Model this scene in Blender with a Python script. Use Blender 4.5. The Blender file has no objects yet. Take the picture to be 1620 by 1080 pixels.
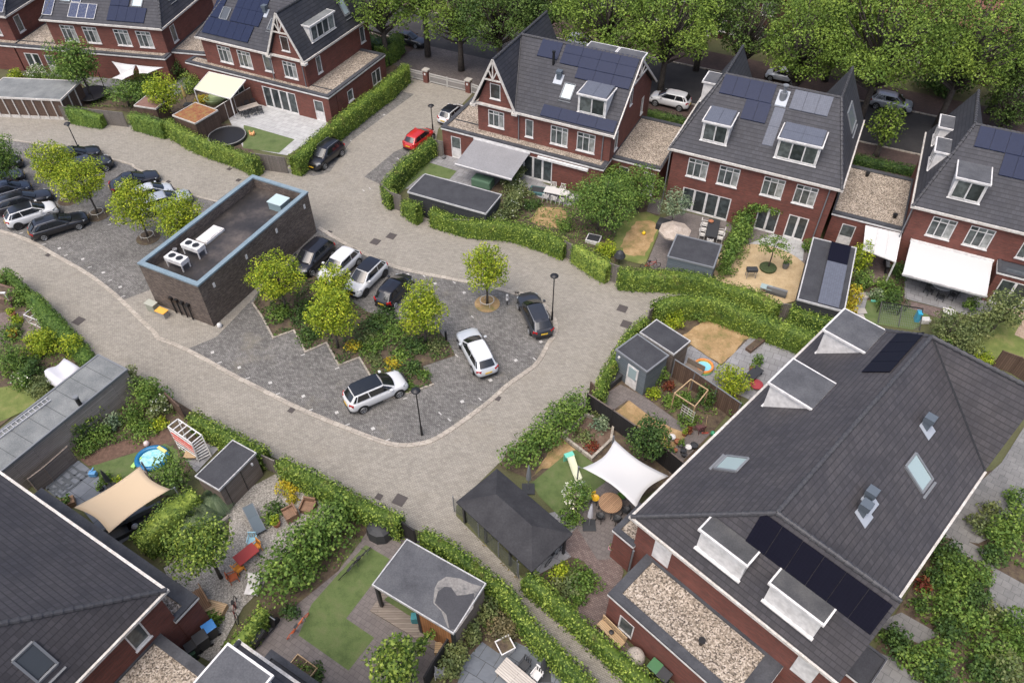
import bpy, bmesh, math, random
import numpy as np
from mathutils import Vector, Matrix
R = math.radians
rnd = random.Random(7)
SC = bpy.context.scene
COL = SC.collection
# ---------------------------------------------------------------- camera, world, sun
HCAM = 40.0; PITCH = R(45.68); FPX = 1180.0
cd = bpy.data.cameras.new('camera'); cam = bpy.data.objects.new('camera', cd); COL.objects.link(cam)
cam.location = (0, 0, HCAM); cam.rotation_euler = (math.pi/2 - PITCH, 0, 0)
cd.sensor_width = 36; cd.lens = FPX/1620*36; cd.clip_start = .5; cd.clip_end = 2000
SC.camera = cam
W = bpy.data.worlds.new('World'); SC.world = W; W.use_nodes = True
nt = W.node_tree; bgn = nt.nodes['Background']
sky = nt.nodes.new('ShaderNodeTexSky'); sky.sky_type = 'NISHITA'; sky.sun_disc = False
SUN_EL, SUN_AZ = R(66), R(215)
sky.sun_elevation = SUN_EL; sky.sun_rotation = SUN_AZ; sky.dust_density = 4; sky.air_density = .6; sky.ozone_density = .3
nt.links.new(sky.outputs[0], bgn.inputs[0]); bgn.inputs[1].default_value = .15
sl = bpy.data.lights.new('sun', 'SUN'); sl.energy = .9; sl.angle = R(55); sl.color = (1, .97, .92)
so = bpy.data.objects.new('sun', sl); COL.objects.link(so)
dv = Vector((math.sin(SUN_AZ)*math.cos(SUN_EL), math.cos(SUN_AZ)*math.cos(SUN_EL), math.sin(SUN_EL)))
so.rotation_euler = dv.to_track_quat('Z', 'Y').to_euler(); so.location = (0, 0, 60)
SC.view_settings.view_transform = 'Standard'; SC.view_settings.look = 'None'; SC.view_settings.gamma = 1
SC.view_settings.exposure = 1.0
# ---------------------------------------------------------------- measuring: photo pixel -> point of the place at height z
TO = {1:(0,0),2:(400,0),3:(800,0),4:(1200,0),5:(0,260),6:(400,260),7:(800,260),8:(1200,260),9:(0,530),10:(400,530),
      11:(800,530),12:(1200,530),13:(0,800),14:(400,800),15:(800,800),16:(1200,800)}
_s, _c = math.sin(PITCH), math.cos(PITCH)
FW = Vector((0, _c, -_s)); UP = Vector((0, _s, _c))
def P(k, x, y, z=0.0):
    ox, oy = TO[k]; px = ox + x*420/1620; py = oy + y*420/1620
    d = Vector(((px-810)/FPX, 0, 0)) + UP*(-(py-540)/FPX) + FW
    return Vector((0, 0, HCAM)) + d*((z-HCAM)/d.z)
def pl(k, *a, z=0.0):
    return [P(k, a[i], a[i+1], z) for i in range(0, len(a), 2)]
def top_z(b, t):      # height of the thing standing on ground pixel b whose top is at pixel t
    g = P(*b); ox, oy = TO[t[0]]; v = -(oy + t[2]*420/1620 - 540)/FPX
    # point (g.x,g.y,z): (q.UP)/(q.FW)=v
    return HCAM + (v*g.y*_c - g.y*_s)/(_c + v*_s)
def mpp(p):           # metres per photo pixel at point p
    return (Vector(p) - Vector((0, 0, HCAM))).dot(FW)/FPX
# ---------------------------------------------------------------- materials
MATS = {}
def mat(name, col, rough=.8, metal=0., spec=.5):
    if name in MATS: return MATS[name]
    m = bpy.data.materials.new(name); m.use_nodes = True
    b = m.node_tree.nodes['Principled BSDF']
    b.inputs['Base Color'].default_value = (*col, 1); b.inputs['Roughness'].default_value = rough
    b.inputs['Metallic'].default_value = metal; b.inputs['Specular IOR Level'].default_value = spec
    MATS[name] = m; return m
class NT:
    def __init__(s, m): s.t = m.node_tree; s.n = s.t.nodes; s.b = s.n['Principled BSDF']
    def new(s, ty, **k):
        n = s.n.new(ty)
        for a, v in k.items():
            if a.startswith('i_'): n.inputs[a[2:].replace('_', ' ')].default_value = v
            else: setattr(n, a, v)
        return n
    def ln(s, a, b): s.t.links.new(a, b)
    def uv(s, rot=0., scale=(1,1,1)):
        u = s.new('ShaderNodeUVMap'); mp = s.new('ShaderNodeMapping'); mp.inputs['Rotation'].default_value = (0,0,rot); mp.inputs['Scale'].default_value = scale
        s.ln(u.outputs[0], mp.inputs[0]); return mp.outputs[0]
    def pos(s):
        g = s.new('ShaderNodeNewGeometry'); return g.outputs['Position']
    def noise(s, vec, scale, detail=3, rough=.55):
        n = s.new('ShaderNodeTexNoise'); n.inputs['Scale'].default_value = scale; n.inputs['Detail'].default_value = detail; n.inputs['Roughness'].default_value = rough
        s.ln(vec, n.inputs['Vector']); return n.outputs['Fac']
    def ramp(s, fac, stops):
        r = s.new('ShaderNodeValToRGB'); e = r.color_ramp.elements
        while len(e) < len(stops): e.new(.5)
        for q, (p, c) in zip(e, stops): q.position = p; q.color = (*c, 1)
        s.ln(fac, r.inputs[0]); return r.outputs[0]
    def mix(s, a, b, fac, bt='MIX'):
        m = s.new('ShaderNodeMix', data_type='RGBA', blend_type=bt)
        for v, i in ((a, 6), (b, 7)):
            if isinstance(v, tuple): m.inputs[i].default_value = (*v, 1)
            else: s.ln(v, m.inputs[i])
        if isinstance(fac, (int, float)): m.inputs[0].default_value = fac
        else: s.ln(fac, m.inputs[0])
        return m.outputs[2]
    def bump(s, h, strength=.3, dist=.02):
        b = s.new('ShaderNodeBump'); b.inputs['Strength'].default_value = strength; b.inputs['Distance'].default_value = dist
        s.ln(h, b.inputs['Height']); s.ln(b.outputs[0], s.b.inputs['Normal'])
    def brick(s, vec, c1, c2, mo, bw, rh, ms=.01, off=.5, sm=.1, bias=0.):
        t = s.new('ShaderNodeTexBrick'); t.offset = off
        for k, v in (('Color1', c1), ('Color2', c2), ('Mortar', mo)): t.inputs[k].default_value = (*v, 1)
        t.inputs['Scale'].default_value = 1; t.inputs['Brick Width'].default_value = bw; t.inputs['Row Height'].default_value = rh
        t.inputs['Mortar Size'].default_value = ms; t.inputs['Mortar Smooth'].default_value = sm; t.inputs['Bias'].default_value = bias
        s.ln(vec, t.inputs['Vector']); return t
def sc(c, k): return tuple(min(1, x*k) for x in c)
def m_noise(name, c1, c2, scale=3., rough=.9, bump=.15, c3=None, fine=14.):
    if name in MATS: return MATS[name]
    m = mat(name, c1, rough); q = NT(m); p = q.pos()
    a = q.noise(p, scale, 5, .65); f = q.noise(p, fine, 3)
    stops = [(.35, c1), (.65, c2)] if c3 is None else [(.3, c1), (.5, c2), (.7, c3)]
    col = q.ramp(a, stops); col = q.mix(col, q.ramp(f, [(.3, (.72,)*3), (.7, (1.25,)*3)]), .7, 'MULTIPLY')
    q.ln(col, q.b.inputs['Base Color']); q.bump(f, bump, .03); return m
def m_wall(name, c1, c2, mo, rough=.85):
    m = mat(name, c1, rough); q = NT(m); u = q.uv()
    t = q.brick(u, c1, c2, mo, .22, .065, .008)
    big = q.ramp(q.noise(u, .9, 4), [(.3, (.82,)*3), (.7, (1.15,)*3)])
    st = q.ramp(q.noise(q.uv(scale=(.35, 5, 1)), 1.3, 3), [(.35, (.86,)*3), (.65, (1.12,)*3)])
    col = q.mix(q.mix(t.outputs[0], big, 1., 'MULTIPLY'), st, .8, 'MULTIPLY')
    q.ln(col, q.b.inputs['Base Color']); q.bump(t.outputs[1], -.25, .01); return m
def m_tiles(name, c, bw=.3, rh=.36, line=.5, rough=.66, ms=.012):
    m = mat(name, c, rough, spec=.35); q = NT(m); u = q.uv()
    t = q.brick(u, sc(c, .86), sc(c, 1.16), sc(c, .7), bw, rh, ms, .5, .25)
    rows = q.new('ShaderNodeSeparateXYZ'); q.ln(u, rows.inputs[0])
    md = q.new('ShaderNodeMath', operation='FLOORED_MODULO'); q.ln(rows.outputs[1], md.inputs[0]); md.inputs[1].default_value = rh
    lt = q.new('ShaderNodeMath', operation='LESS_THAN'); q.ln(md.outputs[0], lt.inputs[0]); lt.inputs[1].default_value = .055
    big = q.ramp(q.noise(u, .45, 5, .6), [(.3, (.80, .80, .83)), (.7, (1.24, 1.19, 1.13))])
    lich = q.ramp(q.noise(u, 9., 4, .7), [(.62, (0,)*3), (.78, (1,)*3)])
    sp = q.ramp(q.noise(u, .8, 2), [(.45, (0,)*3), (.7, (.35,)*3)])
    lm = q.new('ShaderNodeMath', operation='MULTIPLY'); q.ln(lich, lm.inputs[0]); q.ln(sp, lm.inputs[1])
    col = q.mix(t.outputs[0], big, 1., 'MULTIPLY'); col = q.mix(col, (.16, .155, .14), lm.outputs[0])
    col = q.mix(col, sc(c, line), lt.outputs[0]); q.ln(col, q.b.inputs['Base Color'])
    q.bump(md.outputs[0], .6, .06); return m
def m_gravel(name, cs, scale=18.):
    m = mat(name, cs[0], .9); q = NT(m); p = q.pos()
    v = q.new('ShaderNodeTexVoronoi'); v.inputs['Scale'].default_value = scale; q.ln(p, v.inputs['Vector'])
    sp = q.new('ShaderNodeSeparateColor'); q.ln(v.outputs['Color'], sp.inputs[0])
    col = q.ramp(sp.outputs[0], [(0., cs[0]), (.35, cs[1]), (.7, cs[2]), (1., cs[3])])
    col = q.mix(col, q.ramp(q.noise(p, .7, 3), [(.3, (.85,)*3), (.7, (1.12,)*3)]), 1., 'MULTIPLY')
    q.ln(col, q.b.inputs['Base Color']); q.bump(v.outputs['Distance'], -.8, .05); return m
def m_pave(name, c1, c2, mo, bw=.21, rh=.105, rot=.6, rough=.85, patch=(.8, 1.2), moss=None, ms=.012, var=.25):
    m = mat(name, c1, rough); q = NT(m); p = q.pos()
    mp = q.new('ShaderNodeMapping'); mp.inputs['Rotation'].default_value = (0, 0, rot); q.ln(p, mp.inputs[0])
    # slightly wavering courses
    nz = q.new('ShaderNodeTexNoise'); nz.inputs['Scale'].default_value = .35; q.ln(p, nz.inputs['Vector'])
    ad = q.new('ShaderNodeVectorMath', operation='MULTIPLY_ADD'); q.ln(nz.outputs['Color'], ad.inputs[0]); ad.inputs[1].default_value = (.25, .25, 0); q.ln(mp.outputs[0], ad.inputs[2])
    t = q.brick(ad.outputs[0], c1, c2, mo, bw, rh, ms, .5, .2)
    sv = q.new('ShaderNodeTexVoronoi'); sv.inputs['Scale'].default_value = 1.
    mp2 = q.new('ShaderNodeMapping'); mp2.inputs['Rotation'].default_value = (0, 0, rot); mp2.inputs['Scale'].default_value = (3.2, 6.5, 1); q.ln(p, mp2.inputs[0]); q.ln(mp2.outputs[0], sv.inputs['Vector'])
    s2 = q.new('ShaderNodeSeparateColor'); q.ln(sv.outputs['Color'], s2.inputs[0])
    col = q.mix(t.outputs[0], q.ramp(s2.outputs[0], [(0, (.7,)*3), (1, (1.32,)*3)]), var, 'MULTIPLY')
    col = q.mix(col, q.ramp(q.noise(p, .33, 6, .7), [(.32, (patch[0],)*3), (.68, (patch[1],)*3)]), 1., 'MULTIPLY')
    if moss:
        f = q.ramp(q.noise(p, .22, 6, .75), [(.56, (0,)*3), (.74, (.55,)*3)]); col = q.mix(col, moss, f)
    q.ln(col, q.b.inputs['Base Color']); q.bump(t.outputs[1], -.35, .012); return m
def m_boards(name, c1, c2, bw, axis='h', rough=.8, dark=.35, ms=.01):
    m = mat(name, c1, rough); q = NT(m); u = q.uv(rot=0 if axis == 'h' else math.pi/2)
    t = q.brick(u, c1, c2, sc(c1, dark), 3.7, bw, ms, .37, .2)
    g = q.ramp(q.noise(q.uv(rot=0 if axis == 'h' else math.pi/2, scale=(.6, 9, 1)), 3, 4), [(.3, (.75,)*3), (.7, (1.2,)*3)])
    q.ln(q.mix(t.outputs[0], g, .9, 'MULTIPLY'), q.b.inputs['Base Color']); q.bump(t.outputs[1], -.5, .015); return m
def m_leaf(name, c1, c2, c3, clump=.9, tr=.16):
    m = mat(name, c2, .6, spec=.25); q = NT(m)
    g = q.new('ShaderNodeNewGeometry')
    a = q.ramp(g.outputs['Random Per Island'], [(0., c1), (.5, c2), (1., c3)])
    n = q.ramp(q.noise(g.outputs['Position'], clump, 4, .65), [(.34, (.62, .72, .72)), (.66, (1.3, 1.22, 1.05))])
    col = q.mix(a, n, 1., 'MULTIPLY')
    if name == 'leaf_hedge': col = q.mix(col, (.15, .11, .045), q.ramp(q.noise(g.outputs['Position'], .8, 5, .7), [(.60, (0,)*3), (.72, (.75,)*3)]))
    q.ln(col, q.b.inputs['Base Color'])
    out = q.n['Material Output']; tl = q.new('ShaderNodeBsdfTranslucent'); q.ln(col, tl.inputs[0])
    mx = q.new('ShaderNodeMixShader'); mx.inputs[0].default_value = tr; q.ln(q.b.outputs[0], mx.inputs[1]); q.ln(tl.outputs[0], mx.inputs[2]); q.ln(mx.outputs[0], out.inputs[0])
    return m
BRICK = m_wall('red_brick', (.185, .052, .036), (.122, .037, .027), (.105, .068, .055))
DBRICK = m_wall('brown_brick', (.080, .062, .051), (.190, .150, .122), (.055, .045, .038))
TILE = m_tiles('roof_tile', (.040, .042, .050))
TILE2 = m_tiles('roof_tile_slate', (.056, .054, .059), .25, .33, .62)
TILE3 = m_tiles('roof_tile_steep', (.036, .038, .046), .3, .36, .35)
CAP = m_noise('ridge_clay', (.035, .035, .04), (.06, .06, .063), 5., .6, .2)
WHITE = m_noise('white_paint', (.60, .59, .57), (.64, .63, .61), 2., .45, 0., None, 3.)
CREAMT = m_noise('aged_white_trim', (.44, .41, .365), (.60, .58, .54), 3., .6, .1)
PALER = m_noise('pale_roof_edge', (.36, .36, .355), (.50, .50, .49), 3., .6, 0.)
GREYM = mat('grey_metal', (.16, .17, .18), .5); DARK = mat('dark_trim', (.02, .021, .024), .5); BLACK = mat('black_plastic', (.012, .012, .013), .45)
BITU = m_noise('bitumen', (.050, .052, .058), (.078, .081, .088), .8, .85, .15, (.10, .103, .108))
BITUD = m_noise('dark_bitumen', (.030, .031, .036), (.046, .048, .053), .9, .8, .12)
BITUM = m_noise('worn_dark_felt', (.036, .037, .039), (.058, .059, .061), .8, .85, .12, (.085, .085, .083))
BITUG = m_noise('grey_bitumen', (.13, .14, .14), (.20, .21, .205), .7, .85, .12)
PARA = m_noise('parapet_felt', (.035, .037, .043), (.06, .063, .07), 1.2, .75, .1)
GRAV = m_gravel('roof_gravel', [(.05, .04, .033), (.20, .165, .125), (.33, .28, .22), (.50, .44, .37)], 15.)
GRAV2 = m_gravel('garden_gravel', [(.12, .11, .09), (.22, .21, .185), (.30, .28, .25), (.42, .40, .36)], 20.)
ROADM = m_pave('clinker_lane', (.238, .219, .184), (.290, .270, .230), (.15, .137, .112), rot=R(26), patch=(.94, 1.06), moss=(.225, .20, .155), var=.34)
PARKM = m_pave('dark_clinker', (.110, .106, .098), (.182, .176, .164), (.06, .057, .053), rot=R(48), patch=(.82, 1.2), moss=(.20, .18, .135), var=.65)
KERBM = m_pave('kerb_stone', (.30, .27, .225), (.38, .345, .29), (.13, .115, .10), .5, .4, R(20), patch=(.85, 1.15))
WALKM = m_pave('red_pavement', (.060, .038, .032), (.09, .058, .048), (.04, .028, .024), rot=R(26), patch=(.75, 1.2))  # red paving with the shade of the street trees put into its colour
ASPH = m_noise('asphalt', (.026, .025, .026), (.043, .041, .040), .5, .9, .1)  # base tone lowered to stand in for tree shade over the street
PAT_L = m_pave('light_tile', (.33, .335, .33), (.40, .405, .40), (.22, .22, .21), .6, .6, R(26), ms=.014, patch=(.92, 1.08))
PAT_G = m_pave('grey_tile', (.20, .20, .20), (.245, .245, .25), (.11, .11, .11), .6, .6, R(26), ms=.016, patch=(.85, 1.12))
PAT_B = m_pave('blue_grey_tile', (.115, .13, .15), (.15, .165, .185), (.06, .065, .07), .9, .9, R(31), ms=.02, patch=(.85, 1.15))
PAT_M = m_pave('mauve_paver', (.125, .110, .103), (.150, .132, .124), (.09, .08, .075), .3, .3, R(31), patch=(.9, 1.1))
PAT_R = m_pave('plum_paver', (.13, .092, .082), (.19, .145, .13), (.075, .06, .055), .21, .105, R(31), patch=(.8, 1.18))
LAWN = m_noise('artificial_turf', (.062, .094, .027), (.090, .128, .040), 1.3, .95, .3, (.115, .135, .055), 30.)
LAWN2 = m_noise('mown_grass', (.085, .115, .025), (.13, .16, .04), .9, .95, .3, (.20, .19, .07), 30.)
DRY = m_noise('scorched_grass', (.13, .13, .04), (.30, .20, .095), .9, .95, .4, (.42, .30, .16), 18.)
SOIL = m_noise('soil', (.045, .032, .022), (.085, .062, .042), 2.2, .95, .4, (.12, .10, .05))
BARK = m_noise('bark_mulch', (.085, .05, .035), (.14, .085, .06), 4., .95, .4)
SAND = m_noise('ochre_grit', (.36, .27, .15), (.46, .355, .215), 1.5, .95, .2)
DECK = m_boards('weathered_deck', (.17, .14, .115), (.23, .195, .16), .14)
FENCE = m_boards('brown_fence_board', (.085, .052, .036), (.125, .08, .055), .14, 'v')
FENCEG = m_boards('grey_fence_board', (.135, .12, .105), (.185, .165, .145), .14, 'v')
FENCED = m_boards('black_fence_board', (.012, .011, .012), (.02, .018, .018), .14, 'v')
SHEDB = m_boards('blue_grey_boards', (.115, .14, .155), (.14, .165, .18), .16)
SHEDG = m_boards('grey_brown_boards', (.15, .12, .10), (.20, .165, .14), .15)
SHEDD = m_boards('anthracite_boards', (.03, .032, .035), (.04, .042, .046), .18)
WOODO = m_boards('orange_boards', (.28, .12, .04), (.34, .16, .06), .16, 'v')
SEDUM = m_noise('sedum_roof', (.16, .055, .03), (.24, .10, .04), 3., .95, .5, (.22, .20, .06), 20.)
LBLUE = m_noise('blue_grey_coping', (.155, .215, .25), (.195, .26, .295), 1.5, .5, 0.)
WETROOF = m_noise('ponded_roof', (.016, .015, .015), (.034, .030, .028), .3, .5, .1, (.12, .10, .085), 6.)
CLOTHW = mat('white_cloth', (.50, .50, .49), .85); CLOTHC = mat('cream_cloth', (.60, .55, .38), .85); CLOTHS = mat('sand_cloth', (.50, .39, .26), .85)
CLOTHG = m_noise('grey_awning_cloth', (.205, .205, .21), (.23, .23, .235), 1., .85, 0.)
LG = m_leaf('leaf_green', (.050, .100, .020), (.100, .175, .032), (.20, .29, .065))
LY = m_leaf('leaf_lime', (.11, .18, .013), (.235, .305, .020), (.42, .46, .042))
LH = m_leaf('leaf_hedge', (.035, .075, .015), (.115, .180, .028), (.33, .42, .09), 1.3)
LD = m_leaf('leaf_dark', (.028, .060, .018), (.052, .100, .026), (.10, .165, .04))
LO = m_leaf('leaf_olive', (.075, .10, .035), (.13, .165, .06), (.22, .25, .11))
LS = m_leaf('leaf_silver', (.11, .16, .09), (.17, .23, .14), (.27, .33, .22))
LGOLD = m_leaf('leaf_gold', (.30, .22, .015), (.44, .34, .025), (.34, .38, .05))
LREDD = m_leaf('leaf_red', (.10, .02, .015), (.17, .035, .02), (.20, .09, .04))
LST = m_leaf('leaf_street', (.085, .140, .024), (.14, .215, .034), (.22, .31, .055), .3)
LSD = m_leaf('leaf_street_dark', (.050, .088, .022), (.080, .135, .030), (.12, .18, .04), .3)
LW = m_leaf('blossom_white', (.6, .6, .5), (.75, .74, .65), (.8, .8, .72)); LP = m_leaf('blossom_pink', (.55, .2, .3), (.65, .32, .42), (.7, .5, .5))
TRUNK = m_noise('tree_bark', (.05, .042, .034), (.10, .085, .07), 6., .95, .4)
def m_glass(name, stops, rough=.12):
    m = mat(name, (.03, .035, .04), rough, spec=.6); q = NT(m); g = q.new('ShaderNodeNewGeometry')
    a = q.ramp(g.outputs['Random Per Island'], stops); n = q.ramp(q.noise(g.outputs['Position'], 2.2, 2), [(.4, (.6,)*3), (.6, (1.2,)*3)])
    q.ln(q.mix(a, n, .8, 'MULTIPLY'), q.b.inputs['Base Color']); return m
GLASS = m_glass('window_glass', [(0., (.018, .02, .022)), (.5, (.05, .06, .06)), (.75, (.20, .22, .21)), (1., (.34, .35, .33))])
GLASSD = m_glass('patio_glass', [(0., (.02, .024, .026)), (1., (.07, .085, .085))])
GLASSL = mat('pale_glass', (.30, .38, .38), .1, spec=.6); CARGL = mat('car_glass', (.012, .014, .016), .06, spec=.8)
SKYG = mat('skylight_glass', (.38, .46, .48), .12, spec=.7); SKYD = mat('skylight_dark_glass', (.06, .07, .08), .08, spec=.7)
def m_solar(name, c, line, cell=.16):
    m = mat(name, c, .38, spec=.14); q = NT(m); u = q.uv()
    t = q.brick(u, c, sc(c, 1.15), line, cell, cell, .006, 0, .1); g = q.new('ShaderNodeNewGeometry')
    q.ln(q.mix(t.outputs[0], q.ramp(g.outputs['Random Per Island'], [(0, (.8,)*3), (1, (1.25,)*3)]), 1., 'MULTIPLY'), q.b.inputs['Base Color']); return m
SOLB = m_solar('solar_blue', (.011, .017, .042), (.018, .024, .048)); SOLG = m_solar('solar_grey', (.095, .105, .13), (.07, .075, .09)); SOLK = m_solar('solar_black', (.005, .005, .011), (.010, .010, .016))
SOLW = m_solar('solar_white_grid', (.02, .03, .07), (.25, .27, .32))
# ---------------------------------------------------------------- mesh builder
class M:
    def __init__(s): s.v = []; s.f = []; s.m = []
    def add(s, vs, fs, mi=0):
        o = len(s.v); s.v += [tuple(v) for v in vs]; s.f += [tuple(o+i for i in f) for f in fs]; s.m += [mi]*len(fs); return s
    def box(s, x0, y0, z0, x1, y1, z1, mi=0):
        x0, x1 = sorted((x0, x1)); y0, y1 = sorted((y0, y1)); z0, z1 = sorted((z0, z1))
        return s.add([(x0,y0,z0),(x1,y0,z0),(x1,y1,z0),(x0,y1,z0),(x0,y0,z1),(x1,y0,z1),(x1,y1,z1),(x0,y1,z1)],
                     [(0,3,2,1),(4,5,6,7),(0,1,5,4),(1,2,6,5),(2,3,7,6),(3,0,4,7)], mi)
    def beam(s, a, b, w, h, mi=0, up=(0,0,1)):
        a, b = Vector(a), Vector(b); d = (b-a).normalized(); u = Vector(up)
        sd = d.cross(u); sd = sd.normalized() if sd.length > 1e-4 else Vector((1,0,0)); u = sd.cross(d)
        vs = [p + sd*(i*w/2) + u*(j*h/2) for p in (a, b) for i, j in ((-1,-1),(1,-1),(1,1),(-1,1))]
        return s.add(vs, [(0,1,2,3),(7,6,5,4),(0,4,5,1),(1,5,6,2),(2,6,7,3),(3,7,4,0)], mi)
    def prism(s, poly, z0, z1, mi=0, mtop=None):
        n = len(poly); q = [(p[0], p[1]) for p in poly]
        ar = sum(q[i][0]*q[(i+1)%n][1]-q[(i+1)%n][0]*q[i][1] for i in range(n))
        if ar < 0: q = q[::-1]
        vs = [(x, y, z0) for x, y in q] + [(x, y, z1) for x, y in q]
        s.add(vs, [tuple(range(n))[::-1]] + [(i, (i+1)%n, n+(i+1)%n, n+i) for i in range(n)], mi)
        return s.add(vs[n:], [tuple(range(n))], mi if mtop is None else mtop)
    def sheet(s, poly, z, mi=0):
        n = len(poly); q = [(p[0], p[1]) for p in poly]
        ar = sum(q[i][0]*q[(i+1)%n][1]-q[(i+1)%n][0]*q[i][1] for i in range(n))
        if ar < 0: q = q[::-1]
        return s.add([(x, y, z) for x, y in q], [tuple(range(n))], mi)
    def cyl(s, c, r, h, n=16, r2=None, mi=0, axis=None):
        r2 = r if r2 is None else r2; c = Vector(c); ax = Vector(axis or (0,0,1)).normalized()
        a = ax.orthogonal().normalized(); b = ax.cross(a)
        v0 = [c + (a*math.cos(t)+b*math.sin(t))*r for t in [2*math.pi*i/n for i in range(n)]]
        v1 = [c + ax*h + (a*math.cos(t)+b*math.sin(t))*r2 for t in [2*math.pi*i/n for i in range(n)]]
        return s.add(v0+v1, [tuple(range(n))[::-1], tuple(range(n, 2*n))] + [(i, (i+1)%n, n+(i+1)%n, n+i) for i in range(n)], mi)
    def tube(s, pts, r, n=6, mi=0, closed=False):
        pts = [Vector(p) for p in pts]; k = len(pts); rings = []
        rr = r if isinstance(r, (list, tuple)) else [r]*k
        for i, p in enumerate(pts):
            if closed: d = pts[(i+1)%k]-pts[i-1]
            else: d = pts[min(i+1, k-1)] - pts[max(i-1, 0)]
            d.normalize(); a = d.cross(Vector((.013, .027, 1))) ; a = a.normalized() if a.length > .05 else Vector((1,0,0)); b = d.cross(a)
            rings.append([p + (a*math.cos(t)+b*math.sin(t))*rr[i] for t in [2*math.pi*j/n for j in range(n)]])
        vs = [v for g in rings for v in g]; fs = []
        for i in range(k if closed else k-1):
            j = (i+1) % k; fs += [(i*n+q, i*n+(q+1)%n, j*n+(q+1)%n, j*n+q) for q in range(n)]
        if not closed: fs += [tuple(range(n))[::-1], tuple(range((k-1)*n, k*n))]
        return s.add(vs, fs, mi)
    def lathe(s, c, prof, n=16, mi=0, sx=1, sy=1):
        c = Vector(c); vs = []; k = len(prof)
        for r, z in prof: vs += [c + Vector((r*math.cos(2*math.pi*j/n)*sx, r*math.sin(2*math.pi*j/n)*sy, z)) for j in range(n)]
        fs = [(i*n+q, i*n+(q+1)%n, (i+1)*n+(q+1)%n, (i+1)*n+q) for i in range(k-1) for q in range(n)]
        fs += [tuple(range(n))[::-1], tuple(range((k-1)*n, k*n))]
        return s.add(vs, fs, mi)
    def slab(s, faces, t=.14, mi=0):     # roof faces (lists of points) extruded straight down
        pts = []; idx = {}
        def gi(p):
            k = tuple(round(c, 3) for c in p)
            if k not in idx: idx[k] = len(pts); pts.append(k)
            return idx[k]
        fs = [[gi(p) for p in f] for f in faces]; n = len(pts)
        out = []
        edges = {}
        for f in fs:
            nz = 0
            for i in range(len(f)): a, b = pts[f[i]], pts[f[(i+1)%len(f)]]; nz += a[0]*b[1]-b[0]*a[1]
            if nz < 0: f.reverse()
            for i in range(len(f)): edges[(f[i], f[(i+1)%len(f)])] = 1
            out.append(tuple(f)); out.append(tuple(n+i for i in reversed(f)))
        for a, b in list(edges):
            if (b, a) not in edges: out.append((a, n+a, n+b, b))
        return s.add(pts + [(p[0], p[1], p[2]-t) for p in pts], out, mi)
    def build(s, name, mats, parent=None, org=None, smooth=False, bevel=0, sub=0, uvs=True):
        me = bpy.data.meshes.new(name); o = Vector(org) if org is not None else Vector((0,0,0))
        me.from_pydata([(v[0]-o.x, v[1]-o.y, v[2]-o.z) for v in s.v], [], s.f)
        for m in (mats if isinstance(mats, (list, tuple)) else [mats]): me.materials.append(m)
        me.polygons.foreach_set('material_index', s.m)
        if smooth: me.polygons.foreach_set('use_smooth', [True]*len(s.f))
        if uvs: set_uv(me)
        me.update()
        ob = bpy.data.objects.new(name, me); COL.objects.link(ob)
        if parent: ob.parent = parent
        if org is not None: ob.location = o
        if bevel:
            b = ob.modifiers.new('bevel', 'BEVEL'); b.width = bevel; b.segments = 2; b.limit_method = 'ANGLE'
        if sub:
            b = ob.modifiers.new('sub', 'SUBSURF'); b.levels = b.render_levels = sub
        return ob
def set_uv(me):
    uv = me.uv_layers.new(name='UVMap').data
    for p in me.polygons:
        n = p.normal
        if abs(n.z) > .985: t, b = Vector((1,0,0)), Vector((0,1,0))
        else: t = Vector((-n.y, n.x, 0)).normalized(); b = n.cross(t)
        for li in p.loop_indices:
            c = me.vertices[me.loops[li].vertex_index].co; uv[li].uv = (c.dot(t), c.dot(b))
def prop(o, label=None, cat=None, group=None, kind=None):
    if label: o['label'] = label
    if cat: o['category'] = cat
    if group: o['group'] = group
    if kind: o['kind'] = kind
    return o
def T(name, label, cat, loc=(0,0,0), rz=0., group=None):
    o = bpy.data.objects.new(name, None); COL.objects.link(o); o.location = loc; o.rotation_euler = (0, 0, rz); o.empty_display_size = .3
    return prop(o, label, cat, group)
def S(name, poly, z, m, t=None):      # a sheet of the setting
    q = M()
    if t: q.prism(poly, z-t, z)
    else: q.sheet(poly, z)
    o = q.build(name, m); o['kind'] = 'structure'; return o
def rect(a, b, c):                    # three corners seen in the photo -> origin a, axes, sizes of the true rectangle
    a, b, c = Vector(a), Vector(b), Vector(c); ux = (b-a); ux.z = 0; L = ux.length; ux.normalize(); uy = Vector((-ux.y, ux.x, 0)); w = (c-a).dot(uy)
    return a, math.atan2(ux.y, ux.x), L, w
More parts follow.
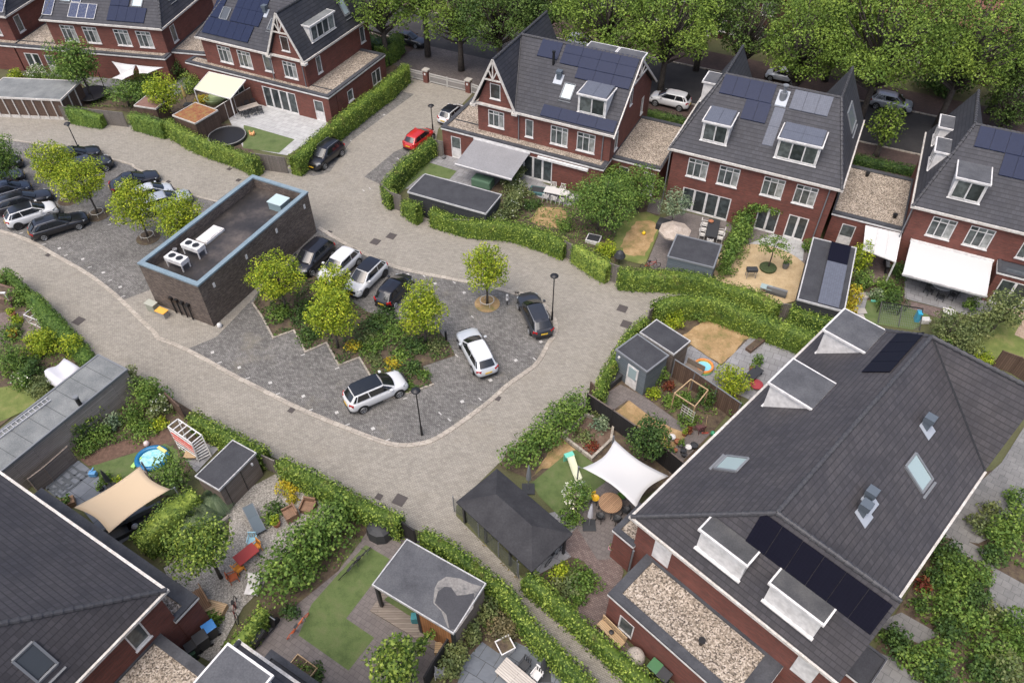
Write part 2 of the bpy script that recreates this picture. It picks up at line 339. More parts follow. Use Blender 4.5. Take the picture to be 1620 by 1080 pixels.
# ---------------------------------------------------------------- foliage
NPR = np.random.default_rng(11)
def leaf_arrays(c, nrm, size, jit=.8):
    n = len(c); r = NPR.normal(size=(n, 3)); d = nrm*1.0 + r*jit; d[:, 2] += .25; d /= np.linalg.norm(d, axis=1)[:, None]
    a = np.cross(d, NPR.normal(size=(n, 3))); a /= np.linalg.norm(a, axis=1)[:, None]; b = np.cross(d, a)
    s = (size*(.6 + .8*NPR.random(n)))[:, None]
    return np.stack([c - a*s*.5, c + b*s*.34, c + a*s*.5 + d*s*.08, c - b*s*.34], 1).reshape(-1, 3)
def quads_object(name, V, mats, parent=None, org=(0,0,0), extra=None, mi=None):
    org = Vector(org); nq = len(V)//4; ev, ef = extra if extra else ([], [])
    allv = np.concatenate([V, np.array(ev, float).reshape(-1, 3)]) if len(ev) else V
    allv = allv - np.array(org)
    me = bpy.data.meshes.new(name); me.vertices.add(len(allv)); me.vertices.foreach_set('co', allv.astype(np.float32).ravel())
    li = list(range(nq*4)); ls = [4*i for i in range(nq)]; lt = [4]*nq; k = nq*4
    for f in ef: ls.append(len(li)); lt.append(len(f)); li += [k+i for i in f]
    me.loops.add(len(li)); me.loops.foreach_set('vertex_index', li)
    me.polygons.add(len(ls)); me.polygons.foreach_set('loop_start', ls)
    if mi is not None: me.polygons.foreach_set('material_index', list(mi)+[0]*len(ef))
    for m in (mats if isinstance(mats, (list, tuple)) else [mats]): me.materials.append(m)
    me.update(calc_edges=True); me.validate()
    ob = bpy.data.objects.new(name, me); COL.objects.link(ob); ob.location = org
    if parent: ob.parent = parent
    return ob
def blob_points(blobs, dens, size):
    cs, ns = [], []; big = len(blobs) > 60
    for (c, r) in blobs:
        n = int(dens*4*math.pi*((r[0]*r[1]+r[0]*r[2]+r[1]*r[2])/3)/(size*size)); 
        d = NPR.normal(size=(n, 3)); d /= np.linalg.norm(d, axis=1)[:, None]
        rad = 1.0 - .38*NPR.random(n)**1.6 + .10*NPR.normal(size=n)
        if big: k = d[:, 2] > -.35 + .5*NPR.random(n); d = d[k]; rad = .78 + .22*NPR.random(len(d)) + .07*NPR.normal(size=len(d))
        cs.append(np.array(c) + d*rad[:, None]*np.array(r)); ns.append(d + np.array([0, 0, .45]))
    return np.concatenate(cs), np.concatenate(ns)
def crown_blobs(c, rx, ry, rz, n, seed, k=.42):
    r = random.Random(seed); out = [((c[0], c[1], c[2]-rz*.1), (rx*.55, ry*.55, rz*.55))]
    if n > 40: k = .23; out = []
    for i in range(n):
        t = math.acos(1-2*(i+.5)/n*.93); ph = i*2.399963 + r.random()*.7; q = (.60 + r.random()*.14) if n <= 20 else (.45 + r.random()*.45) if n <= 40 else .62+r.random()*.36
        s = k*(.7 + .55*r.random())*(.8 if 27 < n <= 40 else 1)
        out.append(((c[0]+rx*q*math.sin(t)*math.cos(ph), c[1]+ry*q*math.sin(t)*math.sin(ph), c[2]+rz*q*math.cos(t)), (rx*s, ry*s, rz*s*.8)))
    return out
def tree(base, h, r, leaf, label, cat='tree', name='tree', group=None, trunk_h=None, size=.2, n=16, dens=.9, tr=.11, ry=None, seed=None, low=.28, hoop=False):
    seed = seed if seed is not None else int(abs(base[0]*37+base[1]*91)) ; rr = random.Random(seed)
    t = T(name, label, cat, (base[0], base[1], base[2] if len(base) > 2 else 0), 0, group)
    z0 = h*low; rz = (h-z0)/2; cz = z0+rz
    bl = crown_blobs((0, 0, cz), r, ry or r, rz, n, seed)
    c, nr = blob_points(bl, dens, size); keep = c[:, 2] > .08; c, nr = c[keep], nr[keep]
    quads_object('crown', leaf_arrays(c, nr, size), leaf, t)
    m = M(); m.tube([(0,0,-.05), (.03, .02, z0*.6), (-.02, .04, cz), (.05, 0, cz+rz*.55)], [tr*1.35, tr, tr*.7, tr*.25], 8)
    for (bc, br) in bl[1::2]:
        zs = z0*.8 + (bc[2]-z0)*.4; m.tube([(0, 0.02, max(zs, .1)), (bc[0]*.5, bc[1]*.5, (zs+bc[2])/2), (bc[0]*.9, bc[1]*.9, bc[2])], [tr*.5, tr*.34, tr*.12], 5)
    m.build('trunk', TRUNK, t, smooth=True)
    return t
def treepx(b, top, wpx, leaf, label, **k):     # ground pixel, top pixel, crown width in tile pixels
    g = P(*b); h = top_z(b, top); return tree(g, h, wpx*420/1620*mpp((g.x, g.y, h*.6))/2, leaf, label, **k)
def bush(c, rx, ry, h, leaf, label, name='shrub', cat='shrub', group=None, size=.14, n=9, dens=1., flower=None, ff=.12, seed=None):
    seed = seed or int(abs(c[0]*53+c[1]*17))
    g = (c[0], c[1], c[2] if len(c) > 2 else 0)
    bl = crown_blobs((g[0], g[1], g[2]+h*.42), rx, ry, h*.58, n, seed, .5); p, nr = blob_points(bl, dens, size)
    k = p[:, 2] > g[2]+.02; p, nr = p[k], nr[k]; mi = None; mats = leaf
    if flower: mats = [leaf, flower]; mi = ((NPR.random(len(p)) < ff) & (nr[:, 2] > .2)).astype(int)
    o = quads_object(name, leaf_arrays(p, nr, size), mats, None, g, None, mi); return prop(o, label, cat, group)
def bpx(k, x, y, w, h, leaf, label, zc=None, d=None, **kw):    # bush whose middle is seen at tile pixel (x,y), w tile px wide, h metres tall
    c = P(k, x, y, h*.5); r = w*420/1620*mpp(c)/2; return bush((c.x, c.y, 0), r, (d or r), h, leaf, label, **kw)
def hedge(pts, h, w, leaf, label, name='hedge', cat='hedge', size=.125, z0=0., dens=1.1, rough=.085, group=None, bulge=0.):
    P3 = [Vector((p[0], p[1], 0)) for p in pts]
    # resample + smooth
    seg = []
    for i in range(len(P3)-1):
        a, b = P3[i], P3[i+1]; k = max(1, int((b-a).length/.5))
        seg += [a.lerp(b, j/k) for j in range(k)]
    seg.append(P3[-1])
    for _ in range(3): seg = [seg[0]] + [(seg[i-1]+seg[i]*2+seg[i+1])/4 for i in range(1, len(seg)-1)] + [seg[-1]]
    n = len(seg); A = np.array([(p.x, p.y) for p in seg]); D = np.gradient(A, axis=0); D /= np.linalg.norm(D, axis=1)[:, None]; Nn = np.stack([-D[:, 1], D[:, 0]], 1)
    L = float(np.sum(np.linalg.norm(np.diff(A, axis=0), axis=1)))
    rs = np.random.default_rng(int(abs(A[0, 0]*31+A[0, 1]*7)*10) % 99991)
    hw = w/2*(1+.18*np.interp(np.arange(n), np.arange(0, n+4, 4), rs.normal(size=len(np.arange(0, n+4, 4))))*(.5+bulge))
    hh = h*(1+.05*np.interp(np.arange(n), np.arange(0, n+3, 3), rs.normal(size=len(np.arange(0, n+3, 3))))*(1+bulge*3))
    ev, ef = [], []
    prof = [(-1, 0), (-1, .8), (-.72, .97), (.72, .97), (1, .8), (1, 0)]
    for i in range(n):
        for a, b in prof: q = A[i] + Nn[i]*a*(hw[i]-.09); ev.append((q[0], q[1], z0 + b*(hh[i]-.1)))
    m6 = len(prof)
    for i in range(n-1): ef += [(i*m6+j, i*m6+j+1, (i+1)*m6+j+1, (i+1)*m6+j) for j in range(m6-1)]
    ef += [tuple(range(m6)), tuple(range((n-1)*m6, n*m6))[::-1]]
    per = 2*h + w; N = int(dens*L*per/(size*size*.55)); u = NPR.random(N)*(n-1); i0 = u.astype(int).clip(0, n-2); f = (u-i0)[:, None]
    C = A[i0]*(1-f)+A[i0+1]*f; nn = Nn[i0]; HW = np.interp(u, np.arange(n), hw); HH = np.interp(u, np.arange(n), hh)
    s = NPR.random(N)*per; z = np.where(s < h, s/h, np.where(s < h+w, 1., (per-s)/h)); a = np.where(s < h, -1., np.where(s < h+w, (s-h)/w*2-1, 1.))
    rd = np.where(z > .85, (z-.85)/.15, 0); a = np.where(np.abs(a) == 1, a*(1-.16*rd), a)
    z = z - .06*(np.abs(a) > .8)*(z >= 1)
    nrm = np.concatenate([nn*np.where(z < .999, a, a*.3)[:, None], np.where(z < .999, .35, 1.2)[:, None]], 1)
    c = np.concatenate([C + nn*(a*HW)[:, None], (z*HH)[:, None]+z0], 1) + NPR.normal(size=(N, 3))*rough
    c[:, 2] = np.maximum(c[:, 2], z0+.01)
    # end caps
    o = Vector((float(A[0, 0]), float(A[0, 1]), z0))
    ecs = []
    for e, sg in ((0, -1), (n-1, 1)):
        k = int(dens*w*h/(size*size*.55)); aa = NPR.random(k)*2-1; zz = NPR.random(k)
        cc = np.concatenate([A[e] + Nn[e]*(aa*hw[e])[:, None], (zz*hh[e])[:, None]+z0], 1) + NPR.normal(size=(k, 3))*rough
        ecs.append((cc, np.tile([D[e, 0]*sg, D[e, 1]*sg, .3], (k, 1))))
    c = np.concatenate([c]+[e[0] for e in ecs]); nrm = np.concatenate([nrm]+[e[1] for e in ecs])
    ob = quads_object(name, leaf_arrays(c, nrm, size, .6), leaf, None, o, (ev, ef)); return prop(ob, label, cat, group)
def mass(pts, r, h, leaf, label, name='climber', cat='climber', size=.18, dens=.9, seed=3, flower=None, ff=.1, z0=0.):
    rr = random.Random(seed); P3 = [Vector((p[0], p[1], 0)) for p in pts]; bl = []
    for i in range(len(P3)-1):
        a, b = P3[i], P3[i+1]; n = max(1, int((b-a).length/(r*.42)))
        for j in range(n):
            for _ in range(4):
                p = a.lerp(b, (j+rr.random())/n); o = Vector((rr.uniform(-1, 1), rr.uniform(-1, 1), 0))*r*.5; q = r*(.38+.35*rr.random()); zz = h*(.35+.4*rr.random())*(1-.35*min(1, o.length/r))
                bl.append(((p.x+o.x, p.y+o.y, z0+zz), (q, q, min(q*.9, h*.45))))
    c, nr = blob_points(bl, dens*.7, size); k = c[:, 2] > z0+.03; c, nr = c[k], nr[k]; mi = None; mats = leaf
    if flower: mats = [leaf, flower]; mi = ((NPR.random(len(c)) < ff) & (nr[:, 2] > .2)).astype(int)
    o = quads_object(name, leaf_arrays(c, nr, size), mats, None, (P3[0].x, P3[0].y, z0), None, mi); return prop(o, label, cat)
def fence(pts, h, m, label, cat='fence', name='fence', t=.05, post=1.8, cap=None, group=None, pm=None, z0=0.):
    r = T(name, label, cat, (pts[0][0], pts[0][1], 0), 0, group); o = Vector((pts[0][0], pts[0][1], 0)); q = M(); 
    for i in range(len(pts)-1):
        a = Vector((pts[i][0], pts[i][1], 0))-o; b = Vector((pts[i+1][0], pts[i+1][1], 0))-o; L = (b-a).length
        q.beam(a+Vector((0,0,z0+(h-z0)/2)), b+Vector((0,0,z0+(h-z0)/2)), t, h-z0)
        k = max(1, round(L/post))
        for j in range(k+1 if i == len(pts)-2 else k):
            p = a.lerp(b, j/k); pp = M().box(p.x-.045, p.y-.045, 0, p.x+.045, p.y+.045, h+.06); pp.build('post', pm or m, r)
        M().beam(a+Vector((0,0,h+.02)), b+Vector((0,0,h+.02)), .09, .035).build('rail', cap or pm or m, r)
    q.build('board_panel', m, r); return r
# ---------------------------------------------------------------- houses
def wallface(m, p0, p1, z0, z1, holes=(), rev=.11):
    p0, p1 = Vector((*p0, 0)), Vector((*p1, 0)); L = (p1-p0).length; d = (p1-p0)/L; out = Vector((d.y, -d.x, 0))
    us = sorted({0., L, *[h[0] for h in holes], *[h[1] for h in holes]}); zs = sorted({z0, z1, *[max(z0, h[2]) for h in holes], *[h[3] for h in holes]})
    def pt(u, z, k=0.): q = p0 + d*u - out*k; return (q.x, q.y, z)
    for i in range(len(us)-1):
        for j in range(len(zs)-1):
            uc, zc = (us[i]+us[i+1])/2, (zs[j]+zs[j+1])/2
            if any(h[0] < uc < h[1] and h[2] < zc < h[3] for h in holes): continue
            m.add([pt(us[i], zs[j]), pt(us[i+1], zs[j]), pt(us[i+1], zs[j+1]), pt(us[i], zs[j+1])], [(0,1,2,3)])
    for h in holes:
        a, b, c, e = h[0], h[1], max(z0, h[2]), h[3]
        for (u0, w0), (u1, w1) in (((a,c),(b,c)), ((b,c),(b,e)), ((b,e),(a,e)), ((a,e),(a,c))):
            m.add([pt(u0, w0), pt(u0, w0, rev), pt(u1, w1, rev), pt(u1, w1)], [(0,1,2,3)])
def window(par, p0, p1, u0, u1, z0, z1, style='w3', name='window', rec=.07):
    p0, p1 = Vector((*p0, 0)), Vector((*p1, 0)); d = (p1-p0).normalized(); out = Vector((d.y, -d.x, 0))
    fr = M(); pn = M(); w = u1-u0; hgt = z1-z0; fw = .07
    def bar(a, b, c, e, k0=-rec, k1=.015):
        vs = []
        for k in (k0, k1):
            for u, z in ((a,c),(b,c),(b,e),(a,e)): q = p0 + d*u + out*k; vs.append((q.x, q.y, z))
        fr.add(vs, [(3,2,1,0),(4,5,6,7),(0,1,5,4),(1,2,6,5),(2,3,7,6),(3,0,4,7)])
    bar(u0, u0+fw, z0, z1); bar(u1-fw, u1, z0, z1); bar(u0+fw, u1-fw, z1-fw, z1); bar(u0+fw, u1-fw, z0, z0+fw)
    cols = {'w3': 3, 'w2': 2, 'w1': 1, 'p4': 4, 'p2': 2, 'd': 1, 'd2': 2, 'p3': 3}[style]; cell = []
    for i in range(1, cols): u = u0 + w*i/cols; bar(u-.035, u+.035, z0+fw, z1-fw, -rec, .005)
    zt = z0 + hgt*.77 if style in ('w3',) else None
    if zt: bar(u0+fw, u1-fw, zt-.025, zt+.025, -rec, 0)
    if style in ('p4', 'p2', 'd2'):
        for i in range(cols):
            a, b = u0+w*i/cols+.035, u0+w*(i+1)/cols-.035; bar(a, a+.06, z0+fw, z1-fw, -rec, .0); bar(b-.06, b, z0+fw, z1-fw, -rec, .0); bar(a, b, z0+fw, z0+fw+.1, -rec, .0)
    for i in range(cols):
        a, b = u0+w*i/cols+.03, u0+w*(i+1)/cols-.03
        for c, e in (((z0+fw, zt), (zt, z1-fw)) if zt else ((z0+fw, z1-fw),)):
            q = [p0 + d*u - out*(rec-.01) for u in (a, b)]
            pn.add([(q[0].x, q[0].y, c), (q[1].x, q[1].y, c), (q[1].x, q[1].y, e), (q[0].x, q[0].y, e)], [(0,1,2,3)])
    f = fr.build(name, WHITE, par)
    if style == 'd':           # white door with an upper light
        q = M(); a, b = u0+fw, u1-fw
        def pan(c, e, k): 
            v = [p0+d*u+out*k for u in (a, b)]; q.add([(v[0].x, v[0].y, c), (v[1].x, v[1].y, c), (v[1].x, v[1].y, e), (v[0].x, v[0].y, e)], [(0,1,2,3)])
        pan(z0, z0+hgt*.48, -.03); q.build('door_leaf', WHITE, f)
        fr2 = M(); 
        v = p0 + d*(u1-.16) + out*.02; fr2.box(v.x-.015, v.y-.06, z0+1.0, v.x+.015, v.y+.01, z0+1.04); fr2.build('handle', GREYM, f)
    pn.build('pane', GLASSD if style[0] == 'p' else GLASS, f)
    if z0 > .5 and style[0] == 'w':
        sm = M(); vs = []
        for k in (0.0, .09):
            for u, z in ((u0-.05, z0-.09), (u1+.05, z0-.09), (u1+.05, z0-.01), (u0-.05, z0-.01)): q = p0+d*u+out*k; vs.append((q.x, q.y, z))
        sm.add(vs, [(3,2,1,0),(4,5,6,7),(0,1,5,4),(1,2,6,5),(2,3,7,6),(3,0,4,7)]); sm.build('sill', WHITE, f)
    return f
def caps(par, segs, r=.13):
    m = M()
    for a, b in segs:
        a, b = Vector(a), Vector(b); L = (b-a).length; n = max(1, round(L/.42)); d = (b-a)/n
        for i in range(n): m.tube([a+d*i, a+d*(i+1)*1 + d*.0], [r*1.1, r*.74], 8)
    return m.build('ridge_tiles', CAP, par, smooth=False)
class House:
    def __init__(s, label, org, yaw, Wd, D=12.2, left='hip', right='hip', e=5.9, h=10.4, a=2.35, tile=None, walls=None, name='brick_house', cat='house', group='brick terraced houses with slate grey roofs', ov=.3, skip=(), fronttrim=None):
        s.r = T(name, label, cat, (org[0], org[1], 0), -R(yaw), group); s.W, s.D, s.e, s.h, s.a, s.m = Wd, D, e, h, a, D/2
        s.kf = (h-e)/s.m; s.ks = (h-e)/a; s.org = Vector((org[0], org[1], 0)); s.yaw = yaw; s.ov = ov
        walls = walls or {}; W_, m_ = Wd, s.m; tile = tile or TILE
        A0 = a if left != 'gable' else 0.; A1 = a if right != 'gable' else 0.
        F = []; xl, xr = A0, W_-A1
        Lf = {'hip': (0,0,e), 'wing': (2*a,0,e), 'gable': (0,0,e)}[left]; Rf = {'hip': (W_,0,e), 'wing': (W_-2*a,0,e), 'gable': (W_,0,e)}[right]
        F.append([Lf, Rf, (xr, m_, h), (xl, m_, h)])
        Lb = (2*a, D, e) if left != 'gable' else (0, D, e); Rb = (W_-2*a, D, e) if right != 'gable' else (W_, D, e)
        F.append([Rb, Lb, (xl, m_, h), (xr, m_, h)])
        G = []; cp = [((xl, m_, h), (xr, m_, h))]
        for ty, sd in ((left, 0), (right, 1)):
            X = (lambda x: x) if sd == 0 else (lambda x: W_-x)
            if ty == 'gable': continue
            if ty == 'hip': G.append([(X(0),0,e), (X(a), m_, h), (X(a), D, h), (X(0), D, e)]); cp += [((X(0),0,e), (X(a), m_, h)), ((X(a), m_, h), (X(a), D, h))]
            else:
                G.append([(X(0),0,e), (X(a), 0, h), (X(a), D, h), (X(0), D, e)]); F.append([(X(a),0,h), (X(2*a),0,e), (X(a),m_,h)]); cp += [((X(a), 0, h), (X(a), D, h))]
            F.append([(X(a), m_, h), (X(2*a), D, e), (X(a), D, h)])
        M().slab(F+G, .16).build('roof', tile, s.r)
        caps(s.r, cp)
        for ty, sd in ((left, 0), (right, 1)):
            if ty == 'gable': continue
            X = (lambda x: x) if sd == 0 else (lambda x: W_-x); k_ = M(); k_.tube([(X(a), m_, h+.02), (X(2*a), D, e+.03)], .06, 6); k_.build('valley_gutter', DARK, s.r)
            if ty == 'wing': k_ = M(); k_.tube([(X(a), m_, h+.02), (X(2*a), 0, e+.03)], .06, 6); k_.build('valley_gutter', DARK, s.r)
        # walls
        w = M(); o = ov; Hs = {k: [tuple(x[:4]) for x in v] for k, v in walls.items()}; zt = e-.1
        s.fp = ((o, o), (W_-o, o)); s.bp = ((W_-o, D-o), (o, D-o)); s.lp = ((o, D-o), (o, o)); s.rp = ((W_-o, o), (W_-o, D-o))
        for key, pp in (('front', s.fp), ('back', s.bp), ('left', s.lp), ('right', s.rp)):
            wallface(w, pp[0], pp[1], 0, zt, Hs.get(key, ()))
        for ty, sd in ((left, 0), (right, 1)):
            X = (lambda x: x) if sd == 0 else (lambda x: W_-x)
            if ty == 'gable':
                xx = X(o); tri = [(xx, o, zt), (xx, D-o, zt), (xx, m_, h-.3)]; w.add(tri, [(0,1,2) if sd else (2,1,0)])
            else:
                w.add([(X(o), D-o, zt), (X(2*a-o*.3), D-o, zt), (X(a), D-o, h-.35)], [(2,1,0) if sd == 0 else (0,1,2)])
                if ty == 'wing':
                    # gable front with optional hole
                    w.add([(X(o), o, zt), (X(2*a-o*.3), o, zt), (X(a), o, h-.35)], [(0,1,2) if sd == 0 else (2,1,0)])
        w.build('wall', BRICK, s.r)
        for key, pp in (('front', s.fp), ('back', s.bp), ('left', s.lp), ('right', s.rp)):
            for x in walls.get(key, ()):
                if len(x) > 4: window(s.r, pp[0], pp[1], *x, name='door' if x[4] == 'd' else ('patio_door' if x[4][0] == 'p' else 'window'))
        # white gutters / verge boards
        g = M(); q = .06; zb = e-.15
        fx0 = 2*a if left == 'wing' else -q; fx1 = W_-2*a if right == 'wing' else W_+q
        def gut(x0, y0, x1, y1): g.box(x0, y0, zb, x1, y1, e+.03)
        g.box(2*a if left != 'gable' else 0, D, zb, W_-2*a if right != 'gable' else W_, D+.12, e+.03)
        gut(fx0, -.10, fx1, -.0); gut(0, -.0, W_, .26)
        if left == 'hip' : gut(-.12, -.12, 0., D)
        elif left == 'wing': gut(-.12, -.15, 0, D)
        if right in ('hip', 'wing'): gut(W_, -.12, W_+.12, D)
        for ty, sd in ((left, 0), (right, 1)):
            X = (lambda x: x) if sd == 0 else (lambda x: W_-x)
            if ty == 'wing':
                y = -.10
                for xe in (0, 2*a):
                    g.beam((X(xe + (-.15 if xe == 0 else .15)), y, e-.12-.12), (X(a), y, h+.02-.03), .10, .2)
                g.box(X(a)-.05, y-.05, h-2.0, X(a)+.05, y+.05, h-.1); zc = h-1.9
                for dx in (-1, 1):
                    hw = (h-zc)/s.ks*.9; g.beam((X(a), y, zc), (X(a)+dx*hw, y, zc), .09, .13); g.beam((X(a), y, zc+.05), (X(a)+dx*hw*.55, y, zc+.95), .09, .1)
                for xe in (0, 2*a): g.box(X(xe)-.28, -.2, e-.32, X(xe)+.28, .28, e-.1)
            if ty == 'gable':
                x = X(-.08)
                for y0 in (-.15, D+.15): g.beam((x, y0, e-.22), (x, m_, h-.03), .1, .2, up=(0, 0, 1))
                zc = h-1.6; hw = 1.6/s.kf
                g.beam((x, m_-hw, zc), (x, m_+hw, zc), .09, .13); g.box(x-.05, m_-.05, zc, x+.05, m_+.05, h-.1)
                for dy in (-1, 1): g.beam((x, m_, zc), (x, m_+dy*hw*.5, zc+.75), .09, .1)
        g.build('gutter', fronttrim or CREAMT, s.r)
    def lw(s, p):        # place point -> this house's own coordinates
        d = Vector(p)-s.org; a = R(s.yaw); return (d.x*math.cos(a)-d.y*math.sin(a), d.x*math.sin(a)+d.y*math.cos(a), d.z)
    def face(s, f):
        if f == 'front': return lambda u, d, z: (u, d, s.e+s.kf*d+z)
        if f == 'back': return lambda u, d, z: (s.W-u, s.D-d, s.e+s.kf*d+z)
        if f == 'left': return lambda u, d, z: (d, u, s.e+s.ks*d+z)
        if f == 'right': return lambda u, d, z: (s.W-d, u, s.e+s.ks*d+z)
    def dormer(s, f, u0, u1, d0, ztop=8.45, style=2, roofm=None, panel=None, open_side=False, solar=None):
        X = s.face(f); k = s.kf if f in ('front', 'back') else s.ks; d1 = (ztop-s.e)/k; z0 = s.e+k*d0-.1
        def p(u, d, z): q = X(u, d, 0); return (q[0], q[1], z)
        b = M(); b.add([p(u0,d0,z0), p(u1,d0,z0), p(u1,d0,ztop), p(u0,d0,ztop), p(u0,d1+.05,ztop), p(u1,d1+.05,ztop), p(u0,d0,z0-.0), p(u1,d0,z0)],
              [(0,1,2,3), (0,3,4), (1,5,2), (3,2,5,4), (0,4,5,1)]); body = b.build('dormer', WHITE, s.r)
        r = M(); o = .12
        a = [p(u0-o, d0-.22, ztop), p(u1+o, d0-.22, ztop), p(u1+o, d1+.1, ztop), p(u0-o, d1+.1, ztop)]
        r.add(a+[(q[0], q[1], ztop+.14) for q in a], [(3,2,1,0),(4,5,6,7),(0,1,5,4),(1,2,6,5),(2,3,7,6),(3,0,4,7)]); r.build('dormer_rim', WHITE, body)
        t = M(); w = .09; a = [p(u0-o+w, d0-.22+w*1.2, 0), p(u1+o-w, d0-.22+w*1.2, 0), p(u1+o-w, d1+.1, 0), p(u0-o+w, d1+.1, 0)]
        t.add([(q[0], q[1], ztop+.146) for q in a], [(0,1,2,3)]); t.build('dormer_roof', roofm or BITU, body)
        fr = M(); pn = M(); n = style if isinstance(style, int) else 1
        uu0, uu1, za, zb = u0+.16, u1-.16, z0+.28, ztop-.16; dd = d0-.02
        if panel:
            pn.add([p(uu0,dd,za), p(uu1,dd,za), p(uu1,dd,zb), p(uu0,dd,zb)], [(0,1,2,3)]); pn.build('shutter', panel, body)
            fr.beam(p((uu0+uu1)/2+ (uu1-uu0)*.42, dd-.01, za), p((uu0+uu1)/2+(uu1-uu0)*.42, dd-.01, zb), .03, .03); 
            fr.beam(p(u0-.05, d0-.08, z0+.12), p(u1+.05, d0-.08, z0+.12), .16, .08); fr.build('sill', WHITE, body)
        else:
            for i in range(n):
                c, e = uu0+(uu1-uu0)*i/n+.04, uu0+(uu1-uu0)*(i+1)/n-.04
                pn.add([p(c,dd,za), p(e,dd,za), p(e,dd,zb), p(c,dd,zb)], [(0,1,2,3)])
                for q in ((c-.04, c), (e, e+.04)): fr.beam(p((q[0]+q[1])/2, dd-.03, za-.05), p((q[0]+q[1])/2, dd-.03, zb+.05), .06, .06)
                for zz in (za-.03, zb+.03): fr.beam(p(c-.04, dd-.03, zz), p(e+.04, dd-.03, zz), .06, .06)
            fr.beam(p(u0-.05, d0-.06, z0+.1), p(u1+.05, d0-.06, z0+.1), .12, .06)
            f2 = fr.build('window', WHITE, body); pn.build('pane', GLASS, f2)
        if solar:
            for i in range(2):
                for j in range(solar-1 if solar > 1 else 1):
                    ww = (u1-u0-.15)/2; c = u0+.06+i*(ww+.02); e0 = d0-.1 + j*(d1-d0)*.5; e1 = e0+(d1-d0)*(.97 if solar < 3 else .48)
                    q = M(); a = [p(c, e0, 0), p(c+ww, e0, 0), p(c+ww, e1, 0), p(c, e1, 0)]; h0 = ztop+.17; h1 = ztop+.36
                    hh = [h0, h0, h1, h1] if solar < 3 else [h0+j*.1, h0+j*.1, h0+.1+j*.1, h0+.1+j*.1]
                    q.add([(v[0], v[1], z-.03) for v, z in zip(a, hh)]+[(v[0], v[1], z) for v, z in zip(a, hh)], [(3,2,1,0),(4,5,6,7),(0,1,5,4),(1,2,6,5),(2,3,7,6),(3,0,4,7)]); q.build('solar_panel', SOLG, s.r)
        return body
    def panel(s, f, u0, u1, d0, d1, m, nu=1, nd=1, gap=.025, name='solar_panel', frame=None, hz=.12):
        X = s.face(f)
        for i in range(nu):
            for j in range(nd):
                a, b = u0+(u1-u0)*i/nu, u0+(u1-u0)*(i+1)/nu-gap; c, e = d0+(d1-d0)*j/nd, d0+(d1-d0)*(j+1)/nd-gap
                q = M(); top = [X(a,c,hz), X(b,c,hz), X(b,e,hz), X(a,e,hz)]; bot = [X(a,c,hz-.05), X(b,c,hz-.05), X(b,e,hz-.05), X(a,e,hz-.05)]
                if f in ('right', 'back'): pass
                q.add(bot+top, [(3,2,1,0),(4,5,6,7),(0,1,5,4),(1,2,6,5),(2,3,7,6),(3,0,4,7)])
                o = q.build(name, m, s.r)
                if frame:
                    g = M(); tt = top+[top[0]]
                    for v in range(4): g.beam(tt[v], tt[v+1], .04, .05)
                    g.build('frame', frame, o)
    def skylight(s, f, u0, u1, d0, d1, glass=None, open_=0., frame=None):
        X = s.face(f); q = M(); c = [(u0,d0),(u1,d0),(u1,d1),(u0,d1)]
        for i in range(4):
            a, b = c[i], c[(i+1)%4]; q.beam(X(*a, .06), X(*b, .06), .11, .12)
        q.beam(X(u0-.1, d0-.15, .01), X(u1+.1, d0-.15, .01), .2, .03)
        o = q.build('roof_window', frame or GREYM, s.r); g = M(); k = .06
        kk = s.kf if f in ('front','back') else s.ks
        g.add([X(u0+k,d0+k,.06+open_), X(u1-k,d0+k,.06+open_), X(u1-k,d1-k,.08), X(u0+k,d1-k,.08)], [(0,1,2,3)]); g.build('pane', glass or SKYG, o)
        return o
    def vent(s, f, u, d, hh=.7, base=True):
        X = s.face(f); q = M(); c = Vector(X(u, d, 0)); q.box(c.x-.2, c.y-.2, c.z-.3, c.x+.2, c.y+.2, c.z+hh*.6); q.box(c.x-.26, c.y-.26, c.z+hh*.6, c.x+.26, c.y+.26, c.z+hh)
        o = q.build('roof_vent', mat('vent_grey', (.09, .11, .13), .4), s.r)
        b = M(); pts = [X(u-.42, d-.5, .05), X(u+.42, d-.5, .05), X(u+.42, d+.25, .05), X(u-.42, d+.25, .05)]; b.slab([pts], .04); b.build('flashing', mat('lead_flashing', (.33, .36, .40), .4), o)
    def pipe(s, f, u, z1=5.7, off=.1):
        q = M(); 
        pt = {'front': (u, s.ov-off), 'right': (s.W-s.ov+off, u), 'left': (s.ov-off, u), 'back': (u, s.D-s.ov+off)}[f]
        q.cyl((pt[0], pt[1], 0), .05, z1, 8); q.build('downpipe', GREYM, s.r)
    def flat(s, x0, y0, x1, y1, z=3.05, walls=None, top=None, rim=.42, trim=True, wallm=None, ring=None, sides='flbr'):
        w = M(); o = .06; walls = walls or {}
        sd = {'front': ((x0+o, y0+o), (x1-o, y0+o)), 'right': ((x1-o, y0+o), (x1-o, y1-o)), 'back': ((x1-o, y1-o), (x0+o, y1-o)), 'left': ((x0+o, y1-o), (x0+o, y0+o))}
        for k, pp in sd.items():
            if k[0] in sides: wallface(w, pp[0], pp[1], 0, z-.2, [tuple(v[:4]) for v in walls.get(k, ())])
        w.build('wall', wallm or BRICK, s.r)
        for k, pp in sd.items():
            for v in walls.get(k, ()): window(s.r, pp[0], pp[1], *v, name='door' if v[4] == 'd' else ('patio_door' if v[4][0] == 'p' else 'window'))
        t = M(); q = .035
        t.box(x0-q, y0-q, z-.22, x1+q, y1+q, z-.07); 
        if trim: t.build('fascia', WHITE, s.r)
        p_ = M(); r_ = ring or (rim, rim, rim, rim)     # left, front, right, back
        p_.box(x0-.02, y0-.02, z-.2, x1+.02, y0+r_[1], z+.06); p_.box(x0-.02, y1-r_[3], z-.2, x1+.02, y1+.02, z+.06)
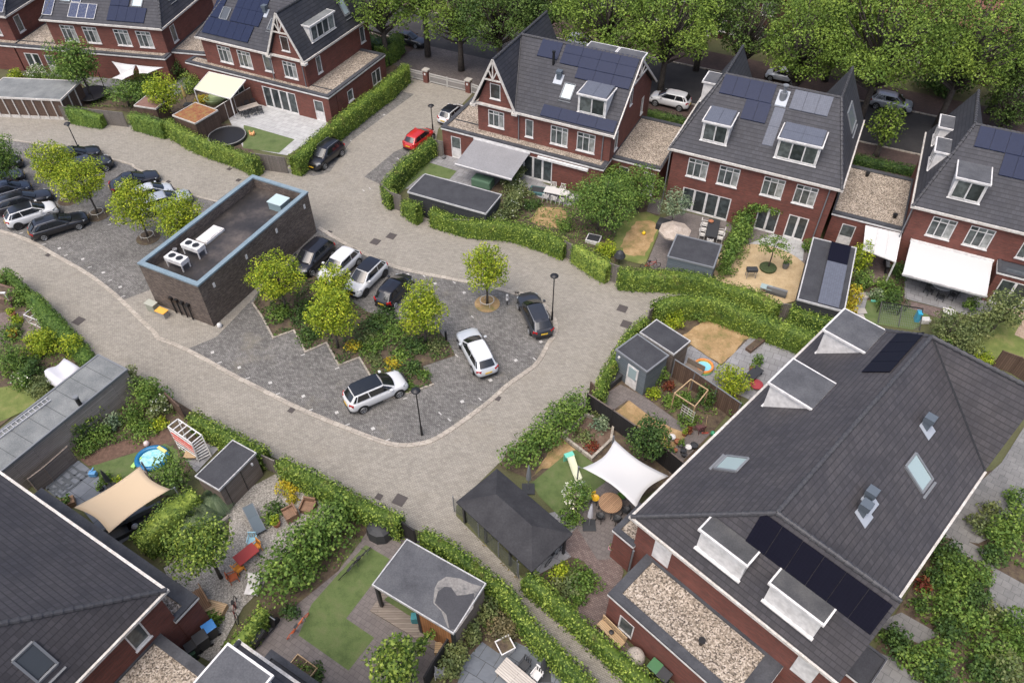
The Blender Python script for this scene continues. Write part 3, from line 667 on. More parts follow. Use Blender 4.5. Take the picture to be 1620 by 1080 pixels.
        p_.box(x0-.02, y0+r_[1], z-.2, x0+r_[0], y1-r_[3], z+.06); p_.box(x1-r_[2], y0+r_[1], z-.2, x1+.02, y1-r_[3], z+.06); p_.build('parapet', PARA, s.r)
        g = M(); g.box(x0+r_[0], y0+r_[1], z-.21, x1-r_[2], y1-r_[3], z-.03); g.build('flat_roof', top or GRAV, s.r)
    def awning(s, f, x0, x1, y0, z0, out, z1, m, name='awning', cass=True, sx=0):
        r = M(); th = .03
        a = [(x0, y0, z0), (x1, y0, z0), (x1+sx, y0-out, z1), (x0+sx, y0-out, z1)]
        r.slab([a], th); r.slab([[ (x0+sx, y0-out-.0, z1+.0), (x1+sx, y0-out, z1), (x1+sx, y0-out-.02, z1-.0), (x0+sx, y0-out-.02, z1)]], .22)
        o = r.build(name, m, s.r)
        b = M(); b.box(x0-.05, y0-.05, z0-.08, x1+.05, y0+.13, z0+.14); b.beam((x0+sx-.04, y0-out-.03, z1-.03), (x1+sx+.04, y0-out-.03, z1-.03), .09, .11); b.build('cassette', WHITE, o)
        c = M()
        for x in (x0+.4, x1-.4):
            c.beam((x, y0, z0-.12), (x+(x1-x0)*.12*(1 if x < (x0+x1)/2 else -1), y0-out*.5, (z0+z1)/2-.18), .05, .06); c.beam((x+(x1-x0)*.12*(1 if x < (x0+x1)/2 else -1), y0-out*.5, (z0+z1)/2-.18), (x+sx, y0-out, z1-.08), .05, .06)
        c.build('folding_arm', GREYM, o); return o
CWIN = [(1.75, 3.5), (4.45, 6.2), (8.2, 9.95), (10.85, 12.6)]
def up(xs, sh=-.3, z0=3.55, z1=5.33, st='w3'): return [(a+sh, b+sh, z0, z1, st) for a, b in xs]
# ---- B : middle house with front gable (left) and plain end gable (right); frame x=0 sits at wing's left edge
B0 = Vector((.616, 62.375, 0)); ax = Vector((math.cos(R(26)), -math.sin(R(26)), 0)); ay = Vector((math.sin(R(26)), math.cos(R(26)), 0))
HB = House('brick house right of the gate, with white truss gable and blue roof panels', B0 - ax*4.7, 26, 13.9, 11.6, 'wing', 'gable', a=2.15,
     walls={'front': [(1.1, 2.75, 3.7, 5.35, 'w3'), (4.95, 5.75, 3.55, 5.3, 'w1'), (7.5, 9.2, 3.5, 5.33, 'w3'), (10.1, 11.85, 3.5, 5.33, 'w3')],
            'right': [(8.3, 9.0, 3.6, 5.3, 'w1'), (1.2, 2.0, 3.5, 5.2, 'w1'), ]})
window(HB.r, (0, .29), (5, .29), 1.65, 2.7, 6.55, 8.0, 'w1', rec=.02)
window(HB.r, (13.62, 2), (13.62, 8), 2.7, 3.3, 6.4, 7.9, 'w1', rec=.02)
HB.flat(-3.1, -1.0, 13.6, .9, walls={'front': [(7.75, 11.65, 0, 2.4, 'p4'), (.95, 2.0, 0, 2.35, 'd')]}, ring=(.4, .4, .4, .02))
HB.flat(-3.1, .88, .3, 6.6, ring=(.4, .02, .02, .4), walls={'left': [(2, 2.9, .9, 2.1, 'w1')]})
HB.flat(13.55, 1.2, 18.15, 9.5, ring=(.12, .42, .12, .42), walls={'front': [(.75, 1.7, 1.0, 2.35, 'w1'), (3.15, 4.2, 0, 2.4, 'd')]})
HB.panel('front', 4.4, 6.45, 4.4, 5.75, SOLB)
HB.panel('front', 6.75, 13.75, 4.22, 5.85, SOLB, 4, 2); HB.panel('front', 8.6, 13.75, 3.4, 4.2, SOLB, 3, 1)
HB.panel('front', 6.75, 13.8, .15, 1.02, SOLB, 4, 1)
HB.skylight('front', 7.95, 8.95, 1.75, 2.9)
HB.dormer('front', 9.95, 12.6, 1.1, solar=2)
HB.dormer('left', 5.0, 7.0, .5); HB.dormer('back', .15, 2.5, 4.2, ztop=10.1); HB.dormer('back', 2.8, 5.4, 4.2, ztop=10.1)
HB.vent('front', 7.2, 3.2); m = M(); z = HB.e+HB.kf*4.1; m.cyl((6.2, 4.1, z-.2), .12, 1.3, 12); m.cyl((6.2, 4.1, z+1.1), .16, .15, 12); m.build('flue_pipe', BLACK, HB.r)
HB.awning('front', .5, 6.3, -1.02, 2.68, 3.75, 2.15, CLOTHG)
m = M(); m.box(7.2, -1.25, 2.5, 12.2, -1.0, 2.72); m.build('awning_cassette', WHITE, HB.r)
for u in (4.6, 12.9): HB.pipe('front', u)
# ---- C
HC = House('wide brick house with two front dormers and grey roof panels', (13.474, 56.363), 26, 14.25, 12.2,
     walls={'front': up(CWIN)+[(1.45, 5.75, 0, 2.35, 'p4'), (8.15, 9.95, 0, 2.35, 'p2'), (10.7, 12.35, 0, 2.35, 'p2')]})
HC.panel('front', 2.35, 6.75, 4.6, 6.0, SOLB, 4, 1); HC.panel('front', 4.75, 6.85, 3.15, 4.58, SOLB, 2, 1)
HC.panel('front', 7.15, 8.05, 1.75, 4.5, SOLG, 1, 2, hz=.06); HC.panel('front', 8.25, 11.35, 4.55, 5.95, SOLG, 3, 1)
m = M(); X = HC.face('front'); m.slab([[X(7.05,4.6,.1), X(7.95,4.6,.1), X(7.95,5.7,.1), X(7.05,5.7,.1)]], .1); m.build('flashing', mat('lead_flashing', (.33,.36,.40)), HC.r)
m = M(); c = X(7.5, 5.2, 0); m.cyl((c[0], c[1], c[2]-.2), .3, .75, 14); m.cyl((c[0], c[1], c[2]+.55), .12, .6, 10); m.cyl((c[0], c[1], c[2]+1.1), .24, .1, 12); m.build('flue_pipe', GREYM, HC.r)
HC.dormer('front', 2.2, 4.45, 1.1, solar=2); HC.dormer('front', 8.4, 11.75, 1.1, style=3, solar=3)
HC.dormer('left', 7.6, 9.6, .4, ztop=8.5)
HC.skylight('right', 6.8, 9.2, .65, 1.5, glass=mat('skylight_mid', (.16,.18,.2), .1))
for u in (.1, 13.4): HC.pipe('front', u)
HC.flat(14.2, 1.05, 19.75, 9.2, ring=(.12, .42, .12, .42), walls={'front': [(1.0, 2.1, 0, 2.25, 'd')]})
for x, y in ((18.9, 2.6), (16, 8)): m = M(); m.cyl((x, y, 3.02), .14, .3, 10); m.cyl((x, y, 3.3), .2, .08, 10); m.build('roof_vent', BLACK, HC.r)
# ---- D
HD = House('brick house at the right edge with a large white awning', (31.105, 47.982), 26, 14.25, 12.2,
     walls={'front': up(CWIN)+[(1.8, 5.9, 0, 2.35, 'p4')]})
HD.dormer('front', 2.1, 4.35, 1.1); HD.dormer('left', 4.2, 6.4, .45); HD.dormer('left', 8.3, 10.4, .45)
HD.panel('front', 2.75, 7.1, 4.6, 6.0, SOLB, 4, 1); HD.panel('front', 4.95, 9.8, 3.15, 4.58, SOLB, 5, 1)
HD.awning('front', 1.0, 7.0, .15, 2.75, 3.55, 2.05, CLOTHW)
HD.flat(7.3, -1.3, 12.5, .32, z=3.0, walls={'front': [(.5, 4.7, 0, 2.4, 'p4')]}, ring=(.2, .2, .2, .02), top=SKYD)
HD.pipe('front', .1)
# ---- A
HA = House('brick house left of the gate, with white truss gable and gravel side roof', Vector((-20.979, 72.574, 0)) - Vector((math.cos(R(25.3)), -math.sin(R(25.3)), 0))*14.0, 25.3, 14.0, 12.4, 'hip', 'wing', a=2.2,
     walls={'front': up([(2.35, 4.1), (5.0, 6.75)], -.3) + [(8.1, 9.2, 3.75, 5.5, 'w1'), (10.6, 12.3, 3.6, 5.33, 'w3')], 'right': [(1.9, 2.7, 3.6, 5.35, 'w1'), (10.0, 10.9, 3.6, 5.35, 'w1')]})
window(HA.r, (0, .29), (14, .29), 11.3, 12.3, 6.5, 8.0, 'w1', rec=.02)
HA.flat(-2.0, -.65, 16.8, .75, walls={'front': [(10.1, 14.4, 0, 2.4, 'p4'), (16.7, 17.85, 0, 2.3, 'd'), (4.5, 7.5, 0, 2.3, 'p3')]}, ring=(.4, .4, .4, .02))
HA.flat(13.6, .73, 16.8, 10.2, ring=(.02, .02, .42, .42), walls={'right': [(1.8, 2.8, .9, 2.1, 'w1'), (6.5, 8.2, .5, 2.1, 'w2')]})
HA.panel('front', .6, 6.7, .45, 1.95, SOLB, 6, 1); HA.panel('front', .8, 2.0, 2.0, 4.6, SOLB, 1, 2); HA.panel('front', 3.4, 7.2, 2.0, 4.6, SOLB, 4, 2)
HA.skylight('front', 2.0, 3.0, 2.0, 3.1, glass=SKYD); HA.skylight('front', 8.3, 9.0, 2.0, 3.0, glass=SKYD)
HA.vent('front', 7.2, 3.5); HA.dormer('right', 2.3, 6.5, .45, style=4, roofm=BITUG); HA.skylight('right', 8.6, 9.5, .6, 1.35)
for u in (9.4, 15.9-2.4): HA.pipe('front', u)
# ---- A0 and its left neighbour
HZ = House('brick house at the top left with white framed roof windows, behind the leafy gardens', (-52.089, 82.933), 10, 14.4, 12.2,
     walls={'front': up(CWIN, -.25)+[(3.2, 5.6, 0, 2.3, 'p3'), (9.8, 13.2, 0, 2.3, 'p4')], 'right': [(1.6, 2.6, 3.5, 5.3, 'w1')]})
HZ.panel('front', .15, 1.3, .4, 1.95, SOLW, 1, 1, frame=WHITE); HZ.panel('front', 3.25, 6.45, .35, 1.75, SOLW, 3, 1, frame=WHITE); HZ.panel('front', 3.3, 4.4, 1.8, 3.2, SOLW, 1, 1, frame=WHITE)
HZ.panel('front', 7.9, 12.3, .35, 1.75, SOLB, 4, 1); HZ.panel('front', 7.9, 10.1, 1.78, 3.1, SOLB, 2, 1)
HZ.skylight('front', 10.4, 11.6, 1.85, 3.0); HZ.skylight('front', 1.95, 3.1, 1.85, 3.0); HZ.skylight('right', 4.0, 5.2, .7, 1.4)
HZ.flat(-4.2, -.9, 14.25, .4, walls={'front': [(-1+.6+.0, 1.9-.6+.0, 0, 2.2, 'p2'), (2.7, 3.7, 0, 2.2, 'd')] if False else [(.8, 2.6, 0, 2.25, 'p2'), (3.3, 4.3, 0, 2.2, 'd')]}, ring=(.02, .42, .4, .02))
HZ.flat(-4.2, .38, .32, 9, ring=(.02, .02, .12, .4)); HZ.flat(14.1, .9, 18.5, 9, ring=(.12, .42, .12, .42), walls={'front': [(2.6, 3.6, .9, 2.3, 'w1')]})
HY = House('brick house cut by the left edge of the photo, showing its red side wall', Vector((-52.089, 82.933, 0)) - Vector((math.cos(R(10)), -math.sin(R(10)), 0))*(4.31+14.3), 10, 14.3, 12.2,
     walls={'front': up(CWIN), 'right': [(1.0, 2.0, 3.5, 5.3, 'w1')]})
HY.panel('front', 9.5, 14.0, .3, 1.7, SOLW, 4, 1, frame=WHITE); HY.flat(-.5, -.9, 14.35, .4, ring=(.4, .42, .02, .02))
# ---- E : big roof at the lower right
HE = House('lower right brick house with huge dark roof and white shuttered dormers', (20.941, 35.077), 135.5, 20.6, 11.75, e=5.8, h=10.4, a=2.3, tile=TILE2,
     walls={'front': [(2, 5.5, 0, 2.3, 'p4'), (8, 12, 0, 2.3, 'p4'), (15, 18, 0, 2.3, 'p3')]})
HE.dormer('front', 7.5, 9.95, .95, roofm=BITU, style=2); HE.dormer('front', 1.5, 3.95, .95, roofm=BITU, style=2)
HE.dormer('right', 3.55, 6.05, .45, ztop=8.35, panel=WHITE, roofm=BITUM); HE.dormer('right', 7.35, 9.9, .45, ztop=8.35, panel=WHITE, roofm=BITUM)
HE.skylight('front', 14.8, 15.95, 1.6, 2.75, glass=GLASSL); HE.skylight('back', 20.6-9.7, 20.6-8.5, 1.75, 3.05, glass=GLASSL)
HE.panel('front', 1.9, 6.2, 4.15, 5.45, SOLK, 4, 1)
HE.panel('right', 5.35, 11.6, 1.3, 2.12, SOLK, 6, 1)
for x, y in ((6.7, 8.3), (13.1, 8.3), (13.9, 8.45)): HE.vent('back', 20.6-x, 11.75-y, .8)
HE.flat(20.3, 1.2, 23.5, 9.56, walls={'right': [(.85, 1.8, .35, 1.9, 'w1')]}, ring=(.15, .5, .5, .9))
HE.flat(18.1, -1.05, 20.45, .4, walls={}, ring=(.3, .3, .3, .2))
HE.flat(16.3, 11.4, 18.3, 12.95, z=2.95, top=BITUD, ring=(.1, .05, .1, .05))
for y0 in (1.5, 9.85): m = M(); m.box(20.32, y0, 3.4, 20.36, y0+1.05, 5.15); m.build('shutter', WHITE, HE.r)
m = M(); m.cyl((22.2, 6.1, 3.0), .12, .35, 10); m.cyl((22.2, 6.1, 3.33), .18, .1, 10); m.build('roof_vent', BLACK, HE.r)
m = M(); m.cyl((20.52, .5, 0), .06, 2.8, 8); m.build('downpipe', GREYM, HE.r)
# ---- L, L2 : lower left
HL = House('brick house in the bottom left corner with one roof window', (-16.702, 16.541), 211, 14.3, 11.8, tile=TILE2,
     walls={'left': [(11.8-.3-2.5, 11.8-.3-1.6, 3.6, 5.4, 'w1')], 'front': [(2, 5.5, 0, 2.3, 'p4'), (8, 11, 0, 2.3, 'p4')]})
HL.skylight('left', 4.9, 5.85, .58, 1.3, glass=SKYD)
HL.flat(.2, -1.07, 13.0, .42, ring=(.3, .75, .3, .02)); 
HL.flat(-3.4, 1.25, .32, 9.5, ring=(.02, .5, .12, .4))
HM = House('house at the bottom edge showing only a white rimmed dormer', Vector((-16.702, 16.541, 0)) - Vector((math.cos(R(211)), -math.sin(R(211)), 0))*(4.87+14.3), 211, 14.3, 11.8, tile=TILE2)
HM.dormer('front', 10.9, 13.3, .85, ztop=8.2); HM.flat(6, -1.03, 14.15, .42, ring=(.3, .3, .3, .02), top=BITUD)
# ---------------------------------------------------------------- the setting
G_ = M(); G_.box(-400, -200, -1.2, 400, 700, -.02); g = G_.build('ground', m_noise('rough_ground', (.07, .065, .03), (.10, .11, .045), .15, .95, .2)); g['kind'] = 'structure'
def CL(x, y): v = HC.org + ax*x + ay*y; return (v.x, v.y)
def RN(seq): return [q for s in seq for q in s]
lane = RN([pl(1, -300, 640, 0, 690, 430, 725, 740, 755, 1000, 800, 1200, 900, 1600, 1010), pl(2, 210, 1020, 420, 800, 700, 620, 940, 470), pl(2, 1350, 560, 1130, 790, 1110, 900, 880, 1060), pl(6, 830, 200, 940, 290, 1100, 340, 1300, 400, 1620, 420),
           pl(7, 200, 470, 400, 570, 620, 680, 900, 700, 1300, 800, 1620, 880), pl(8, 300, 1000, 420, 1060, 300, 1080), pl(7, 1500, 980, 1200, 860, 950, 900, 780, 1000), pl(11, 680, 140, 560, 380, 300, 560, 60, 720), pl(10, 1500, 780, 1240, 1040), pl(14, 1240, 60, 1620, 440), pl(15, 60, 400, 480, 780, 900, 1160, 1200, 1500),
           pl(15, 800, 1500, 420, 1080, 0, 590), pl(14, 1500, 500, 1040, 160, 900, 110, 760, 20), pl(10, 720, 1010, 480, 920, 140, 750, 0, 690), pl(9, 1500, 640, 1200, 480, 1020, 370, 740, 190, 520, 130), pl(5, 440, 1060, 260, 860, 0, 640, -500, 420)])
S('road', lane, .0, ROADM)
# parking bays in darker clinkers
west = RN([pl(5, -500, 310, 0, 415, 180, 470, 330, 560, 520, 665, 640, 750, 740, 835, 905, 770, 1000, 700, 1400, 400, 1450, 130, 1320, 225, 1150, 190, 1000, 115, 800, 15), pl(1, 830, 1020, 640, 965, 500, 940, 380, 905, 0, 850, -500, 760)])
S('parking_bays', west, .004, PARKM)
east = RN([pl(6, 400, 390, 560, 490, 700, 560, 840, 625, 1000, 665, 1300, 720, 1500, 760, 1620, 800), pl(7, 60, 780, 190, 830, 270, 900, 300, 960, 300, 1040, 260, 1080), pl(11, 200, 170, 100, 240, 0, 310), pl(10, 1450, 400, 1300, 510, 1200, 580, 1100, 635, 1040, 655, 960, 668, 880, 668, 780, 645, 500, 535, 260, 435, 0, 300), pl(9, 1450, 260, 1140, 85, 1300, 20), pl(6, -220, 1050, 0, 820, 200, 560)])
S('parking_bays', east, .004, PARKM)
for a in ([pl(2, 910, 560, 985, 575, 600, 860, 470, 1050, 370, 1075, 290, 1045, 560, 790)], [pl(2, 1010, 860, 830, 1075, 790, 1130, 680, 1080, 860, 930)], ):
    S('parking_bays', a[0], .004, PARKM)
def kerb(pts, w=.34, h=.045, m=KERBM):
    P_ = [Vector((p[0], p[1], 0)) for p in pts]
    for _ in range(2):
        q = [P_[0]]
        for i in range(len(P_)-1): q += [P_[i]*.75+P_[i+1]*.25, P_[i]*.25+P_[i+1]*.75]
        P_ = q + [P_[-1]]
    b = M(); n = len(P_); A = []
    for i in range(n):
        d = (P_[min(i+1, n-1)]-P_[max(i-1, 0)]).normalized(); s_ = Vector((-d.y, d.x, 0))*w/2; A.append((P_[i]+s_, P_[i]-s_))
    vs = []; 
    for l, r_ in A: vs += [(l.x, l.y, -.02), (l.x, l.y, h), (r_.x, r_.y, h), (r_.x, r_.y, -.02)]
    fs = []
    for i in range(n-1): fs += [(4*i+j, 4*i+4+j, 4*i+5+j, 4*i+1+j) for j in range(3)]
    fs += [(0,1,2,3), tuple(4*(n-1)+j for j in (3,2,1,0))]
    b.add(vs, fs); o = b.build('kerb', m); o['kind'] = 'structure'
kerb(RN([pl(5, -500, 300, 0, 405, 180, 462, 330, 552, 520, 657, 640, 745, 740, 828, 840, 930, 960, 1040), pl(9, 950, 15, 1140, 85, 1450, 262), pl(10, 0, 305, 260, 440, 500, 540, 780, 650, 880, 672, 960, 672, 1040, 660, 1110, 637, 1200, 582, 1300, 512, 1450, 402), pl(11, 0, 312, 100, 242, 200, 172), pl(7, 262, 1085, 305, 1040, 305, 960, 275, 895, 190, 825, 60, 775), pl(6, 1620, 795, 1500, 757, 1300, 715, 1000, 660, 840, 620, 700, 555, 560, 485, 400, 385)]))
kerb(RN([pl(5, 1330, 228, 1150, 185, 1000, 110, 800, 10), pl(1, 830, 1010, 640, 960, 500, 935, 380, 900, 0, 845, -500, 755)]), .22)
# planting island with raised edging
isl = RN([pl(6, 0, 850, 60, 935, 125, 1060, 250, 1015, 290, 1078), pl(10, 320, 105, 450, 50, 525, 185, 650, 140, 730, 270, 800, 400, 950, 355, 1100, 303, 1035, 190, 1235, 125, 1190, 40), pl(6, 1130, 1010, 900, 950, 690, 900, 560, 800, 420, 700, 280, 640, 100, 700)])
S('planting_bed', isl, .05, SOIL, .08)
def edging(pts, w=.1, h=.1, m=None, name='kerb', closed=False):
    q = M(); pts = [Vector((p[0], p[1], 0)) for p in pts]; n = len(pts)
    for i in range(n if closed else n-1):
        a, b = pts[i], pts[(i+1)%n]; d = (b-a).normalized()*w*.5; q.beam(a-d+Vector((0,0,h/2)), b+d+Vector((0,0,h/2+.001*(i%2))), w, h)
    o = q.build(name, m or KERBM); o['kind'] = 'structure'
edging(isl[:13], .13)
S('path', RN([pl(5, 905, 770, 740, 832, 840, 935, 960, 1045, 1180, 1080)]) + pl(9, 1150, 80) + pl(6, -320, 1080, -60, 700, 380, 400, 300, 330), .008, ROADM)
# painted bay studs: small white tiles and T marks
wh = M()
def stud(k, x, y, s=.24, a=R(30), l=None):
    p = P(k, x, y); u = Vector((math.cos(a), math.sin(a), 0))*(l or s)/2; v = Vector((-math.sin(a), math.cos(a), 0))*s/2
    wh.add([(p+q+Vector((0,0,.009))) for q in (-u-v, u-v, u+v, -u+v)], [(0,1,2,3)])
for k, x, y in ((5,362,512),(5,505,578),(5,630,660),(5,733,748),(9,1296,105),(9,1460,197),(10,106,290),(10,308,372),(10,512,472),(10,733,570),(10,1278,405),(10,1450,275),(11,62,153),(11,215,40),(6,1112,726),(6,1290,782),(6,945,672),(2,802,702)): stud(k, x, y, .24)
for k, x, y in ((5,268,488),(5,403,555),(5,548,627),(5,672,708),(5,752,805),(9,1340,167),(9,1512,262),(10,152,358),(10,352,455),(10,578,545),(10,823,638),(10,305,120),(10,514,202),(10,930,385),(10,1105,37),(5,128,420),(5,668,368)): stud(k, x, y, .09, R(28), .32)
for k, x, y in ((10,1198,516),(10,1386,390),(10,1562,270),(11,175,145),(11,18,270),(10,1243,125),(6,1340,930),(6,875,632),(6,1045,682),(6,1228,720),(2,690,660),(2,598,860),(2,885,968),(6,675,160),(6,715,148),(10,1143,478)): stud(k, x, y, .09, R(-50), .32)
o = wh.build('bay_markings', m_noise('worn_white_stone', (.33, .32, .30), (.50, .49, .46), 6., .8, .1)); o['kind'] = 'structure'
# street side
S('pavement', [CL(-75, 13.2), CL(70, 13.2), CL(70, 19.4), CL(-75, 19.4)], .0, WALKM)
S('street', [CL(-110, 19.4), CL(90, 19.4), CL(90, 28.2), CL(-110, 28.2)], .006, ASPH)
S('pavement', [CL(-110, 28.2), CL(90, 28.2), CL(90, 33), CL(-110, 33)], .004, WALKM)
S('street', [CL(-37, 11.3), CL(-24.5, 11.3), CL(-24.5, 19.4), CL(-37, 19.4)], .008, m_pave('plum_clinker', (.10, .085, .078), (.15, .13, .12), (.06, .05, .045), rot=R(26), patch=(.8, 1.2)))
kerb([CL(-110, 28.2), CL(90, 28.2)], .16, .12); kerb([CL(-24.5, 19.4), CL(90, 19.4)], .16, .12); kerb([CL(-110, 19.4), CL(-37, 19.4)], .16, .12)
# ---- garden surfaces (one sheet each, at their true place)
Zg = .012
_bn = [0]
def ragged(poly, s=.07):
    out = []; rr = random.Random(5)
    for i in range(len(poly)):
        a, b = Vector(poly[i]), Vector(poly[(i+1)%len(poly)]); n = max(1, int((b-a).length/.45))
        for j in range(n): p = a.lerp(b, j/n); out.append((p.x+rr.gauss(0, s), p.y+rr.gauss(0, s)))
    return out
def bed(n, m, z, *a, t=None): _bn[0] += 1; return S(n, ragged(RN(a)) if m is DRY else RN(a), z + _bn[0]*.0006, m, t)
# row of gardens A0 / A (upper left)
bed('planting_bed', SOIL, Zg, pl(1, 330, 590, 480, 500, 500, 420, 0, 420, -200, 300, 1250, 350, 1500, 500, 1560, 560, 1150, 800, 1010, 760, 760, 680, 420, 660))
bed('patio', PAT_G, Zg+.004, pl(1, 120, 430, 1180, 420, 1250, 470, 1060, 590, 560, 560, 480, 500))
bed('planting_bed', SOIL, Zg+.006, pl(1, 1180, 770, 1470, 750, 1560, 960, 1400, 900, 1230, 830))
bed('patio', PAT_L, Zg+.008, pl(2, -90, 520, 90, 640, 470, 740, 350, 860, 210, 950, -60, 900, -150, 720))
bed('lawn', LAWN, Zg+.012, pl(2, -55, 765, 0, 778, 256, 852, 160, 935, -60, 905))
bed('planting_bed', SOIL, Zg, pl(2, 330, 860, 480, 700, 540, 600, 820, 380, 930, 430, 620, 700, 420, 860, 240, 1020))
# B garden
bed('patio', PAT_G, Zg, pl(6, 870, 150, 960, 20, 1120, -90, 1300, -60), pl(7, 0, -40, 240, 120, 470, 200, 400, 260, 200, 200, 0, 120), pl(6, 1500, 200, 1200, 150))
bed('lawn', LAWN, Zg+.004, pl(6, 1060, -15, 1245, 42, 1200, 92, 1040, 60, 900, 175, 870, 130))
bed('planting_bed', SOIL, Zg+.003, pl(7, 0, 60, 200, 200, 380, 260, 640, 130, 880, 210, 930, 310, 650, 620, 580, 600, 400, 470, 180, 390, 0, 370, -100, 350, -130, 200))
bed('lawn', DRY, Zg+.007, pl(7, 150, 330, 200, 260, 330, 265, 380, 300, 360, 380, 330, 400, 230, 380, 150, 350))
bed('lawn', LAWN2, Zg+.008, pl(7, 740, 310, 860, 290, 955, 330, 930, 420, 850, 615, 740, 590, 650, 540, 660, 450))
bed('lawn', DRY, Zg+.012, pl(7, 800, 345, 880, 335, 930, 380, 900, 470, 840, 560, 740, 560, 700, 500, 740, 420))
bed('patio', PAT_M, Zg+.01, pl(7, 880, 210, 950, 215, 940, 310, 860, 290)); bed('patio', PAT_M, Zg+.011, pl(7, 955, 330, 1080, 290, 1340, 350, 1390, 380, 1320, 480, 1250, 660, 900, 640, 860, 610, 930, 440))
# C right garden: ochre round terrace
bed('planting_bed', SOIL, Zg+.002, pl(7, 1350, 350, 1520, 350, 1480, 560, 1400, 700, 1300, 690, 1250, 650))
bed('patio', PAT_M, Zg+.003, pl(8, -40, 330, 300, 470, 300, 640, 200, 840, -160, 780, -100, 500))
bed('patio', PAT_L, Zg+.007, pl(8, -70, 490, 130, 410, 280, 480, 270, 590, 180, 580, 0, 530))
c = P(8, 20, 665); S('grit_terrace', [(c.x+4.0*math.cos(t)*1.0, c.y+4.0*math.sin(t)*.95) for t in [i*math.pi/24 for i in range(48)]], Zg+.045, SAND)
# gardens between C and D
bed('planting_bed', SOIL, Zg, pl(8, 290, 470, 620, 480, 880, 560, 900, 870, 640, 840, 580, 960, 500, 960, 210, 860))
bed('patio', PAT_R, Zg+.004, pl(8, 600, 470, 860, 560, 800, 720, 700, 720, 660, 640, 600, 560))
bed('patio', PAT_G, Zg+.003, pl(8, 580, 760, 680, 790, 660, 830, 630, 960, 560, 970))
bed('patio', PAT_G, Zg+.006, pl(8, 890, 560, 1480, 640, 1420, 900, 1300, 930, 1200, 900, 890, 820)); bed('patio', PAT_R, Zg+.009, pl(8, 905, 830, 1110, 880, 1190, 930, 1160, 960, 880, 865))
bed('lawn', LAWN, Zg+.003, pl(8, 660, 830, 750, 840, 870, 860, 1040, 890, 1030, 960, 940, 1010, 640, 965))
bed('lawn', LAWN2, Zg, pl(12, 1200, 0, 1620, -300, 1900, -200, 1900, 250, 1620, 200, 1420, 160)); bed('grit_terrace', m_pave('sand_paver', (.34, .25, .18), (.40, .31, .23), (.2,.15,.1), .3, .3), Zg+.006, pl(8, 1520, 880, 1620, 900, 1800, 950, 1800, 1150, 1560, 1040, 1610, 950))
# E gardens
bed('planting_bed', SOIL, Zg, pl(7, 900, 960, 1010, 870, 1300, 860, 1620, 960), pl(8, 330, 1030, 560, 1100), pl(11, 1620, 170, 1000, 900, 800, 1000, 620, 1080, -40, 800, 20, 690, 350, 540, 540, 390, 690, 120))
bed('lawn', DRY, Zg+.005, pl(11, 1070, 0, 1240, -110, 1500, 0, 1315, 185, 1130, 60))
bed('patio', PAT_G, Zg+.006, pl(11, 1130, 65, 1315, 190, 1500, 5, 1620, -50, 1900, 60, 1500, 400, 1250, 290, 1010, 150))
bed('patio', PAT_M, Zg+.008, pl(11, 570, 385, 700, 300, 850, 380, 1120, 575, 1250, 600, 1000, 850, 960, 720, 1100, 640, 740, 400, 640, 470))
bed('lawn', DRY, Zg+.011, pl(11, 650, 470, 745, 400, 960, 545, 1110, 600, 960, 740, 700, 580))
bed('planting_bed', m_noise('red_soil', (.10, .065, .045), (.17, .12, .09), 2., .95, .3), Zg+.004, pl(11, 340, 620, 495, 495, 655, 560, 650, 640, 520, 765)); edging(pl(11, 340, 620, 495, 495, 655, 560, 640, 650, 525, 760), .16, .3, KERBM, 'edging', True)
bed('lawn', DRY, Zg+.006, pl(11, 150, 870, 320, 620, 430, 700, 380, 720, 300, 790))
bed('lawn', LAWN, Zg+.008, pl(11, 155, 905, 380, 715, 430, 700, 520, 770, 640, 850, 600, 905, 440, 1020, 330, 1110, 205, 985))
bed('patio', PAT_M, Zg+.006, pl(15, 330, 40, 440, -60, 600, -180, 760, -80, 900, 60, 700, 320, 560, 330, 440, 140))
bed('patio', PAT_R, Zg+.004, pl(15, 330, 230, 460, 110, 660, 240, 720, 400, 640, 680, 900, 1080, 1000, 1300, 700, 1000, 520, 790, 420, 640, 560, 480, 480, 340, 400, 310))
bed('planting_bed', SOIL, Zg+.002, pl(15, 180, 430, 420, 300, 560, 460, 430, 620)); bed('patio', PAT_G, Zg, pl(15, 20, 100, 330, 30, 470, 130, 400, 330, 180, 430, 0, 260, -150, 50))
# right of E : front gardens and street corner
bed('planting_bed', SOIL, Zg, pl(16, 1300, -200, 2100, -300, 2400, 1500, 300, 1500, 700, 900, 870, 600, 1100, 220))
gp = m_pave('grey_slab', (.15, .15, .145), (.19, .188, .18), (.09, .09, .085), .5, .5, R(40), patch=(.85, 1.15))
bed('path', gp, Zg+.005, pl(12, 1150, 1080, 1380, 870, 1480, 780, 1620, 560, 1900, 500, 1900, 900, 1700, 1100), pl(16, 1340, 230, 1120, 190)); bed('path', gp, Zg+.008, pl(16, 870, 650, 1100, 780, 1000, 850, 700, 720)); bed('path', gp, Zg+.007, pl(16, 1200, 180, 1380, 270, 1440, 380, 1620, 480, 1620, 760, 1380, 640, 1430, 400, 1150, 240)); bed('path', gp, Zg+.006, pl(16, 700, 880, 820, 930, 1000, 1080, 800, 1300, 500, 1200))
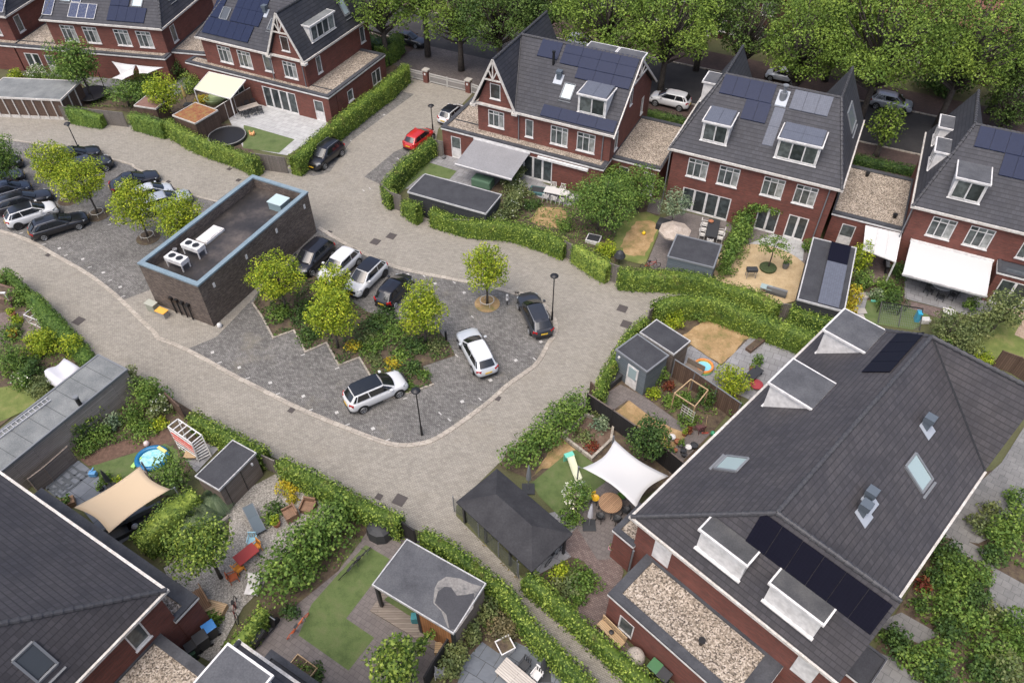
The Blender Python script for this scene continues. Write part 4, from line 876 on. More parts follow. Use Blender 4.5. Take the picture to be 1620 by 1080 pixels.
# lower middle gardens
bed('gravel', GRAV2, Zg+.002, pl(10, -250, 1080, 80, 880, 170, 830, 130, 980, 60, 1100), pl(14, 500, 0, 420, 60, 180, 200, 60, 500, -60, 620), pl(13, 1300, 960, 1000, 800, 1120, 680, 1000, 380, 1130, 300, 1400, 200, 1420, 60))
bed('gravel', GRAV2, Zg+.001, pl(10, 0, 920, 80, 880, 170, 830, 330, 950, 420, 1000, 500, 1080), pl(14, 500, 60, 300, 200, 100, 400, 0, 500), pl(13, 1400, 400, 1400, 60))
bed('planting_bed', SOIL, Zg, pl(10, 160, 800, 480, 930, 760, 1050), pl(14, 900, 150, 600, 200, 500, 450, 200, 700, 0, 900), pl(13, 1400, 800, 1620, 540, 1680, 300), pl(14, 500, 0, 420, 60, 60, 120), pl(10, 120, 980))
bed('patio', PAT_M, Zg+.006, pl(14, 690, 170, 720, 120, 930, 190, 1060, 230, 1420, 480, 1320, 640, 1100, 1000, 1060, 1080, 900, 1500, -200, 1500, -50, 900, 150, 700, 520, 400, 650, 230))
bed('lawn', LAWN, Zg+.012, pl(14, 690, 240, 835, 325, 760, 440, 570, 688, 742, 805, 585, 1005, 280, 790, 360, 600, 520, 420))
bed('deck', DECK, .14, pl(14, 760, 585, 1240, 840, 1170, 920, 718, 645), t=.12); 
bed('deck', DECK, .12, pl(14, 800, 520, 1240, 780, 1180, 860, 760, 600), t=.1)
bed('lawn', LAWN, .16, pl(14, 830, 555, 1000, 660, 980, 690, 805, 580), t=.02)
bed('patio', PAT_B, Zg+.008, pl(14, 1400, 830, 1500, 900), pl(15, 60, 830, 250, 920, 420, 1080, 700, 1400), pl(14, 1100, 1400, 1250, 1080, 1290, 950)); bed('planting_bed', SOIL, Zg+.002, pl(14, 1420, 480, 1620, 600), pl(15, 250, 870, 500, 1100, 700, 1350), pl(14, 1000, 1300, 1240, 900, 1300, 640))
# tiled play garden (beige sail)
bed('planting_bed', SOIL, Zg, pl(9, 380, 560, 700, 300, 780, 210, 1040, 380, 1200, 480, 1330, 640, 1000, 1000, 480, 730)); bed('lawn', LAWN, Zg+.004, pl(9, 560, 800, 760, 740, 1000, 660, 1080, 700, 1120, 900, 1050, 980, 700, 960, 600, 840))
bed('bark_path', BARK, Zg+.008, pl(9, 490, 760, 570, 715, 700, 665, 860, 620, 1010, 580, 1060, 600, 1050, 650, 900, 700, 740, 740, 600, 790, 540, 800)); bed('patio', PAT_B, Zg+.010, pl(9, 480, 765, 590, 850, 680, 960, 900, 1050), pl(13, 1000, 60, 700, 260, 500, 20), pl(9, 360, 990, 280, 930)); bed('patio', PAT_G, Zg+.009, pl(9, 1250, 660, 1340, 690, 1200, 840, 1130, 760))
m_ = M()
for i in range(-3, 5):      # diamond inlay in the patio
    a, b = P(9, 300+i*62, 940-i*38), P(9, 390+i*62+40, 830-i*38+60)
for (a0, a1, b0, b1) in [(285+ i*48, 935 - i*26, 345 + i*46, 985 - i*36) for i in range(5)]: m_.beam(P(9, a0, a1, .03), P(9, b0, b1, .03), .12, .03)
for (a0, a1, b0, b1) in [(290 + i*24, 925 - i*44+20, 430 + i*22, 860 - i*22+60) for i in range(1)]: m_.beam(P(9, a0, a1, .03), P(9, b0, b1, .03), .12, .03)
for (a0, a1, b0, b1) in ((285,915,375,975),(320,880,420,950),(360,850,465,920),(395,820,500,890),(430,795,535,865),(290,935,440,800),(330,965,490,830),(375,985,530,860)): m_.beam(P(9, a0, a1, .024), P(9, b0, b1, .024), .13, .012)
m_.v = [(v[0], v[1], v[2]+.062) for v in m_.v]; o = m_.build('patio_inlay', mat('inlay_grey', (.07, .08, .09))); o['kind'] = 'structure'
# far-left gardens
bed('planting_bed', SOIL, Zg, pl(5, -400, 560, 0, 690, 200, 830, 330, 930, 430, 1080), pl(9, 520, 130, 0, 560, -400, 700)); bed('lawn', LAWN2, Zg+.004, pl(9, -50, 330, 200, 290, 350, 330, 180, 450, 30, 520, -100, 560))
bed('deck', PAT_R, Zg+.003, pl(5, -200, 920, 150, 900, 240, 970, 130, 1080), pl(9, 0, 60)); bed('deck', DECK, Zg+.007, pl(5, 150, 950, 215, 910, 330, 990, 200, 1060, 110, 1070))
# small covers set in the lane
mc = M()
def cover(k, x, y, s=.55, m=None): 
    p = P(k, x, y); a = R(26); u = Vector((math.cos(a), -math.sin(a), 0))*s/2; v = Vector((math.sin(a), math.cos(a), 0))*s/2; q = M(); q.slab([[p+w+Vector((0,0,.02)) for w in (-u-v, u-v, u+v, -u+v)]], .02); 
    for i in range(5): t = -u*.8+u*1.6*i/4; q.beam(p+t-v*.85+Vector((0,0,.022)), p+t+v*.85+Vector((0,0,.022)), .03, .012)
    return q.build('drain_cover', m or mat('cast_iron', (.07, .06, .055), .7), None, p)
CV = ((1,1400,1032,'drain cover set in the lane below the curved hedge'),(5,1455,97,'drain cover set in the lane behind the flat brick building'),(5,295,552,'drain cover on the kerb near the white parking studs'),(5,480,955,'large square cover in the left lane'),(6,748,472,'left of two square covers in the lane above the white cars'),(6,846,438,'right of two square covers in the lane above the white cars'),(6,466,415,'small drain by the brown building back corner'),(7,712,880,'square cover in the lane by the hedge corner'),(7,735,975,'faint square cover in the lane below the other near the hedge corner'),(10,235,458,'drain cover on the kerb below the empty bays'),(10,1494,385,'drain cover on the kerb right of the lamp post'),(10,770,985,'small cover in the lane near the dark pavilion'),(10,897,1005,'large reddish square cover in the lane near the dark pavilion'),(15,478,995,'drain grate in the narrow brick alley'),(5,1025,108,'drain on the kerb by the black sports car'))
for k, x, y, l in CV: prop(cover(k, x, y, .75 if 'large' in l or 'square' in l else .42), l, 'drain cover', 'drain and manhole covers')
# ---------------------------------------------------------------- cars
def paint(name, c, metal=.0, rough=.28): 
    m = mat(name, c, rough, metal, .6); m.node_tree.nodes['Principled BSDF'].inputs['Coat Weight'].default_value = .5; return m
PW = paint('paint_white', (.60, .61, .61)); PK = paint('paint_black', (.008, .008, .011)); PB = paint('paint_dark_blue', (.013, .018, .035)); PS = paint('paint_silver', (.42, .45, .48), .35); PR = paint('paint_red', (.42, .018, .015)); PG = paint('paint_graphite', (.035, .038, .045), .3); PSB = paint('paint_pale_silver', (.55, .58, .60), .2)
TYRE = mat('tyre_rubber', (.013, .013, .013), .85); RIM = mat('alloy_rim', (.33, .34, .35), .35, .6); RIMD = mat('dark_rim', (.04, .04, .045), .35, .4)
REDL = mat('tail_light_red', (.35, .01, .01), .2); HEADL = mat('headlight_glass', (.30, .32, .33), .1); PLATE = mat('plate_yellow', (.65, .42, .03), .5)
#        L    W    wb    hood  belt  roof  xwb  xwt  xrt  xrb (from centre, +x forward)
TYPES = {'suv': (4.45, 1.86, 2.65, 1.02, 1.10, 1.62, 1.20, .38, -1.66, -2.10, .0), 'hatch': (3.85, 1.70, 2.45, .90, .97, 1.45, 1.12, .28, -1.34, -1.80, .0), 'wagon': (4.75, 1.82, 2.80, .88, .96, 1.43, 1.10, .20, -1.72, -2.26, .0),
         'sedan': (4.6, 1.80, 2.75, .86, .95, 1.42, 1.0, .14, -1.10, -1.80, .86), 'crossover': (4.25, 1.80, 2.58, .98, 1.05, 1.55, 1.16, .32, -1.48, -2.0, .0), 'coupe': (4.4, 1.84, 2.6, .78, .88, 1.28, .92, .02, -.80, -1.75, .84)}
def car(loc, ang, ty, pt, label, roof=None, rim=RIM, rails=False, name='parked_car', group='cars parked around the estate', roofglass=False):
    L, Wd, wb, hood, belt, rf, xwb, xwt, xrt, xrb, trunk = TYPES[ty]; hw = Wd/2; hl = L/2
    t = T(name, label, 'car', (loc[0], loc[1], 0), ang, group)
    # lower body: lofted stations
    st = []   # x, halfwidth, z0, zshoulder, zcentre
    tz = trunk if trunk else belt
    for x, w, z0, zs in ((hl, .58, .34, .52), (hl-.06, .77, .24, .68), (hl-.24, .90, .20, hood-.16), (hl-.55, .965, .20, hood-.05), (xwb+.12, .985, .22, hood+.005), (xwb-.22, .99, .22, belt-.04), (0, 1.0, .22, belt), (-wb/2+.1, 1.0, .22, belt+.01), (xrb+.25, .985, .22, belt+.01 if not trunk else trunk+.02), (-hl+.32, .955, .24, tz), (-hl+.10, .86, .28, tz-.14), (-hl, .66, .36, tz-.38)):
        st.append((x, hw*w, z0, zs))
    m = M(); rings = []
    for x, w, z0, zs in st:
        hgt = zs-z0
        half = [(0, z0), (w*.86, z0), (w*.985, z0+hgt*.25), (w, z0+hgt*.58), (w*.965, z0+hgt*.86), (w*.87, zs), (w*.45, zs+.035), (0, zs+.045)]
        rings.append([(x, y, z) for y, z in half] + [(x, -y, z) for y, z in half[-2:0:-1]])
    n = len(rings[0]); vs = [v for r_ in rings for v in r_]; fs = []
    for i in range(len(rings)-1): fs += [(i*n+j, (i+1)*n+j, (i+1)*n+(j+1)%n, i*n+(j+1)%n) for j in range(n)]
    fs += [tuple(range(n)), tuple(range((len(rings)-1)*n, len(rings)*n))[::-1]]
    m.add(vs, fs); m.build('body', pt, t, smooth=True, sub=1, uvs=False)
    # cabin
    def ring(x, w, z, k=.0): return [(x, w, z), (x, -w, z)]
    c = M(); b0, b1 = hw*.90, hw*.70; zb = belt-.04
    P0 = [(xwb+.02, b0*.86, zb-.02), (xwb-.35, b0, zb), (-wb*.25, b0, zb), (xrb+.35, b0*.98, zb), (xrb, b0*.84, zb-.02)]
    P1 = [(xwt, b1*.92, rf-.05), (xwt-.25, b1, rf-.015), (-wb*.25-.1, b1*1.0, rf), (xrt+.2, b1*.97, rf-.03), (xrt, b1*.88, rf-.08)]
    k = len(P0); V = P0 + [(x, -y, z) for x, y, z in P0] + P1 + [(x, -y, z) for x, y, z in P1] + [(x, 0, z+.04) for x, y, z in P1]
    F = []
    for i in range(k-1): F += [(i, i+1, 2*k+i+1, 2*k+i), (k+i+1, k+i, 3*k+i, 3*k+i+1), (2*k+i, 2*k+i+1, 4*k+i+1, 4*k+i), (4*k+i, 4*k+i+1, 3*k+i+1, 3*k+i)]
    F += [(0, 2*k, 4*k, 3*k, k), (k-1, 2*k-1, 4*k-1, 5*k-1, 3*k-1)]
    c.add(V, F); c.build('cabin', pt, t, smooth=False, uvs=False, bevel=.10)
    # roof skin
    q = M(); ins = .93; z_ = .015
    R1 = [(x, y*ins, z+z_+.022) for x, y, z in P1]; q.add(R1+[(x, -y, z) for x, y, z in R1]+[(x, 0, z+.045+z_) for x, y, z in P1], [(i, i+1, 2*k+i+1, 2*k+i) for i in range(k-1)]+[(2*k+i, 2*k+i+1, k+i+1, k+i) for i in range(k-1)])
    if roof or roofglass: q.build('roof', CARGL if roofglass else roof, t, smooth=True, uvs=False)
    # glazing patches
    def patch(A, B, C, D, u0, u1, v0, v1, off, nm, mt=CARGL):
        A, B, C, D = map(Vector, (A, B, C, D)); nn = (B-A).cross(D-A).normalized()
        def f(u, v): return A*(1-u)*(1-v)+B*u*(1-v)+C*u*v+D*(1-u)*v + nn*off
        g = M(); g.add([f(u0,v0), f(u1,v0), f(u1,v1), f(u0,v1), f((u0+u1)/2, v0), f((u0+u1)/2, v1)], [(0,4,5,3),(4,1,2,5)]); g.build(nm, mt, t, uvs=False)
    Pm = lambda p: (p[0], -p[1], p[2])
    def screen(A, B, C, D, u0, u1, v0, v1, off, bul, nm):
        A, B, C, D = map(Vector, (A, B, C, D)); nn = (B-A).cross(D-A).normalized(); g = M(); n = 6; vs = []
        for v in (v0, (v0+v1)/2, v1):
            for i in range(n+1):
                u = u0+(u1-u0)*i/n; b_ = 1-(2*u-1)**2; q_ = A*(1-u)*(1-v)+B*u*(1-v)+C*u*v+D*(1-u)*v + nn*(off+.035*b_); q_.x += bul*b_*(1-v*.6); q_.z += .03*b_*v; vs.append(q_)
        g.add(vs, [(j*(n+1)+i, j*(n+1)+i+1, (j+1)*(n+1)+i+1, (j+1)*(n+1)+i) for j in range(2) for i in range(n)]); g.build(nm, CARGL, t, smooth=True, uvs=False)
    screen(Pm(P0[0]), P0[0], P1[0], Pm(P1[0]), .04, .96, .10, .98, .03, .13, 'windscreen')
    screen(P0[-1], Pm(P0[-1]), Pm(P1[-1]), P1[-1], .07, .93, .22 if not trunk else .08, .95, .03, -.05, 'rear_window')
    for sgn in (1, -1):
        Q0 = [(x, y*sgn, z) for x, y, z in P0]; Q1 = [(x, y*sgn, z) for x, y, z in P1]
        for (i, j, u0, u1) in ((0, 1, .30, 1.0), (1, 2, .0, .97), (2, 3, .04, .93), (3, 4, .05, .55)):
            A, B, C, D = Q0[i], Q0[j], Q1[j], Q1[i]
            if sgn < 0: patch(B, A, D, C, 1-u1, 1-u0, .14, .90, .03, 'side_window')
            else: patch(A, B, C, D, u0, u1, .14, .90, .03, 'side_window')
    # wheels
    wr = .34 if ty in ('suv', 'crossover') else .315
    for sx in (1, -1):
        for sy in (1, -1):
            w = M(); x, y = sx*wb/2+(.02 if sx > 0 else -.02), sy*(hw-.10)
            ar = M(); ar.cyl((x, sy*(hw-.25), wr+.02), wr+.075, .262*sy, 20, axis=(0, 1, 0), r2=wr+.06) if sy > 0 else ar.cyl((x, sy*(hw-.25), wr+.02), wr+.075, .262, 20, axis=(0, -1, 0), r2=wr+.06)
            ar.build('wheel_arch', BLACK, t, uvs=False)
            w.cyl((x, sy*(hw-.21), wr), wr, .235, 20, axis=(0, sy, 0)); wo = w.build('wheel', TYRE, t, uvs=False, bevel=.02)
            rr = M(); rr.cyl((x, sy*(hw+.024), wr), wr*.2, .012, 10, axis=(0, sy, 0))
            for a in range(5):
                an = a*2*math.pi/5; rr.beam((x, sy*(hw+.03), wr), (x+math.cos(an)*wr*.66, sy*(hw+.03), wr+math.sin(an)*wr*.66), .07, .02, up=(0, 1, 0))
            rr.tube([(x+math.cos(an)*wr*.66, sy*(hw+.028), wr+math.sin(an)*wr*.66) for an in [i*math.pi/8 for i in range(16)]], .025, 5, closed=True); rr.build('rim', rim, wo, uvs=False)
    for sy in (1, -1):
        h = M(); h.add([(hl-.10, sy*hw*.80, hood-.22), (hl-.36, sy*hw*.955, hood-.17), (hl-.52, sy*hw*.93, hood-.05), (hl-.26, sy*hw*.74, hood-.10), (hl-.02, sy*hw*.56, hood-.25)], [(0,1,2,3,4)]); h2 = M(); h2.beam((hl-.20, sy*hw*.60, hood-.235), (hl-.46, sy*hw*.90, hood-.175), .13, .10); h2.build('headlight', HEADL, t, uvs=False)
        g = M(); g.beam((-hl+.085, sy*hw*.58, tz-.22), (-hl+.27, sy*hw*.915, tz-.17), .10, .17 if ty != 'hatch' else .30); g.build('tail_light', REDL, t, uvs=False)
        mi = M(); mi.box(xwb-.48, sy*(hw*.97), belt+.0, xwb-.30, sy*(hw+.17), belt+.13); mi.build('wing_mirror', pt if pt is not PW else pt, t, uvs=False, bevel=.03)
    g = M(); g.box(hl-.075, -hw*.50, hood-.40, hl+.012, hw*.50, hood-.20); g.box(hl-.05, -hw*.66, .24, hl+.025, hw*.66, .37); g.build('grille', BLACK, t, uvs=False)
    for x, z in ((-hl-.02, .60), (hl+.02, .44)):
        p = M(); p.box(x-.012, -.26, z, x+.012, .26, z+.11); p.build('number_plate', PLATE, t, uvs=False)
    g = M(); g.box(-hl-.01, -hw*.72, .27, -hl+.12, hw*.72, .40); g.build('rear_bumper', BLACK, t, uvs=False)
    if rails:
        for sy in (1, -1): r_ = M(); r_.tube([(xwt-.15, sy*b1*.93, rf+.0), (xwt-.3, sy*b1*.95, rf+.055), (xrt+.3, sy*b1*.93, rf+.04), (xrt+.12, sy*b1*.92, rf-.03)], .022, 6); r_.build('roof_rail', GREYM if pt is PW else mat('satin_rail', (.3,.31,.32), .35, .5), t, uvs=False)
    return t
def car_w(k, rx, ry, fx, fy, side, ty, *a, **kw):      # rear and front wheel contacts seen on one side
    r_, f_ = P(k, rx, ry), P(k, fx, fy); d = (f_-r_).normalized(); left = Vector((-d.y, d.x, 0)); hw = TYPES[ty][1]/2-.1
    c = (r_+f_)/2 + left*(-hw if side == 'L' else hw); return car(c, math.atan2(d.y, d.x), ty, *a, **kw)
def car_c(c, d, ty, *a, **kw): return car(c, math.atan2(d[1], d[0]), ty, *a, **kw)
def off(p, d, a, b): d = Vector((d[0], d[1], 0)).normalized(); return Vector((p[0], p[1], 0)) + d*a + Vector((-d.y, d.x, 0))*b
car_w(2, 552, 945, 430, 1040, 'L', 'suv', PK, 'black SUV parked beside the long hedge of the driveway', rails=True)
d = (P(2,1075,835)-P(2,955,930)).normalized(); car_c(off(P(2,955,930), d, 1.9, .1), d, 'hatch', PR, 'red hatchback half behind the hedge near the gate')
car_c(off(P(2,1150,770), d, 1.9, -.2), d, 'hatch', PW, 'white hatchback with a black roof behind the flat roof, next to the red one', roof=PK)
car_w(6, 485, 565, 360, 682, 'L', 'suv', PK, 'black SUV parked against the brown brick wall', rails=False)
e6 = (P(6,688,800)-P(6,805,682)).normalized()
car_w(6, 805, 682, 688, 800, 'L', 'crossover', PW, 'white crossover with a black roof, between a white and a black car', roof=PK, rim=RIMD)
car_c(off(P(6, 652, 620), e6, 1.3, -.95), e6, 'crossover', PW, 'all white car between the black SUV and the black roofed white car')
car_w(6, 872, 868, 962, 765, 'R', 'hatch', PK, 'small black hatchback at the right end of the row, rear lights towards the trees', rim=mat('silver_wheel_cover', (.4,.41,.42), .4))
car_w(10, 677, 470, 895, 374, 'R', 'suv', PW, 'white SUV with a dark glass roof parked alone by the planting', roofglass=True, rails=False)
car_w(10, 1352, 240, 1258, 62, 'L', 'wagon', PSB, 'silver white estate car parked right of the planting island', roof=PW)
car_w(7, 150, 1035, 82, 880, 'L', 'wagon', PG, 'dark grey estate car with roof rails beside the street lamp', rails=True)
d5 = (P(5,500,392)-P(5,268,465)).normalized()
car_w(5, 268, 465, 500, 392, 'R', 'wagon', PK, 'black estate car at the near end of the left row', rails=True)
b = car_w(5, 112, 400, 330, 328, 'R', 'crossover', PW, 'white crossover with a black roof in the left row', roof=PK, rim=RIMD)
pb = Vector(b.location)
for i, (lb, ty, pt, dx) in enumerate((('black estate car beyond the white black-roofed one in the left row', 'wagon', PK, -.3), ('dark blue hatchback cut by the left edge, in the left row', 'hatch', PB, -1.2), ('graphite saloon at the far end of the left row by the trees', 'sedan', PG, -1.8), ('black SUV at the left edge of the photo, last of the row', 'suv', PK, -1.5))):
    car_c(off(pb, d5, dx, 2.55*(i+1)), d5, ty, pt, lb, rails=(i == 0))
p = P(1, 655, 1045); c_ = off(p, d5, -1.3, .85); car_c(c_, d5, 'crossover', PG, 'dark SUV under the lamp post with its nose towards the lane')
car_c(off(c_, d5, -.8, 2.6), d5, 'wagon', PK, 'black car half hidden by the lime tree next to the lamp post')
car_c(off(P(5, 855, 130), d5, -.3, .2), d5, 'coupe', PK, 'low black sports car with its nose at the kerb', rim=RIMD)
car_c(off(P(5, 955, 215), d5, -.2, .3), d5, 'hatch', PSB, 'silver hatchback behind the yellow green tree, beside the sports car')
car_c(off(P(5, 1035, 250), d5, -.3, -.1), d5, 'wagon', PS, 'silver estate car nearest the flat brick building')
sd = (math.cos(R(26)), -math.sin(R(26)), 0); ns = (-sd[0], -sd[1], 0)
def CLv(x, y): return Vector((*CL(x, y), 0))
car_c(CLv(-38.2, 18.9), ns if False else sd, 'sedan', PG, 'dark blue grey saloon parked on the street by the tree', group='cars on the street')
car_c(CLv(-4.9, 18.2), ns, 'suv', PW, 'white SUV parked on the street behind the gravel roof', group='cars on the street')
car_c(CLv(4.9, 29.3), ns, 'hatch', PSB, 'pale silver hatchback across the street below the big tree', group='cars on the street')
car_c(CLv(16.6, 28.0), sd, 'suv', PS, 'grey pickup-like SUV under the big tree across the street', group='cars on the street')
car_c(CLv(-19.0, 27.3), sd, 'hatch', PSB, 'pale car seen past the tip of the pointed roof', group='cars on the street')
# ---------------------------------------------------------------- lamps
def lamp(k, bx, by, ty_, label):
    g = P(k, bx, by); h = top_z((k, bx, by), ty_); t = T('street_lamp', label, 'street lamp', g, 0, 'black street lamps')
    m = M(); m.cyl((0,0,0), .085, .9, 12, .075); m.cyl((0,0,.9), .05, h-1.3, 10, .04); m.build('pole', BLACK, t)
    m = M(); m.lathe((0,0,h-.42), [(.05, 0), (.12, .06), (.20, .26), (.21, .28)], 16); m.build('lamp_glass', mat('lamp_glass', (.35, .37, .36), .2), t, smooth=True)
    m = M(); m.lathe((0,0,h-.15), [(.31, 0), (.31, .03), (.22, .10), (.06, .15), (.0, .17)], 18); m.build('lamp_shade', BLACK, t, smooth=True)
lamp(7, 283, 948, (7, 293, 672), 'black lamp post beside the dark grey estate car'); lamp(10, 1032, 608, (10, 995, 330), 'black lamp post at the corner of the empty bays')
lamp(1, 505, 958, (1, 412, 748), 'black lamp post left of the row of yellow green trees'); lamp(2, 1100, 808, (2, 1085, 638), 'black lamp post beside the red hatchback')
g = CLv(5.4, 30.8); t = T('street_lamp', 'tall grey street light between the trees across the street', 'street lamp', g); m = M(); m.cyl((0,0,0), .09, 9, 10, .05); m.tube([(0,0,9), (-.5, -.1, 9.3), (-1.4, -.2, 9.35)], .04, 6); m.build('pole', GREYM, t); m = M(); m.box(-1.9, -.32, 9.28, -1.3, -.08, 9.42); m.build('lamp_head', GREYM, t)
# ---------------------------------------------------------------- gate at the end of the driveway
def gp_(x, y, z=0): return P(2, x, y, z)
pill = [((1062, 500), 'left'), ((1318, 562), 'right')]
for (x, y), sd_ in pill:
    p = gp_(x, y); t = T('gate_pillar', 'red brick gate pillar with a pale stone cap, %s of the two' % sd_, 'gate pillar', p, -R(26)); m = M(); m.box(-.28, -.28, 0, .28, .28, 1.35); m.build('shaft', BRICK, t); m = M(); m.box(-.36, -.36, 1.35, .36, .36, 1.5); m.build('cap', m_noise('pale_stone', (.33,.31,.27), (.45,.43,.38), 3), t)
    m = M(); m.box(-.12, -.30, .9, .08, -.285, 1.15); m.build('number_sign', WHITE, t)
def railing(a, b, label, h=1.05):
    a, b = Vector(a), Vector(b); t = T('metal_gate', label, 'gate', a); L = (b-a).length; d = (b-a)/L; m = M()
    for z in (.15, h-.25, h): m.beam(d*.05+Vector((0,0,z)), d*(L-.05)+Vector((0,0,z)), .09, .10)
    n = int(L/.14)
    for i in range(n+1): m.beam(d*(.05+(L-.1)*i/n)+Vector((0,0,.15)), d*(.05+(L-.1)*i/n)+Vector((0,0,h)), .055, .055)
    m.build('railing', mat('pale_gate_metal', (.40, .39, .36), .6), t)
    for x in (0, L): m = M(); m.cyl(d*x, .06, h+.1, 8); m.build('post', mat('pale_gate_metal', (.4,.39,.36)), t)
railing(gp_(955, 475), gp_(1045, 497), 'short pale metal railing between the hedge and the left pillar'); railing(gp_(1082, 505), gp_(1185, 530), 'left leaf of the pale metal driveway gate'); railing(gp_(1190, 532), gp_(1300, 558), 'right leaf of the pale metal driveway gate'); railing(gp_(1335, 568), gp_(1400, 590), 'short railing between the right pillar and the house')
# ---------------------------------------------------------------- brown brick transformer building
a = P(5, 835, 602, 4.2); b_ = P(5, 1205, 741, 4.2); d_ = P(5, 1530, 58, 4.2)
o, an, Ls, Ws = rect(a, b_, d_)
SB = T('utility_building', 'flat roofed brown brick building with a pale blue roof edge beside the parking bays', 'building', (o.x, o.y, 0), an)
SBm = Matrix.Rotation(-an, 3, 'Z')
def sl(p): q = SBm @ (Vector(p)-Vector((o.x, o.y, 0))); return q
m = M()
for p0, p1 in (((.05,.05),(Ls-.05,.05)), ((Ls-.05,.05),(Ls-.05,Ws-.05)), ((Ls-.05,Ws-.05),(.05,Ws-.05)), ((.05,Ws-.05),(.05,.05))): wallface(m, p0, p1, 0, 4.1)
m.build('wall', DBRICK, SB)
m = M(); k = .38
for q in ((0,0,Ls,k), (0,Ws-k,Ls,Ws), (0,k,k,Ws-k), (Ls-k,k,Ls,Ws-k)): m.box(q[0], q[1], 4.06, q[2], q[3], 4.2)
m.build('coping', LBLUE, SB)
m = M(); wallface(m, (Ls-k, k), (k, k), 3.2, 4.07); wallface(m, (Ls-k, Ws-k), (Ls-k, k), 3.2, 4.07); wallface(m, (k, Ws-k), (Ls-k, Ws-k), 3.2, 4.07); wallface(m, (k, k), (k, Ws-k), 3.2, 4.07); m.build('parapet', DBRICK, SB)
m = M(); m.sheet([(k, k), (Ls-k, k), (Ls-k, Ws-k), (k, Ws-k)], 3.25); m.build('flat_roof', WETROOF, SB)
m = M()
for x, y in ((3.4, .0),): pass
for y in (Ws*.30, Ws*.55-2, ): pass
for tt in ((1285, 728), (1480, 556)): 
    q = sl(P(5, tt[0], tt[1], 3.2)); m.box(Ls-.04, q.y-.1, 3.0, Ls-.0, q.y+.1, 3.4)
for tt in ((120, 397), (290, 250)): q = sl(P(6, tt[0], tt[1], 3.2)); m.box(Ls-.04, q.y-.1, 3.0, Ls-.0, q.y+.1, 3.4)
m.build('wall_vent', WHITE, SB)
def cooler(k, x, y, label):
    p = sl(P(k, x, y, 4.1)); w = (SB.matrix_world if False else None); g = Vector((o.x, o.y, 0)) + Matrix.Rotation(an, 3, 'Z') @ Vector((p.x, p.y, 0)); g.z = 3.255
    t = T('cooling_unit', label, 'cooling unit', g, an, 'white cooling units on the brown building')
    m = M(); m.box(-.85, -.42, .55, .85, .42, .95); m.build('casing', WHITE, t, bevel=.03)
    for sx in (-.75, .75):
        for sy in (-.36, .36): m = M(); m.box(sx-.04, sy-.04, 0, sx+.04, sy+.04, .56); m.build('leg', WHITE, t)
    for sx in (-.36, .36):
        m = M(); m.cyl((sx, 0, .95), .26, .02, 20); f = m.build('fan_opening', BLACK, t); m = M(); m.tube([(sx+.27*math.cos(i*math.pi/10), .27*math.sin(i*math.pi/10), .965) for i in range(20)], .02, 5, closed=True); m.build('fan_ring', GREYM, f)
cooler(5, 1075, 570, 'nearer white twin fan cooling unit on the brown building'); cooler(5, 1175, 492, 'farther white twin fan cooling unit on the brown building')
def onroof(k, x, y, z): return P(k, x, y, z)
p = P(5, 1283, 428, 3.4); t = T('roof_hatch', 'flat white hatch on the dark wet roof', 'roof hatch', (p.x, p.y, 3.255), an); m = M(); m.box(-.55, -1.05, 0, .55, 1.05, .22); m.build('hatch_frame', WHITE, t, bevel=.02); m = M(); m.box(-.48, -.98, .22, .48, .98, .27); m.build('lid', WHITE, t, bevel=.015)
p = P(6, 160, 235, 3.7); t = T('roof_box', 'pale blue green metal box in the far corner of the brown building roof', 'roof box', (p.x, p.y, 3.255), an); m = M(); m.box(-.65, -.6, 0, .65, .6, .7); m.build('casing', mat('pale_teal', (.20, .28, .30), .5), t); m = M(); m.box(-.7, -.65, .7, .7, .65, .76); m.build('lid', mat('pale_teal_lid', (.42, .52, .52), .4), t)
for (x, y) in ((1070, 530), (1080, 470)): pass
m = M(); p = P(5, 1072, 535, 3.3); m.cyl((p.x, p.y, 3.25), .14, .3, 12); m.cyl((p.x, p.y, 3.55), .2, .06, 12); prop(m.build('roof_vent', mat('steel', (.4,.41,.42), .35, .5), None, (p.x, p.y, 3.25)), 'small round steel vent between the two cooling units', 'vent')
for nm, (x, y, c1, h, lb) in {'a': (940, 890, (.27, .28, .22), .75, 'grey green utility box at the brown building corner'), 'b': (1000, 925, (.30, .28, .25), .55, 'utility box with an orange lid beside the brown building')}.items():
    p = P(5, x, y); t = T('utility_box', lb, 'utility box', p, an); m = M(); m.box(-.42, -.25, 0, .42, .25, h); m.build('casing', mat('box_'+nm, c1), t, bevel=.02); m = M(); m.box(-.46, -.29, h, .46, .29, h+.07); m.build('lid', mat('lid_'+nm, (.72, .36, .06) if nm == 'b' else (.35, .36, .3)), t, bevel=.02)
m = M()
for i in range(4):
    q = sl(P(5, 1050+i*37, 935+i*11)); m = M(); m.tube([(q.x, -.08, .1), (q.x, -.08, 1.5), (q.x, .02, 1.62)], .06, 8); m.box(q.x-.13, -.2, 1.45, q.x+.13, .04, 1.7); m.build('air_pipe', BLACK, SB)
p = P(5, 1343, 990); m = M(); m.lathe(p, [(.16, 0), (.2, .1), (.17, .3), (.06, .38), (0, .4)], 14); prop(m.build('bollard', WHITE, None, p, smooth=True), 'small white rounded bollard at the brown building foot', 'bollard')
p = P(6, 1552, 855); t = T('charging_post', 'white electric charging post on a dark foot beside the round tree pit', 'charging post', p); m = M(); m.box(-.09, -.06, .45, .09, .06, 1.05); m.build('housing', WHITE, t, bevel=.02); m = M(); m.cyl((0,0,0), .05, .46, 8); m.build('post', BLACK, t); m = M(); m.cyl((0, -.075, .85), .05, .02, 10, axis=(0,-1,0)); m.build('socket', BLACK, t)
